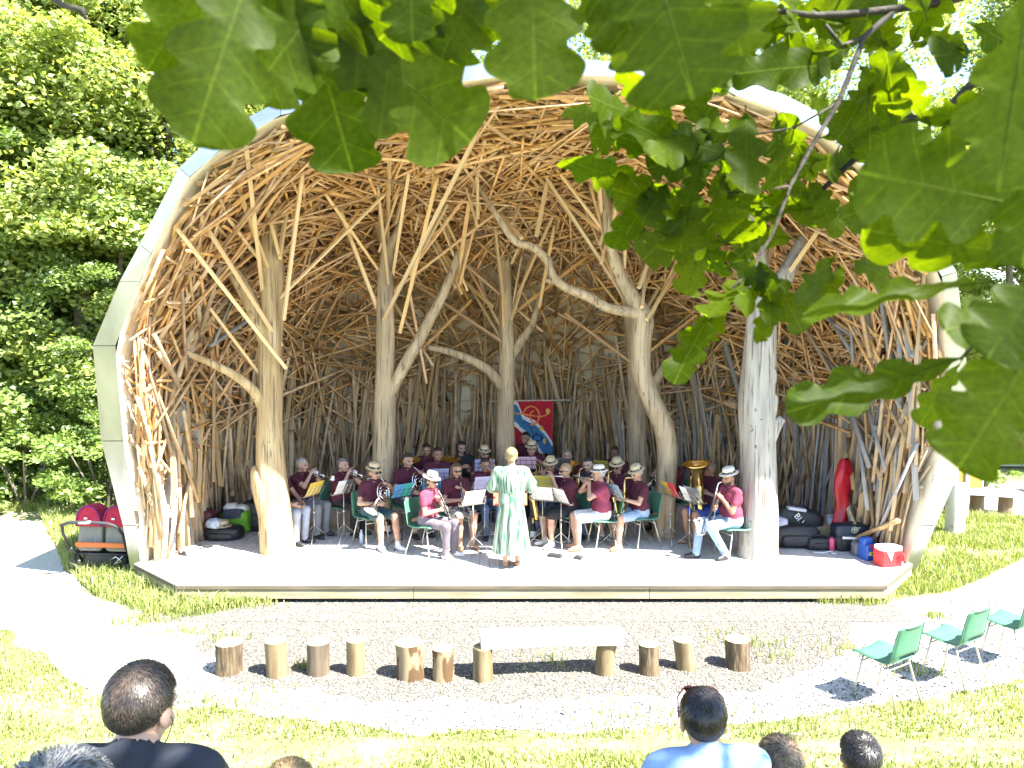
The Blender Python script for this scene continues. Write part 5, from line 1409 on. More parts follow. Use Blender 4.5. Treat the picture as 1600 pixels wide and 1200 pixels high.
p9 = player('long dark haired woman in black at the very back left of centre', 719, 14.3, 22, 'hold', cloth('black_top', (.02, .02, .022)), 'black', hair=('long', 'black'), chair_lb='chair of the woman in black at the back')
p10 = player('man in maroon polo and jeans playing trombone beside the conductor', 756, 12.55, 20, 'trombone', maroon, 'denim', hair=('short', 'black'), skin='m', chair_lb='chair of the trombone player')
trombone(p10, 'brass trombone left of the conductor')
p11 = player('man with straw hat and dark sunglasses in the back row left of the conductor', 757, 13.8, 5, 'rest', maroon, 'black', hair=('short', 'brown'), hat='straw', glasses=True, chair_lb='chair of the hatted man in the back row left of the conductor')
p13 = player('man with dark hair sitting high in front of the red banner', 822, 15.5, -18, 'rest', maroon, 'black', hair=('short', 'black'), chair_lb='stool of the man in front of the banner')
p14 = player('straw hatted horn player with brass instrument right behind the conductor', 831, 13.95, 0, 'horn', maroon, 'black', hair=('short', 'brown'), hat='straw', chair_lb='chair of the hatted brass player below the banner')
horn(p14, 'brass horn of the hatted player below the banner', M_brs)
p15 = player('man in straw hat, maroon polo and jeans playing the big saxophone', 862, 12.5, -22, 'sax', maroon, 'denim', hair=('short', 'grey'), hat='straw', chair_lb='chair of the hatted man with the big saxophone', skin='m')
sax(p15, 'large brass saxophone right beside the conductor', 1.35)
p16 = player('woman with sunglasses in maroon polo and black shorts playing flute', 890, 11.95, -58, 'flute', maroon, 'black', 'knee', hair=('short', 'fair'), glasses=True, shoe='white', chair_lb='chair of the flute player with sunglasses')
flute(p16, 'silver flute of the woman with sunglasses')
p17 = player('man with brass euphonium in the row behind the flute player', 887, 13.35, -12, 'tuba', maroon, 'black', hair=('short', 'salt'), chair_lb='chair of the euphonium player')
tuba(p17, 'brass euphonium behind the flute player', .72)
p18 = player('woman with dark tied back hair and blue jeans playing saxophone', 921, 12.55, -32, 'sax', cloth('black_polo', (.025, .02, .025)), 'denim', hair=('bun', 'black'), skin='p', chair_lb='chair of the woman with tied back hair')
sax(p18, 'brass saxophone of the woman with tied back hair', .95)
p19 = player('man in white straw hat, sunlit rose polo and white shorts with flute', 942, 11.65, -78, 'trumpet', maroon_lit, 'white', 'short', hair=('short', 'grey'), hat='white', glasses=False, shoe='sandal', chair_lb='pale green chair under the man in white shorts')
flute(p19, 'short silver piccolo of the man in white shorts')
p20 = player('dark skinned man in maroon at the back right of centre', 961, 13.7, -18, 'rest', maroon, 'black', hair=('short', 'black'), skin='d', chair_lb='chair of the man at the back right of centre')
p21 = player('man with straw hat and sunglasses playing alto saxophone, second row right', 968, 12.35, -35, 'sax', maroon, 'grey', 'short', hair=('short', 'salt'), hat='straw', glasses=True, shoe='grey', chair_lb='chair of the hatted alto saxophone player')
sax(p21, 'alto saxophone of the man with straw hat and sunglasses', 1.0)
p22 = player('man with banded straw hat and denim shorts reaching to his music, front row', 1001, 11.8, -66, 'hold', maroon, 'ldenim', 'short', hair=('short', 'grey'), hat='straw', shoe='sandal', chair_lb='green chair beside the winding trunk', feet=((.1, .3), (-.12, .48)))
sax(p22, 'golden saxophone hanging before the man in denim shorts', .95, .06)
p23 = player('black haired man in maroon polo half hidden by the winding trunk', 1056, 12.9, -60, 'trumpet', maroon, 'black', hair=('short', 'black'), chair_lb='chair of the man half hidden by the winding trunk')
horn(p23, 'silver horn peeping out left of the winding trunk', M_sil)
p24 = player('grey haired man in maroon polo and blue shorts playing the tuba', 1114, 12.0, -62, 'tuba', maroon, 'blue', 'short', hair=('short', 'salt'), skin='m', shoe='sandal', chair_lb='chair of the tuba player')
tuba(p24, 'big brass tuba with its bell turned up', 1.0)
p25 = player('bearded man in white hat, sunlit rose polo and light jeans with bass clarinet', 1146, 11.15, -74, 'clarinet', maroon_lit, 'ldenim', hair=('fringe', 'black'), hat='white', skin='m', shoe='dark', lean=.06, feet=((.10, .52), (-.10, .16)), chair_lb='green chair in the sun by the silver grey trunk')
clarinet(p25, 'bass clarinet of the bearded man', (.0, .42, .42), True)
# his beard
b = blob_mesh([E_((0, .03, -.062), (.058, .06, .055), 0), E_((0, .06, -.09), (.034, .034, .03), 0, .02)], .007, .02, lambda G: np.maximum(np.maximum(-G[..., 1] + .0, G[..., 2] + .045), np.minimum(.055 - np.abs(G[..., 2] + .062) - .045, .02 - np.abs(G[..., 0]))))
o = link('beard', np_mesh('beard', b[0], b[1], hair_mat('black'), True), p25); o.matrix_basis = Matrix.Translation(Vector(p25['_hd'])) @ Matrix.Rotation(R(-8), 4, 'X')

# conductor
M_dress = mat('mint_dress', (.045, .14, .085), .85, col2=(.33, .38, .30), scale=5.5, stretch=(6, 6, .5), detail=3, contrast=(.38, .58), bump=.3, bscale=9)
cd = person('blonde conductor in a long mint and white summer dress, seen from behind', dk(799, 10.68), 180, M_dress, M_dress, 'dress', 'l', ('bun', 'blond'), standing=True, hands=((.17, .36, 1.22), (-.17, .36, 1.16)), sleeve=1.02, shoe='sandal', head=(0, -8),
            extra=[C_((.19, -.005, 1.35), (.27, .04, 1.12), .070, .085, SHIRT, .03), C_((-.19, -.005, 1.35), (-.27, .04, 1.12), .070, .085, SHIRT, .03), C_((-.07, 0, 1.16), (.07, 0, 1.16), .115, .115, SHIRT, .04)])
def skirtf(u, v):
    a = 2 * PI * u; f = v; r = .132 + .118 * f ** .75
    r *= 1 + (.03 + .07 * f) * math.sin(a * 11 + .6 * math.sin(a * 3)) * min(1, f * 4 + .2) + .03 * f * math.sin(a * 4 + 1)
    return Vector((math.cos(a) * r * 1.0, math.sin(a) * r * .86, 1.06 - .85 * f))
b = MB(); b.grid(skirtf, 132, 18); sk = b.build('skirt', M_dress, cd, True)
b = MB(); b.lathe([(.134, 1.035), (.142, 1.05), (.142, 1.075), (.136, 1.09)], 32, sx=1.0, sy=.87); b.build('waistband', M_dress, cd, True)
# pleats of the bloused bodice
b = MB(); b.grid(lambda u, v: Vector((math.cos(2*PI*u) * (.140 + .035 * math.sin(PI * v * .9)) * (1 + .035 * math.sin(2*PI*u * 16)), math.sin(2*PI*u) * (.120 + .025 * math.sin(PI * v * .9)) * (1 + .035 * math.sin(2*PI*u*16)), 1.06 + .27 * v)), 128, 8); b.build('bodice', M_dress, cd, True)

# ------------------------------------------------------------------ music stands and what lies on them
def st(px, Y, facing, lb, kind='c', s=.74): return music_stand(dk(px, Y), facing, lb, kind, s)
sl = [(489, 12.0, 66, 'c', .76, ['yellow'], 'steel music stand before the grey haired trumpeter', 'yellow music folder before the grey haired trumpeter'),
      (536, 12.05, 56, 'c', .78, ['grey', 'white'], 'steel music stand before the man in black trousers', 'dark folder with loose white sheets before the cornet player'),
      (627, 11.75, 44, 'k', .78, ['teal', 'blue'], 'dark music stand between the two horn players', 'teal and blue folder between the two horn players'),
      (684, 12.55, 14, 'k', .88, ['lilac', 'lilac'], 'dark music stand behind the white straw hat', 'pale lilac double sheet behind the white straw hat'),
      (676, 12.3, 14, 'k', .74, ['blue'], 'dark music stand holding the bright blue folder', 'bright blue folder below the lilac sheets'),
      (739, 11.3, 32, 'c', .76, ['cream', 'white'], 'steel music stand nearest left of the conductor', 'open pile of white sheets left of the conductor'),
      (757, 11.95, 16, 'c', .86, ['lilac'], 'steel wire stand in front of the trombone player', 'single pale sheet in front of the trombone player'),
      (757, 13.1, 4, 'k', .95, ['lilac'], 'dark stand before the hatted man in the back row', 'pale blue sheet under the sunglasses of the back row hat man'),
      (822, 13.2, 0, 'k', .98, ['pink'], 'dark stand before the hatted brass player', 'pink sheet right of the conductor head'),
      (852, 12.0, -16, 'c', .86, ['olive'], 'steel stand before the man with the big saxophone', 'mustard folder right of the conductor shoulder'),
      (848, 11.7, -22, 'c', .74, ['white'], 'steel stand carrying a tilted white sheet right of the conductor', 'tilted white sheet below the mustard folder'),
      (877, 11.55, -58, 'c', .74, ['white'], 'steel stand of the flute player, front right of the conductor', 'white part sheet of the flute player'),
      (876, 12.95, -8, 'k', 1.0, ['grey'], 'dark stand before the euphonium player', 'black folder back before the euphonium player'),
      (936, 12.8, -20, 'k', .98, ['olive'], 'dark stand behind the white shorts man', 'olive folder above the white straw hat at right'),
      (961, 11.62, -58, 'c', .80, ['slate', 'slate'], 'steel stand between the two front row hats at right', 'slate blue folder between the two front row hats'),
      (1049, 11.85, -64, 'c', .78, ['red', 'yellow'], 'steel stand right of the winding trunk', 'yellow and red folder right of the winding trunk'),
      (1079, 11.5, -66, 'c', .76, ['grey', 'white'], 'steel stand in front of the tuba', 'grey folder with a white sheet in front of the tuba'),
      (1086, 11.75, -64, 'c', .72, ['white'], 'second steel stand close beside the one before the tuba', 'white sheet behind the grey folder at the tuba')]
for px, Y, fc, kd, s, cols, l1, l2 in sl:
    q = st(px, Y, fc, l1, kd, s); folder(q, cols, l2)
q = st(797, 11.25, 180, 'red conductor stand with splayed red legs', 'r', .80)
r = bpy.data.objects.new('score_tray', None); COL.objects.link(r); r.location = q.location; r.rotation_euler = q.rotation_euler; tag(r, 'wide orange red score folder on the conductor stand', 'score')
b = MB(); b.box((0, .0, .84), (.50, .20, .02), Matrix.Rotation(.9, 3, 'X'), bev=.004); b.build('cover', mat('orange_red_folder', (.55, .10, .045), .6), r)
b = MB(); b.box((.06, -.012, .858), (.30, .17, .012), Matrix.Rotation(.9, 3, 'X')); b.build('page', M_paper, r)

# drums
M_shell = mat('drum_shell', (.06, .05, .05), .3); M_skin = mat('drum_head', (.66, .64, .6), .6)
def drum(px, Y, z, rad, h, lb, tilt=0):
    c = dk(px, Y); r = empty('drum', c, label=lb, cat='drum', group='percussion at the back left'); Mx = Matrix.Translation((0, 0, z)) @ Matrix.Rotation(tilt, 4, 'X')
    b = MB(); b.lathe([(rad, 0), (rad, h)], 24, Mx); b.build('shell', M_shell, r, True)
    b = MB(); b.lathe([(rad + .012, h - .02), (rad + .012, h + .006), (rad - .01, h + .006)], 24, Mx); b.lathe([(rad + .012, .02), (rad + .012, 0), (rad - .01, 0)], 24, Mx); b.build('hoop', M_crm, r, True)
    b = MB(); b.lathe([(rad - .008, h), (.001, h + .001)], 24, Mx); b.build('head', M_skin, r)
    for k in range(3):
        a = k * 2.1; b = MB(); b.tube([Vector((.05 * math.cos(a), .05 * math.sin(a), z * .7)), Vector((.26 * math.cos(a), .26 * math.sin(a), 0))], .01, 6); b.build('leg', M_crm, r)
    b = MB(); b.tube([(0, 0, z * .3), (0, 0, z)], .012, 6); b.build('post', M_crm, r)
drum(655, 13.85, .62, .18, .14, 'snare drum in front of the drummer', .25); drum(690, 13.9, .55, .20, .22, 'tom drum right of the snare drum', .3)
for px, z, lb in ((702, 1.02, 'cymbal on a stand between the drummer and the woman in black'), (640, 1.0, 'cymbal on a stand left of the drummer')):
    c = dk(px, 13.95); r = empty('cymbal_stand', c, label=lb, cat='cymbal')
    b = MB(); b.lathe([(.21, 0), (.06, .022), (.03, .034), (.004, .036)], 24, Matrix.Translation((0, 0, z)) @ Matrix.Rotation(.2, 4, 'X')); b.build('cymbal', M_brs, r, True)
    b = MB(); b.tube([(0, 0, .1), (0, 0, z + .05)], .009, 6); b.build('pole', M_crm, r)
    for k in range(3): b = MB(); a = k * 2.09; b.tube([(0, 0, .3), (.22 * math.cos(a), .22 * math.sin(a), 0)], .008, 6); b.build('leg', M_crm, r)

# ------------------------------------------------------------------ banner
Yb = 16.15
tl, br = at(800, 626, Yb), at(863.5, 709, Yb)
BW, BH = br.x - tl.x, tl.z - br.z
ban = empty('band_banner', ((tl.x + br.x) / 2, Yb, br.z), label='red banner with a wavy blue and white band and an orange music clef', cat='banner')
M_br = cloth('banner_red', (.40, .012, .03)); M_bw = cloth('banner_white', (.62, .62, .60)); M_bb = cloth('banner_blue', (.035, .14, .30), (.05, .20, .40)); M_bo = cloth('banner_orange', (.68, .24, .06)); M_by = cloth('banner_gold', (.60, .42, .08)); M_bn = cloth('banner_navy', (.015, .03, .10))
def ip(pts, u):
    for (a, va), (b_, vb) in zip(pts[:-1], pts[1:]):
        if u <= b_: return va + (vb - va) * (u - a) / (b_ - a)
    return pts[-1][1]
up_ = [(0, .02), (.12, .05), (.19, .16), (.26, .31), (.40, .37), (.58, .42), (.72, .54), (.84, .64), (1.0, .83)]
lo_ = [(0, .38), (.12, .44), (.22, .52), (.36, .60), (.52, .78), (.64, .88), (.76, 1.0), (1.0, 1.2)]
clef = [(.02 + .0, .235), (.25, .25), (.5, .285), (.7, .30), (.80, .285), (.87, .25)]
circ = [(.47 + .20 * math.cos(a), .285 - .175 * math.sin(a)) for a in [x_ * .12 for x_ in range(-14, 26)]]
loop2 = [(.60 - .18 * math.cos(a) * 1.0 + .02, .30 - .13 * math.sin(a)) for a in [x_ * .15 for x_ in range(-8, 8)]]
def dseg(u, v, L_):
    best = 9
    for (a, b_), (c, d) in zip(L_[:-1], L_[1:]):
        dx, dy = c - a, (d - b_) * 1.32; px_, py_ = u - a, (v - b_) * 1.32; t = max(0, min(1, (px_*dx + py_*dy) / (dx*dx + dy*dy + 1e-9))); best = min(best, math.hypot(px_ - t*dx, py_ - t*dy))
    return best
def bcol(u, v):
    if dseg(u, v, circ) < .018 or dseg(u, v, clef) < .018 or dseg(u, v, loop2) < .015: return 3
    if ((u - .88) / .05) ** 2 + ((v - .20) / .055) ** 2 < 1: return 4
    if ((u - .71) / .05) ** 2 + ((v - .52) / .05) ** 2 < 1 or ((u - .80) / .04) ** 2 + ((v - .76) / .05) ** 2 < 1: return 4
    a, b_ = ip(up_, u), ip(lo_, u)
    if a - .045 < v < a + .035 or b_ - .02 < v < b_ + .07: return 1
    if a < v < b_:
        if abs(((u - .62) / .12) ** 2 + ((v - .70) / .06) ** 2 - 1) < .45 or abs(v - .5 - .12 * math.sin(u * 14)) < .012: return 5
        return 2
    return 0
def banf(u, v): return Vector((tl.x + BW * u, Yb + .018 * math.sin(u * 17 + v * 1.5) + .01 * math.sin(u * 7 - v * 4), tl.z - BH * v))
b = MB(); nu, nv = 72, 96
b.grid(banf, nu, nv); b.m = [bcol((i + .5) / nu, (j + .5) / nv) for i in range(nu) for j in range(nv)]
b.build('cloth', [M_br, M_bw, M_bb, M_bo, M_by, M_bn], ban, True, True)
b = MB(); b.tube([at(767, 627, Yb), at(893, 625, Yb)], .014, 8); b.build('cross_pole', mat('white_pole', (.62, .6, .52), .5), ban, True, True)
b = MB(); p_ = at(784, 627, Yb + .05); b.tube([Vector((p_.x, p_.y, FZ)), p_ + Vector((0, 0, .15))], .016, 8); b.build('upright_pole', mat('yellow_pole', (.55, .40, .04), .5), ban, True, True)
# ------------------------------------------------------------------ bags and boxes
def superq(b, c, sz, e1=.5, e2=.5, n=18, seed=0, lump=.05, Mx=None, m=0):
    def sg(w, e): return math.copysign(abs(w) ** e, w)
    def f(u, v):
        a = 2 * PI * u; t = PI * (v - .5); q = Vector((sg(math.cos(t), e1) * sg(math.cos(a), e2), sg(math.cos(t), e1) * sg(math.sin(a), e2), sg(math.sin(t), e1)))
        q *= 1 + lump * mnoise.noise(q * 1.7 + Vector((seed, 0, 0))) + lump * .5 * mnoise.noise(q * 4 + Vector((0, seed, 0)))
        p = Vector((q.x * sz[0] / 2, q.y * sz[1] / 2, q.z * sz[2] / 2))
        return Vector(c) + (Mx @ p if Mx is not None else p)
    b.grid(f, n * 2, n, m)
def prop(name, label, cat, px, Y): return empty(name, dk(px, Y), 0, label, cat)
nyl = lambda n, c: mat('nylon_' + n, c, .55, col2=tuple(q * 1.6 for q in c), scale=6, bump=.5, bscale=9)
M_blkn = nyl('black', (.014, .014, .017)); M_mar = nyl('maroon', (.06, .012, .02)); M_gbag = nyl('lime', (.13, .33, .02)); M_navy = nyl('navy', (.012, .018, .035)); M_gcl = nyl('greycloth', (.12, .12, .15))
def bag(label, cat, px, Y, w, h, d, m, e1=.45, e2=.55, seed=1, tilt=0, name='bag', pocket=True, strap=True, dx=0, z=0, rz=0):
    r = prop(name, label, cat, px, Y); r.rotation_euler = (0, 0, rz); Mx = Matrix.Rotation(tilt, 3, 'Y')
    r.location.z += z
    b = MB(); superq(b, (dx, 0, h / 2 - .005), (w, d, h), e1, e2, 14, seed, .10, Mx); b.build('body', m, r, True)
    if pocket: b = MB(); superq(b, (dx, -d * .44, h * .36), (w * .66, d * .3, h * .46), .4, .4, 8, seed + 1, .08, Mx); b.build('pocket', m, r, True)
    if strap: b = MB(); b.tube([Vector((dx - w * .2, -.02, h * .93)), Vector((dx - w * .1, -.03, h * 1.08)), Vector((dx + w * .1, -.03, h * 1.08)), Vector((dx + w * .2, -.02, h * .93))], .012, 6); b.build('strap', M_blkn, r, True)
    return r
# left heap
bag('maroon rucksack leaning on the left wall beside the bottle', 'bag', 318, 12.3, .30, .46, .30, M_mar, seed=2, tilt=.2)
bag('black holdall lying in front of the green shopping bag', 'bag', 347, 12.2, .62, .22, .36, M_blkn, seed=3, e1=.6)
bag('black bag at the back of the left heap', 'bag', 330, 12.9, .48, .42, .3, M_blkn, seed=4)
bag('black instrument case standing beside the honey coloured trunk', 'case', 396, 12.75, .36, .50, .26, M_blkn, seed=5, e1=.25, e2=.25)
r = bag('lime green shopping bag stuffed with white and dark cloth', 'bag', 368, 12.6, .46, .40, .30, M_gbag, seed=6, pocket=False)
b = MB(); superq(b, (-.08, 0, .40), (.26, .22, .18), .8, .8, 10, 8, .25); superq(b, (.1, .0, .41), (.2, .2, .12), .8, .8, 10, 9, .3); b.build('white_cloth', cloth('crumpled_white', (.6, .6, .58)), r, True)
b = MB(); superq(b, (-.02, -.10, .33), (.34, .12, .18), .6, .6, 10, 10, .2); b.build('dark_cloth', cloth('crumpled_dark', (.05, .06, .08)), r, True)
r = prop('cloth_bundle', 'pale blue checked cloth bundle on the black holdall', 'cloth', 332, 12.1); r.location.z += .20; b = MB(); superq(b, (0, 0, .07), (.24, .2, .17), .8, .8, 12, 11, .3); b.build('cloth', mat('pale_blue_cloth', (.32, .38, .48), .9, col2=(.52, .58, .66), scale=20), r, True)
r = prop('spare_hat', 'straw hat lying upside on the left bag heap', 'hat', 347, 12.15); r.location.z += .215; o = link('crown_and_brim', hat_me['straw'], r); o.location = (0, 0, .012); link('hat_band', band_me, o)
def bottle(label, px, Y, foil, glass_c, h=.32, lab=None):
    r = prop('bottle', label, 'bottle', px, Y); b = MB(); b.lathe([(.001, 0), (.042, 0), (.044, .01), (.044, h * .52), (.036, h * .62), (.017, h * .78)], 16); b.build('glass', glass_c, r, True)
    b = MB(); b.lathe([(.020, h * .70), (.0175, h * .80), (.0165, h * .93), (.018, h * .94), (.018, h), (.001, h)], 14); b.build('foil', foil, r, True)
    b = MB(); b.lathe([(.0448, h * .14), (.0448, h * .42)], 16); b.build('paper_label', lab or M_paper, r, True)
M_bgl = mat('dark_bottle_glass', (.008, .012, .008), .1); M_cop = mat('copper_foil', (.62, .30, .18), .35, .6); M_gldf = mat('gold_foil', (.62, .45, .12), .35, .7)
bottle('dark sparkling wine bottle with copper foil by the left wall', 294, 11.85, M_cop, M_bgl, .42, mat('black_label', (.02, .02, .02), .6))
bottle('dark wine bottle under the stand right of the conductor', 833, 12.1, M_gldf, M_bgl, .36); bottle('wine bottle with gold foil behind the hatted horn player', 605, 12.5, M_gldf, M_bgl, .34); bottle('second wine bottle beside the one with gold foil', 599, 12.55, M_cop, M_bgl, .34)
M_pet = mat('clear_bottle', (.42, .48, .60), .15)
for px, Y, lb in ((563, 11.9, 'clear water bottle beside the horn player chair'), (741, 12.2, 'clear water bottle behind the white sheets stand')):
    r = prop('water_bottle', lb, 'bottle', px, Y); b = MB(); b.lathe([(.001, 0), (.03, 0), (.032, .02), (.03, .07), (.032, .13), (.028, .17), (.012, .2)], 14); b.build('body', M_pet, r, True); b = MB(); b.lathe([(.013, .198), (.013, .22), (.001, .221)], 10); b.build('cap', M_paper, r, True)
r = prop('side_drum_pad', 'round black and white hand drum lying at the left deck edge', 'drum', 293, 11.35); b = MB(); b.lathe([(.15, .0), (.155, .03), (.15, .07), (.14, .075)], 24); b.build('shell', mat('striped_shell', (.02, .02, .02), .5, col2=(.7, .7, .7), scale=9, contrast=(.5, .52)), r, True); b = MB(); b.lathe([(.141, .073), (.001, .078)], 24); b.build('head', M_skin, r)
r = prop('strap_bundle', 'black strap bundle beside the hand drum', 'strap', 312, 11.6); b = MB(); b.tube([(-.12, 0, .02), (-.04, .05, .05), (.05, -.03, .04), (.14, .03, .03), (.05, .06, .02), (-.05, .02, .05)], .018, 6); b.build('strap', M_blkn, r, True)
r = prop('folded_music_stand', 'folded wire music stand leaning on the left wall battens', 'music stand', 268, 11.5); b = MB()
q = at(268, 772, 11.25) - dk(268, 11.5)
for dx in (-.08, -.03, .03, .08): b.tube([Vector((q.x - .1 + dx * .3, -.05, .02)), q + Vector((dx, 0, 0)), q + Vector((dx * 2, 0, .12))], .005, 5)
for dz in (0, .06, .12): b.tube([q + Vector((-.14, 0, dz)), q + Vector((.14, 0, dz + .02))], .005, 5)
b.build('frame', M_stc, r)
# right heap
r = bag('large black gig bag slumped against the right wall', 'bag', 1247, 12.0, .80, .56, .34, M_blkn, seed=12, tilt=.18, name='gig_bag', e1=.55)
b = MB(); superq(b, (-.06, -.14, .56), (.30, .14, .05), .3, .3, 8, 2, .05, Matrix.Rotation(.15, 3, 'Y')); b.build('white_panel', mat('pale_panel', (.5, .52, .6), .6), r, True)
tx = bpy.data.curves.new('lettering', 'FONT'); tx.body = 'BLUY'; tx.size = .14; tx.extrude = .002; tx.align_x = 'CENTER'
to = bpy.data.objects.new('tmp', tx); COL.objects.link(to); dg = bpy.context.evaluated_depsgraph_get(); tme = bpy.data.meshes.new_from_object(to.evaluated_get(dg)); COL.objects.unlink(to); bpy.data.objects.remove(to)
tme.materials.clear(); tme.materials.append(M_paper)
o = link('lettering', tme, r); o.location = (-.02, -.205, .33); o.rotation_euler = (R(82), R(52), 0)
bag('black rucksack lying in front of the gig bag', 'bag', 1243, 11.75, .74, .36, .36, M_blkn, seed=13, e1=.6)
r = prop('cloth_bundle', 'crumpled pale lilac cloth on the black rucksack', 'cloth', 1222, 11.72); r.location.z += .34; b = MB(); superq(b, (0, 0, .05), (.20, .16, .14), .8, .8, 12, 15, .35); b.build('cloth', cloth('pale_lilac', (.40, .40, .52)), r, True)
r = prop('cardboard_box', 'beige cardboard box behind the small black bag', 'box', 1286, 12.0); b = MB(); b.box((0, 0, .14), (.40, .26, .28), Matrix.Rotation(.2, 3, 'Z'), bev=.006); b.build('carton', mat('cardboard', (.36, .28, .17), .85, col2=(.42, .33, .2), scale=5), r); b = MB()
for k in range(5): b.box((.04 + k * .035, -.135, .06), (.018, .004, .03), Matrix.Rotation(.2, 3, 'Z'))
b.build('printed_marks', M_staff, r)
bag('small black pouch bag before the cardboard box', 'bag', 1281, 11.6, .36, .20, .26, M_blkn, seed=16)
r = prop('carrier_cup', 'white and blue printed carton behind the pink bottle', 'carton', 1301, 12.05); b = MB(); b.box((0, 0, .21), (.13, .12, .42), bev=.008); b.build('carton', mat('printed_carton', (.62, .66, .72), .6, col2=(.2, .3, .5), scale=12, contrast=(.55, .6)), r)
r = prop('drinking_bottle', 'pink metal drinking bottle between the bags', 'bottle', 1303, 11.5); b = MB(); b.lathe([(.001, 0), (.042, 0), (.046, .01), (.046, .17), (.03, .20)], 18); b.build('body', mat('pink_bottle', (.66, .08, .18), .4), r, True); b = MB(); b.lathe([(.031, .195), (.031, .23), (.001, .232)], 14); b.build('cap', M_blkn, r, True)
r = bag('navy messenger bag with a round pale green emblem on its flap', 'bag', 1329, 11.55, .46, .40, .24, M_blkn, seed=18, e1=.25, e2=.3, strap=True, pocket=True)
b = MB(); superq(b, (0, -.03, .31), (.50, .26, .20), .25, .3, 12, 3, .04); b.build('flap', M_navy, r, True)
b = MB(); b.lathe([(.038, 0), (.048, .0), (.048, .004), (.038, .004)], 20, Matrix.Translation((.02, -.162, .345)) @ Matrix.Rotation(PI / 2, 4, 'X')); b.box((.02, -.163, .345), (.02, .004, .05)); b.box((.02, -.1635, .355), (.045, .004, .014)); b.box((.085, -.163, .375), (.05, .004, .012)); b.build('emblem', mat('pale_green_print', (.42, .5, .32), .6), r)
b = MB(); b.bar((-.16, -.165, .225), (.18, -.165, .215), .004, .035); b.build('reflective_strip', M_paper, r); b = MB(); b.box((.06, -.168, .16), (.025, .006, .07)); b.box((.09, -.168, .155), (.02, .006, .06)); b.build('buckle', mat('yellow_buckle', (.6, .5, .12), .5), r)
r = prop('loose_cable', 'white cable looped before the small black pouch', 'cable', 1296, 11.35); b = MB(); b.tube([(-.2, 0, .012), (-.05, -.02, .012), (.02, .04, .012), (.08, .0, .03), (.05, -.05, .012), (.12, -.06, .012)], .011, 6); b.build('cable', M_paper, r, True)
bag('grey cloth pouch beside the blue box', 'bag', 1348, 11.25, .24, .22, .2, M_gcl, seed=21, pocket=False)
def tote(label, px, Y, w, h, d, m, rz, extra):
    r = prop('cool_box', label, 'box', px, Y); r.rotation_euler = (0, 0, rz); b = MB(); b.box((0, 0, h / 2), (w, d, h), bev=.015); b.build('body', m, r); extra(r, w, h, d); return r
def bx1(r, w, h, d):
    b = MB(); b.box((-.02, -d / 2 - .003, h * .45), (w * .5, .004, h * .24)); b.build('yellow_tag', mat('yellow_tag', (.66, .58, .06), .6), r); b = MB(); b.box((-.02, -d / 2 - .0055, h * .44), (w * .2, .004, h * .1)); b.build('tag_print', M_staff, r)
    b = MB(); b.add([(-w * .42, -d / 2 - .003, h), (w * .3, -d / 2 - .003, h), (-w * .06, -d / 2 - .003, h * .62)], [(0, 1, 2)]); b.build('red_flap', mat('dark_red', (.35, .03, .07), .6), r); b = MB(); superq(b, (-.04, .02, h + .03), (w * .7, d * .7, .12), .4, .4, 10, 1, .06); b.build('lid', mat('blue_plastic', (.02, .08, .36), .5), r, True)
tote('blue cool box with a yellow tag beside the red one', 1362, 11.05, .22, .24, .2, MATS.get('blue_plastic') or mat('blue_plastic', (.02, .08, .36), .5), .25, bx1)
def bx2(r, w, h, d):
    b = MB(); superq(b, (0, 0, h + .015), (w * 1.02, d * 1.02, .07), .3, .3, 10, 1, .05); b.build('white_lid', M_white, r, True)
    b = MB(); b.add([(-w * .38, -d / 2 - .006, h + .02), (w * .06, -d / 2 - .006, h + .02), (-w * .1, -d / 2 - .010, h * .36)], [(0, 1, 2)]); b.build('towel', mat('pale_towel', (.52, .62, .62), .9, col2=(.7, .72, .68), scale=25), r)
    b = MB(); b.tube([(w * .3, -d / 2 - .01, h * .35), (w * .3, -d / 2 - .03, h * .40), (w * .3, -d / 2 - .03, h * .8), (w * .46, -d / 2 - .03, h * .8), (w * .46, -d / 2 - .03, h * .40), (w * .46, -d / 2 - .01, h * .35)], .011, 6); b.build('handle', mat('red_plastic', (.55, .025, .03), .45), r, True)
tote('red cool box with a white lid and a towel hanging out, at the deck corner', 1392, 10.75, .32, .24, .22, mat('red_plastic', (.55, .025, .03), .45), .2, bx2)
r = prop('rolled_socks', 'small cream roll at the right foot of the red box', 'cloth', 1409, 10.72); b = MB(); superq(b, (0, 0, .04), (.12, .09, .085), .8, .8, 10, 3, .15); b.build('cloth', cloth('cream_roll', (.6, .58, .5)), r, True)
bag('dark red patterned pouch behind the blue box', 'bag', 1371, 11.3, .22, .30, .16, mat('dark_red_pattern', (.10, .015, .02), .8, col2=(.3, .05, .04), scale=24), seed=24, pocket=False, strap=False)
r = prop('blue_tube', 'blue plastic tube leaning behind the red box', 'tube', 1380, 11.35); b = MB(); b.lathe([(.001, 0), (.035, 0), (.035, .2), (.028, .3), (.04, .42), (.04, .52), (.02, .56), (.001, .565)], 14); b.build('body', mat('blue_tube', (.05, .14, .36), .4), r, True)
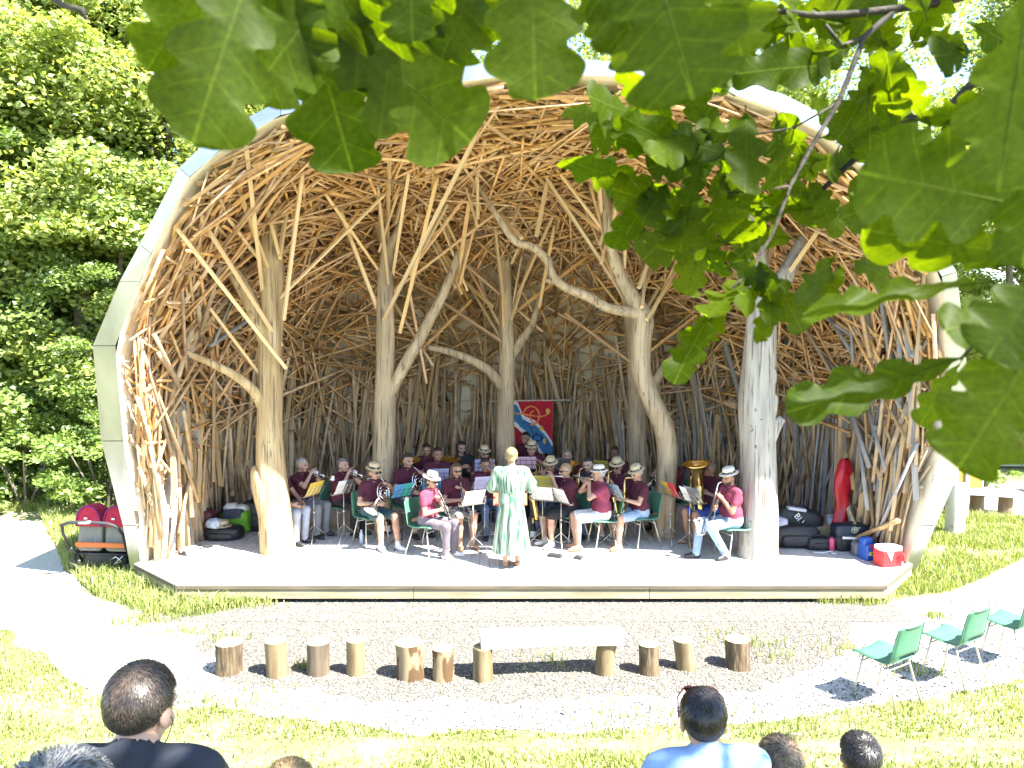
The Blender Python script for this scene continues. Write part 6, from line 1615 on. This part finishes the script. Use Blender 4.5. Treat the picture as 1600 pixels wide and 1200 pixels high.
# red cloth cover hanging on the wall
r = prop('instrument_cover', 'long shiny red cloth cover hanging against the right wall', 'cover', 1317, 12.0); b = MB()
pts = [at(px, py, 11.95 - .03 * k) - dk(1317, 12.0) for k, (px, py) in enumerate(((1320, 718), (1319, 735), (1315, 760), (1316, 790), (1314, 815), (1311, 845)))]
V = []; n = 18
for k, p in enumerate(pts):
    w = (.07, .13, .125, .10, .115, .12)[k]
    for j in range(n): a = 2 * PI * j / n; q = 1 + .16 * math.sin(a * 3 + k * 1.3) + .10 * math.sin(a * 5 - k * 2.1); V.append(p + Vector((math.cos(a) * w * q, math.sin(a) * w * .55 * q, .02 * math.sin(a * 2 + k))))
Q4 = [[tuple(V[k * n + j]) + (0,) for k in range(len(pts))] for j in range(n)]; Q5 = [catmull(c_, 5) for c_ in Q4]; kk = len(Q5[0])
b.add([Q5[j][k][:3] for k in range(kk) for j in range(n)], [(k*n+j, k*n+(j+1) % n, (k+1)*n+(j+1) % n, (k+1)*n+j) for k in range(kk-1) for j in range(n)] + [tuple(range(n - 1, -1, -1))])
b.build('cover_cloth', mat('shiny_red_cloth', (.40, .008, .02), .32, col2=(.50, .015, .03), scale=5, bump=.4, bscale=8), r, True)
b = MB(); b.tube([pts[0] + Vector((-.04, -.03, -.1)), pts[1] + Vector((-.06, -.075, -.03)), pts[1] + Vector((.05, -.075, -.06))], .012, 6); b.build('drawstring', MATS['shiny_red_cloth'], r, True)
# pickup / cables on the deck
for px, Y, lb, w in ((868, 11.15, 'black pedal lying on the deck right of the conductor', .22), (905, 11.05, 'second dark cable end on the deck further right', .12)):
    r = prop('pedal', lb, 'pedal', px, Y); b = MB(); b.box((0, 0, .025), (w, .09, .05), Matrix.Rotation(-.5, 3, 'Z'), bev=.01); b.build('body', M_dkm, r); b = MB(); b.tube([(-w * .4, .03, .02), (-w * .8, .08, .01), (-w * 1.3, .03, .01), (-w * 1.6, .08, .01)], .006, 5); b.build('cable', M_dkm, r)
bag('olive holdall under the stand of the flute player', 'bag', 853, 12.15, .26, .20, .2, mat('olive_cloth', (.09, .08, .04), .9), seed=30, pocket=False)

# ------------------------------------------------------------------ chairs on the lawn
chair(Vector((3.58, 7.19, 0)), -148, 'empty green chair on the gravel, leftmost of the three', 'empty green chairs on the gravel')
chair(Vector((4.47, 7.62, 0)), -148, 'empty green chair on the gravel, middle of the three', 'empty green chairs on the gravel')
chair(Vector((5.33, 8.05, 0)), -148, 'empty green chair cut by the right picture edge', 'empty green chairs on the gravel')

# ------------------------------------------------------------------ twin pushchair
c = gnd(166, 897); r = empty('pushchair', c, R(-6), 'black twin pushchair with two red hoods standing in the meadow grass', 'pushchair'); r.scale = (1.04, 1.06, 1.2)
M_hood = cloth('red_hood', (.36, .012, .04), (.44, .02, .055)); M_back = mat('grey_seat_back', (.20, .19, .16), .9, col2=(.26, .25, .21), scale=4, stretch=(12, 1, 1)); M_orng = mat('orange_bar', (.62, .15, .03), .6); M_tyr = mat('tyre_rubber', (.02, .02, .02), .8)
for s in (-1, 1):
    b = MB(); x0 = s * .205
    def hoodf(u, v):
        a = PI * (u - .0); q = 2 * v - 1; w = .195 * (1 - .06 * abs(q) ** 2)
        return Vector((x0 + math.cos(a) * w, -.06 + .30 * v, .60 + .25 * math.sin(a) ** .8 * (1 - .22 * (v - .2) ** 2) + .02 * math.sin(v * 12)))
    b.grid(hoodf, 16, 10); b.add([hoodf(k / 16, 0) + Vector((0, .004, 0)) for k in range(17)], [tuple(range(17))]); h_ = b.build('hood', M_hood, r, True); b = MB(); b.tube([hoodf(k / 12, 0) for k in range(13)], .012, 6); b.build('piping', cloth('purple_piping', (.20, .02, .12)), h_, True)
    b = MB(); superq(b, (x0, .0, .47), (.36, .07, .36), .3, .3, 12, s + 2, .03, Matrix.Rotation(-.18, 3, 'X')); b.build('seat_back', M_back, r, True)
    b = MB(); superq(b, (x0, .20, .36), (.35, .34, .08), .4, .4, 10, s + 5, .05); b.build('seat', M_back, r, True)
    b = MB(); b.box((x0 - .03, -.068, .70), (.05, .006, .022)); b.build('badge', M_paper, h_)
b = MB(); b.tube([(-.42, -.16, .36), (-.44, -.26, .56), (-.40, -.33, .67), (-.28, -.36, .71), (0, -.37, .72), (.28, -.36, .71), (.40, -.33, .67), (.44, -.26, .56), (.42, -.16, .36)], .020, 10); hb = b.build('handlebar', mat('black_foam', (.03, .03, .033), .7), r, True)
b = MB(); b.tube([(-.12, -.368, .715), (.06, -.37, .72)], .0225, 10); b.build('grip_sleeve', M_crm, hb, True)
b = MB(); b.bar((-.36, -.12, .39), (.42, -.12, .39), .03, .06, bev=.012); b.build('cross_panel', M_orng, r)
b = MB()
for s in (-1, 1):
    b.tube([(s * .42, -.16, .36), (s * .38, -.05, .26), (s * .40, .06, .14)], .016, 8); b.tube([(s * .38, -.05, .26), (s * .36, .35, .22), (s * .36, .48, .12)], .016, 8)
b.tube([(-.38, -.05, .26), (.38, -.05, .26)], .016, 8); b.tube([(-.4, .06, .14), (.4, .06, .14)], .012, 8); b.build('frame', mat('black_frame', (.02, .02, .022), .4), r, True)
b = MB(); superq(b, (0, .14, .17), (.66, .36, .20), .3, .3, 12, 7, .04); b.build('basket', M_blkn, r, True)
b = MB(); b.tube([(.1, -.05, .18), (.2, -.07, .24), (.28, -.06, .18), (.16, -.06, .14), (.3, -.05, .25)], .011, 6); b.build('lock', M_crm, r, True)
for x_, y_, rr in ((-.43, .06, .15), (.43, .06, .15), (-.36, .50, .11), (.36, .50, .11)):
    w_ = MB(); w_.lathe([(rr - .03, -.02), (rr - .008, -.022), (rr, 0), (rr - .008, .022), (rr - .03, .02)], 24, Matrix.Translation((x_, y_, rr)) @ Matrix.Rotation(PI / 2, 4, 'Y')); wo = w_.build('wheel', M_tyr, r, True)
    w_ = MB(); Mx = Matrix.Translation((x_, y_, rr)) @ Matrix.Rotation(PI / 2, 4, 'Y')
    for k in range(6): a = k * PI / 3; w_.tube([Mx @ Vector((0, 0, 0)), Mx @ Vector(((rr - .028) * math.cos(a), (rr - .028) * math.sin(a), 0))], .008, 5)
    w_.lathe([(.02, -.02), (.02, .02)], 10, Mx, caps=True); w_.build('rim', M_crm, wo)
# ------------------------------------------------------------------ audience in the foreground, seen from behind
def strands(name, HM, parent, style, n, seed, m, L0=.03, lift=.006, wid=.0013, low=-.075, messy=.25, zmax=1.0, thin=None):
    g = np.random.default_rng(seed)
    c = np.array([0, -.016, .032]); rad = np.array([.083, .101, .090]) * .985
    q = g.normal(0, 1, (n * 3, 3)); q /= np.linalg.norm(q, axis=1, keepdims=True); p = c + q * rad
    ok = ~((p[:, 1] > .005) & (p[:, 2] < .066)) & (p[:, 2] > low + .3 * np.maximum(0, p[:, 1] + .02)) & ~((p[:, 1] > -.03) & (p[:, 2] < -.01))
    if thin is not None: ok &= g.random(len(p)) > thin(p)
    p = p[ok][:n]; k = len(p)
    W = np.array([.01, -.075, .115]); t = p - W; nr = (p - c) / rad ** 2; nr /= np.linalg.norm(nr, axis=1, keepdims=True)
    t /= np.linalg.norm(t, axis=1, keepdims=True); t[:, 2] -= .35; t += g.normal(0, messy, (k, 3)); t -= nr * (t * nr).sum(1, keepdims=True); t /= np.linalg.norm(t, axis=1, keepdims=True)
    sd = np.cross(t, nr); L = L0 * g.uniform(.6, 1.3, (k, 1)); lf = lift * g.uniform(.3, 1.5, (k, 1)); w = wid * g.uniform(.6, 1.4, (k, 1))
    P_ = []
    for s, hh, ww in ((-.15, -.002, 1), (.35, .5, 1), (.7, 1, .8), (1.0, 1.05, .25)):
        q = p + t * L * s; d = (q - c) / rad; d /= np.linalg.norm(d, axis=1, keepdims=True); base = c + d * rad
        # below the skull's widest line the hair hangs instead of hugging
        P_.append((base + nr * lf * hh, w * ww))
    V = np.concatenate([np.stack([a - sd * b, a + sd * b], 1) for a, b in P_], 1)      # (k, 8, 3)
    F = np.array([(0, 1, 3, 2), (2, 3, 5, 4), (4, 5, 7, 6)])[None] + (np.arange(k) * 8)[:, None, None]
    o = link(name, np_mesh(name, V.reshape(-1, 3), F.reshape(-1, 4), m, True), parent); o.matrix_basis = HM
    return o
def strand_mat(key, c1, c2, rough=.38):
    return mat('strand_' + key, c1, rough, col2=c2, scale=60, rand=.35, island=True)
def watcher(label, px, ytop, Y, facing, shirt, hair, hcol, scale, head, n, L0, seat_lb, skin='l', **k):
    top = at(px, ytop, Y); sk = dict(k)
    z = top.z - 1.245 * scale
    f = Vector((math.sin(R(facing)), -math.cos(R(facing)), 0))
    loc = Vector((top.x, top.y, z)) - f * .035 * scale
    p = person(label, loc, facing, shirt, T['navy'], 'long', skin, hair, scale=scale, head=head, fine=True, h=.012, neckz=.055, hands=((.10, .36, .66), (-.10, .36, .66)), group='audience seen from behind')
    HM = Matrix.Translation(Vector(p['_hd'])) @ Matrix.Rotation(R(head[0]), 4, 'Z') @ Matrix.Rotation(R(head[1]), 4, 'X')
    strands('hair_strands', HM, p, hair[0], n, int(px), hcol, L0, **sk)
    s_ = empty('log_stool', (loc.x, loc.y, gh(loc.x, loc.y)), label=seat_lb, cat='stump'); b = MB(); limb(b, [(0, 0, -.3, .19), (0, 0, .2, .18), (0, 0, loc.z - gh(loc.x, loc.y) + .43 * scale, .18)], n=14, seed=int(px)); b.build('log', BK['grey'], s_, True)
    return p, HM
dkh = strand_mat('darkbrown', (.030, .022, .017), (.075, .055, .042)); gyh = strand_mat('greyblue', (.05, .052, .055), (.19, .195, .20)); bkh = strand_mat('black', (.010, .008, .008), (.03, .024, .024), .28); fah = strand_mat('fair', (.085, .058, .032), (.22, .16, .10)); blh = strand_mat('jet', (.012, .011, .011), (.035, .03, .028)); goh = strand_mat('gold', (.16, .10, .04), (.30, .21, .10))
aA, hA = watcher('man with short dark hair in a black T-shirt, large at lower left', 214, 1040, 1.76, 180, cloth('black_tee', (.014, .017, .026), (.022, .027, .04)), ('short', 'black'), dkh, .88, (-7, -20), 8000, .026, 'log seat under the man in the black T-shirt', 'p', messy=.22, lift=.005)
b = MB(); b.tube([hA @ Vector((.078, .0, .0)), hA @ Vector((.085, .02, -.03)), hA @ Vector((.07, .035, -.07)), hA @ Vector((.06, .02, -.11))], .0016, 5); b.build('earphone_cable', M_blk, aA, True)
# conductor's strands
HMc = Matrix.Translation(Vector(cd['_hd'])) @ Matrix.Rotation(R(-8), 4, 'X')
strands('hair_strands', HMc, cd, 'bun', 2600, 77, strand_mat('blond', (.26, .175, .065), (.50, .39, .20)), .05, messy=.4, lift=.008, wid=.0018)
aB, hB = watcher('head of wavy grey hair cut by the bottom left corner', 76, 1192, 1.30, 176, cloth('grey_tee', (.2, .2, .22)), ('bob', 'salt'), gyh, 1.0, (8, -6), 5200, .055, 'log seat under the grey haired spectator', messy=.55, lift=.016)
aC, hC = watcher('black haired spectator in a light blue shirt with sunglasses pushed up on the head', 1101, 1078, 2.38, 186, cloth('light_blue_shirt', (.20, .31, .50), (.25, .36, .55)), ('short', 'black'), bkh, .85, (-10, -10), 6000, .05, 'log seat under the spectator in the light blue shirt', messy=.12, lift=.006)
o = link('sunglasses', GL.mesh('sunglasses', mat('rose_tortoise_frame', (.22, .05, .06), .25), True), aC); o.matrix_basis = hC @ Matrix.Translation((0, -.012, .012)) @ Matrix.Rotation(R(46), 4, 'X') @ Matrix.Scale(1.10, 4, (1, 0, 0)) @ Matrix.Translation((0, .010, -.004))
aD, hD = watcher('child with untidy fair brown hair at the lower right', 1222, 1154, 2.45, 190, cloth('rose_tee', (.35, .16, .2)), ('short', 'fair'), fah, .82, (-8, -4), 5000, .05, 'log seat under the fair haired child', messy=.45, lift=.010)
aE, hE = watcher('boy with short black hair at the lower right edge', 1346, 1147, 2.72, 182, cloth('green_tee', (.06, .16, .1)), ('short', 'black'), blh, .76, (4, -4), 5000, .035, 'log seat under the black haired boy', 'm', messy=.45, lift=.010)
aF, hF = watcher('top of a golden haired head just above the bottom edge', 448, 1192, 1.95, 180, cloth('cream_tee', (.5, .46, .4)), ('short', 'fair'), goh, .84, (0, -4), 3500, .04, 'log seat under the golden haired spectator', messy=.4, lift=.008)
# stray wisps on the child's head
for k in range(14):
    b = MB(); a = rng.uniform(-.6, 1.6); s0 = hD @ Vector((.05 * math.cos(a), -.03 + .03 * math.sin(a), .115)); b.tube([s0, s0 + Vector((rng.uniform(-.01, .03), 0, .02)), s0 + Vector((rng.uniform(.0, .06), rng.uniform(-.02, .02), .018)), s0 + Vector((rng.uniform(.02, .09), rng.uniform(-.03, .03), -.02))], [.0012, .001, .0009, .0005], 4); b.build('wisp', fah, aD)

# ------------------------------------------------------------------ oak: boughs hanging into the top of the view
M_oak = leaf_mat('oak_leaf', (0.027, 0.050, 0.0021), (0.050, 0.080, 0.0036), trans=0.62, tcol=(3.8, 3.3, .3), rough=.5, veins=True, gloss=.008)
M_oakc = leaf_mat('oak_crown_leaf', (0.04, 0.085, 0.01), (0.07, 0.12, 0.012), trans=0.40, tcol=(1.6, 1.6, .4), gloss=.04)
M_twig = mat('oak_twig', (.022, .018, .014), .85, col2=(.055, .047, .038), scale=30, bump=.5)
def oak_leaf_mesh(seed):
    g = random.Random(seed); nS, nW = 64, 6; V = []; UV = []; ph = g.uniform(-.3, .3); nl = g.choice((3.9, 4.4, 4.9)); dep = g.uniform(.44, .60)
    def hw(s, side):
        env = (s ** .8) * ((1 - s) ** .34) * 1.36
        tt_ = nl * s ** .92 + ph + .12 * side
        lob = 1 - dep * (.5 + .5 * math.cos(2 * PI * tt_)) ** 2.6 * (1 - .25 * s)
        fine = 1 + .018 * math.sin(s * 47 + seed + side)
        return max(.004, .36 * env * lob * fine)
    wv = g.uniform(.012, .035); cup = g.uniform(-.22, .30); droop = g.uniform(-.05, .22); tw = g.uniform(-.5, .5)
    for i in range(nS + 1):
        s = i / nS
        for j in range(2 * nW + 1):
            u = j / nW - 1; w = hw(s, 1 if u > 0 else -1) * abs(u); x = math.copysign(w, u)
            y = s - .10 * abs(x) * (1 - s) + .16 * abs(x) * (1 - s)
            z = cup * x * x * 3 - droop * s * s + wv * math.sin(s * 19 + u * 1.2 + seed) * abs(u) ** 1.5 + tw * x * (s - .5) * .5
            V.append((x, y, z)); UV.append((.5 + x, s))
    F = [(i*(2*nW+1)+j, i*(2*nW+1)+j+1, (i+1)*(2*nW+1)+j+1, (i+1)*(2*nW+1)+j) for i in range(nS) for j in range(2*nW)]
    b = MB(); b.add(V, F); nv = len(V)
    b.tube([(0, -.10, .012), (0, -.03, .003), (0, .04, -.002), (0, .5, -droop * .25 - .004), (0, .9, -droop * .81 - .002)], [.008, .008, .008, .005, .002], 5)
    me = b.mesh('leaf', M_oak, True)
    uvl = me.uv_layers.new(name='UVMap'); allUV = UV + [(.5, .5)] * (len(b.v) - nv)
    li = np.zeros(len(me.loops), np.int32); me.loops.foreach_get('vertex_index', li); uvl.data.foreach_set('uv', np.array(allUV, np.float32)[li].ravel())
    return me
LEAF = [oak_leaf_mesh(s) for s in range(8)]
OAK = empty('oak_tree', (3.4, -2.6, 1.85), label='oak whose lobed leaves hang close before the camera across the top', cat='tree')
b = MB(); limb(b, [(3.4, -2.6, 1.7, .34), (3.35, -2.5, 3.0, .27), (3.2, -2.3, 4.6, .23), (2.9, -1.9, 6.2, .17), (2.7, -1.5, 7.6, .10)], n=14, lump=.15, seed=3); b.build('trunk', M_bark, OAK, True, True)
for pts in ([(3.25, -2.4, 4.2, .10), (2.4, -1.2, 4.9, .06), (1.5, -.1, 4.72, .03), (1.05, .70, 4.42, .012)], [(3.1, -2.2, 5.0, .10), (1.6, -1.0, 5.6, .06), (.4, -.2, 5.0, .03), (.0, .45, 4.2, .010)], [(2.9, -1.9, 6.0, .09), (2.2, -.4, 6.4, .05), (2.0, .9, 6.3, .02)], [(2.95, -2.0, 5.8, .08), (3.6, -.4, 6.3, .04), (3.7, .8, 6.2, .015)], [(3.0, -2.0, 5.6, .08), (1.2, -1.4, 6.4, .04), (.2, -.6, 6.4, .015)]):
    b = MB(); limb(b, pts, n=8, lump=.1, seed=int(pts[-1][0] * 10)); b.build('limb', M_bark, OAK, True, True)
def oak_leaf(bx, by, tx, ty, Yb, Yt, wpx, roll=0, var=None):
    """base and tip in photo pixels with their distances; width in pixels where seen flat on"""
    A = at(bx, by, Yb); B = at(tx, ty, Yt); d = B - A; L = d.length; d.normalize()
    n = (CAM - (A + B) / 2).normalized(); n = (n - d * n.dot(d)).normalized(); n = Quaternion(d, R(roll)) @ n; x = d.cross(n)
    w = wpx / FPX * (Yb + Yt) / 2 / .56
    o = link('leaf', LEAF[rng.randrange(8) if var is None else var], OAK); o.matrix_parent_inverse = OAK.matrix_basis.inverted()
    o.matrix_basis = Matrix(((x.x*w, d.x*L, n.x*L, A.x), (x.y*w, d.y*L, n.y*L, A.y), (x.z*w, d.z*L, n.z*L, A.z), (0, 0, 0, 1)))
    return o
big = [  # bx, by, tx, ty, Yb, Yt, width, roll
 (400, -70, 300, 208, .60, .56, 200, 8), (545, -60, 405, 142, .66, .62, 170, -15), (470, -30, 545, 264, .72, .74, 178, 5), (470, -20, 735, 222, .70, .74, 215, -5), (640, -90, 640, 62, .60, .60, 120, 20), (560, -60, 500, 110, .68, .72, 150, 25), (720, -60, 590, 70, .66, .70, 150, -10), (700, -90, 770, 60, .7, .7, 110, 15),
 (830, -120, 832, 132, .58, .55, 185, 6), (1000, -130, 1085, 158, .52, .52, 245, 6), (900, -110, 960, 40, .62, .6, 130, 10),
 (1640, 330, 1335, 268, .55, .52, 200, 5), (1640, 400, 1372, 375, .58, .55, 130, -20), (1560, 250, 1400, 330, .62, .62, 120, 10), (1530, 442, 1263, 470, .60, .58, 66, 48), (1500, 560, 1226, 648, .62, .60, 96, 20), (1500, 568, 1430, 664, .66, .68, 60, 25), (1640, 500, 1512, 722, .52, .50, 190, -8), (1650, 470, 1470, 520, .56, .54, 110, 15), (1610, -20, 1560, 302, .46, .46, 190, 5), (1640, 420, 1540, 560, .5, .5, 150, -15), (1640, 180, 1600, 420, .5, .48, 130, 12)]
for q in big: oak_leaf(*q)
big2 = [(600, -60, 610, 150, .70, .74, 170, -8), (440, -70, 470, 120, .62, .66, 150, 12), (330, -60, 235, 110, .60, .60, 120, -10), (760, -80, 690, 90, .68, .7, 150, 0), (930, -90, 1010, 90, .56, .56, 150, -12), (1130, -90, 1160, 90, .6, .6, 140, 8)]
for q in big2: oak_leaf(*q)
# the sharper clusters a little further off: leaves set in whorls round twig ends
def cluster(cx, cy, Y, n, L, seed, spread=60, dirs=(0, 360)):
    g = random.Random(seed)
    for k in range(int(n * 1.15)):
        a = R(g.uniform(*dirs)); bx, by = cx + g.uniform(-spread, spread), cy + g.uniform(-spread, spread); l = L * g.uniform(.75, 1.2)
        fs = g.uniform(.55, 1.0); oak_leaf(bx, by, bx + math.cos(a) * l * fs, by + math.sin(a) * l * fs, Y + g.uniform(-.05, .08), Y + g.uniform(-.14, .14), l * g.uniform(.5, .66), g.uniform(-50, 50))
cluster(1100, 250, .95, 9, 135, 1, 45, (60, 250)); cluster(1065, 330, .98, 8, 130, 2, 45, (40, 230)); cluster(1160, 190, 1.0, 7, 125, 3, 55); cluster(1230, 330, 1.0, 8, 125, 4, 55, (0, 200)); cluster(1160, 400, .95, 6, 105, 5, 40, (20, 200))
cluster(1120, 480, .92, 3, 105, 6, 18, (60, 140)); cluster(1210, 430, .95, 4, 95, 7, 26, (30, 150)); cluster(1290, 250, 1.05, 6, 125, 8, 60); cluster(1250, 90, 1.0, 8, 130, 9, 70); cluster(1400, 60, 1.02, 7, 135, 10, 80); cluster(1440, 240, .9, 7, 135, 11, 60)
cluster(1500, 60, .95, 5, 150, 12, 60); cluster(1340, 130, 1.05, 5, 120, 13, 50); cluster(1320, 400, .95, 3, 105, 14, 28, (0, 180)); cluster(1010, 190, .98, 3, 120, 15, 25, (80, 200)); cluster(1190, 20, 1.0, 6, 130, 16, 60); cluster(1560, 180, .8, 4, 150, 17, 50); cluster(1010, 300, .97, 4, 120, 18, 25, (90, 220))
def twig(L_):
    b = MB(); b.tube([at(px, py, Y) for px, py, Y, w in L_], [w / FPX * Y / 2 for px, py, Y, w in L_], 7); b.build('twig', M_twig, OAK, True, True)
twig([(1680, -60, 1.0, 18), (1480, 2, 1.0, 14), (1400, 14, 1.0, 12), (1330, 22, 1.0, 11), (1270, 24, 1.0, 9), (1185, 14, 1.02, 7), (1120, -6, 1.04, 4)])
twig([(1400, 14, 1.0, 10), (1350, 58, 1.0, 9), (1310, 160, .99, 8), (1270, 225, .98, 7), (1235, 290, .97, 6), (1205, 370, .96, 5), (1165, 430, .95, 5), (1120, 475, .93, 4)])
twig([(1650, 60, .9, 18), (1530, 120, .92, 15), (1470, 180, .95, 13), (1390, 190, .98, 11), (1340, 245, 1.0, 10), (1270, 310, 1.0, 8)])
twig([(1350, 58, 1.0, 7), (1315, 72, 1.0, 8), (1290, 38, 1.0, 5)]); twig([(1238, 290, .97, 4), (1180, 300, .97, 3), (1110, 300, .97, 3)]); twig([(1310, 160, .99, 4), (1240, 200, .99, 3), (1150, 215, .99, 3)])
twig([(330, -80, .7, 6), (480, -35, .72, 6), (650, -70, .72, 7), (900, -120, .66, 9)]); twig([(70, -12, .95, 12), (98, 8, .95, 9), (128, 16, .95, 10), (134, 30, .95, 6)])
twig([(1660, 300, .56, 12), (1640, 420, .58, 11), (1560, 500, .62, 8), (1500, 562, .64, 5)])
# crown overhead, the shade the audience and the boughs hang in
g8 = np.random.default_rng(21); C = []
for k in range(92):
    c = np.array([g8.uniform(.1, 4.3), g8.uniform(-1.9, 1.75), g8.uniform(5.5, 7.0)]); C.append(c + g8.normal(0, 1, (62, 3)) * np.array([.24, .24, .14]))
C = np.concatenate(C)
Sp = C[:, :2] - np.array([SUN_DIR.x, SUN_DIR.y]) / SUN_DIR.z * (C[:, 2:3] - 3.78)      # where each leaf's shadow falls at bough height
C = C[~((np.hypot(Sp[:, 0] - .34, Sp[:, 1] - .97) < .30) & (g8.random(len(C)) < .8))]           # unseen crown opened up here to let sun reach the leaf cluster
C = C[C[:, 2] > 3.45 + .47 * np.maximum(C[:, 1], 0) + .7]
V, F = leaves_np(C, g8, .13)
o = link('crown', np_mesh('crown', V, F, M_oakc), OAK, True); o['kind'] = 'stuff'
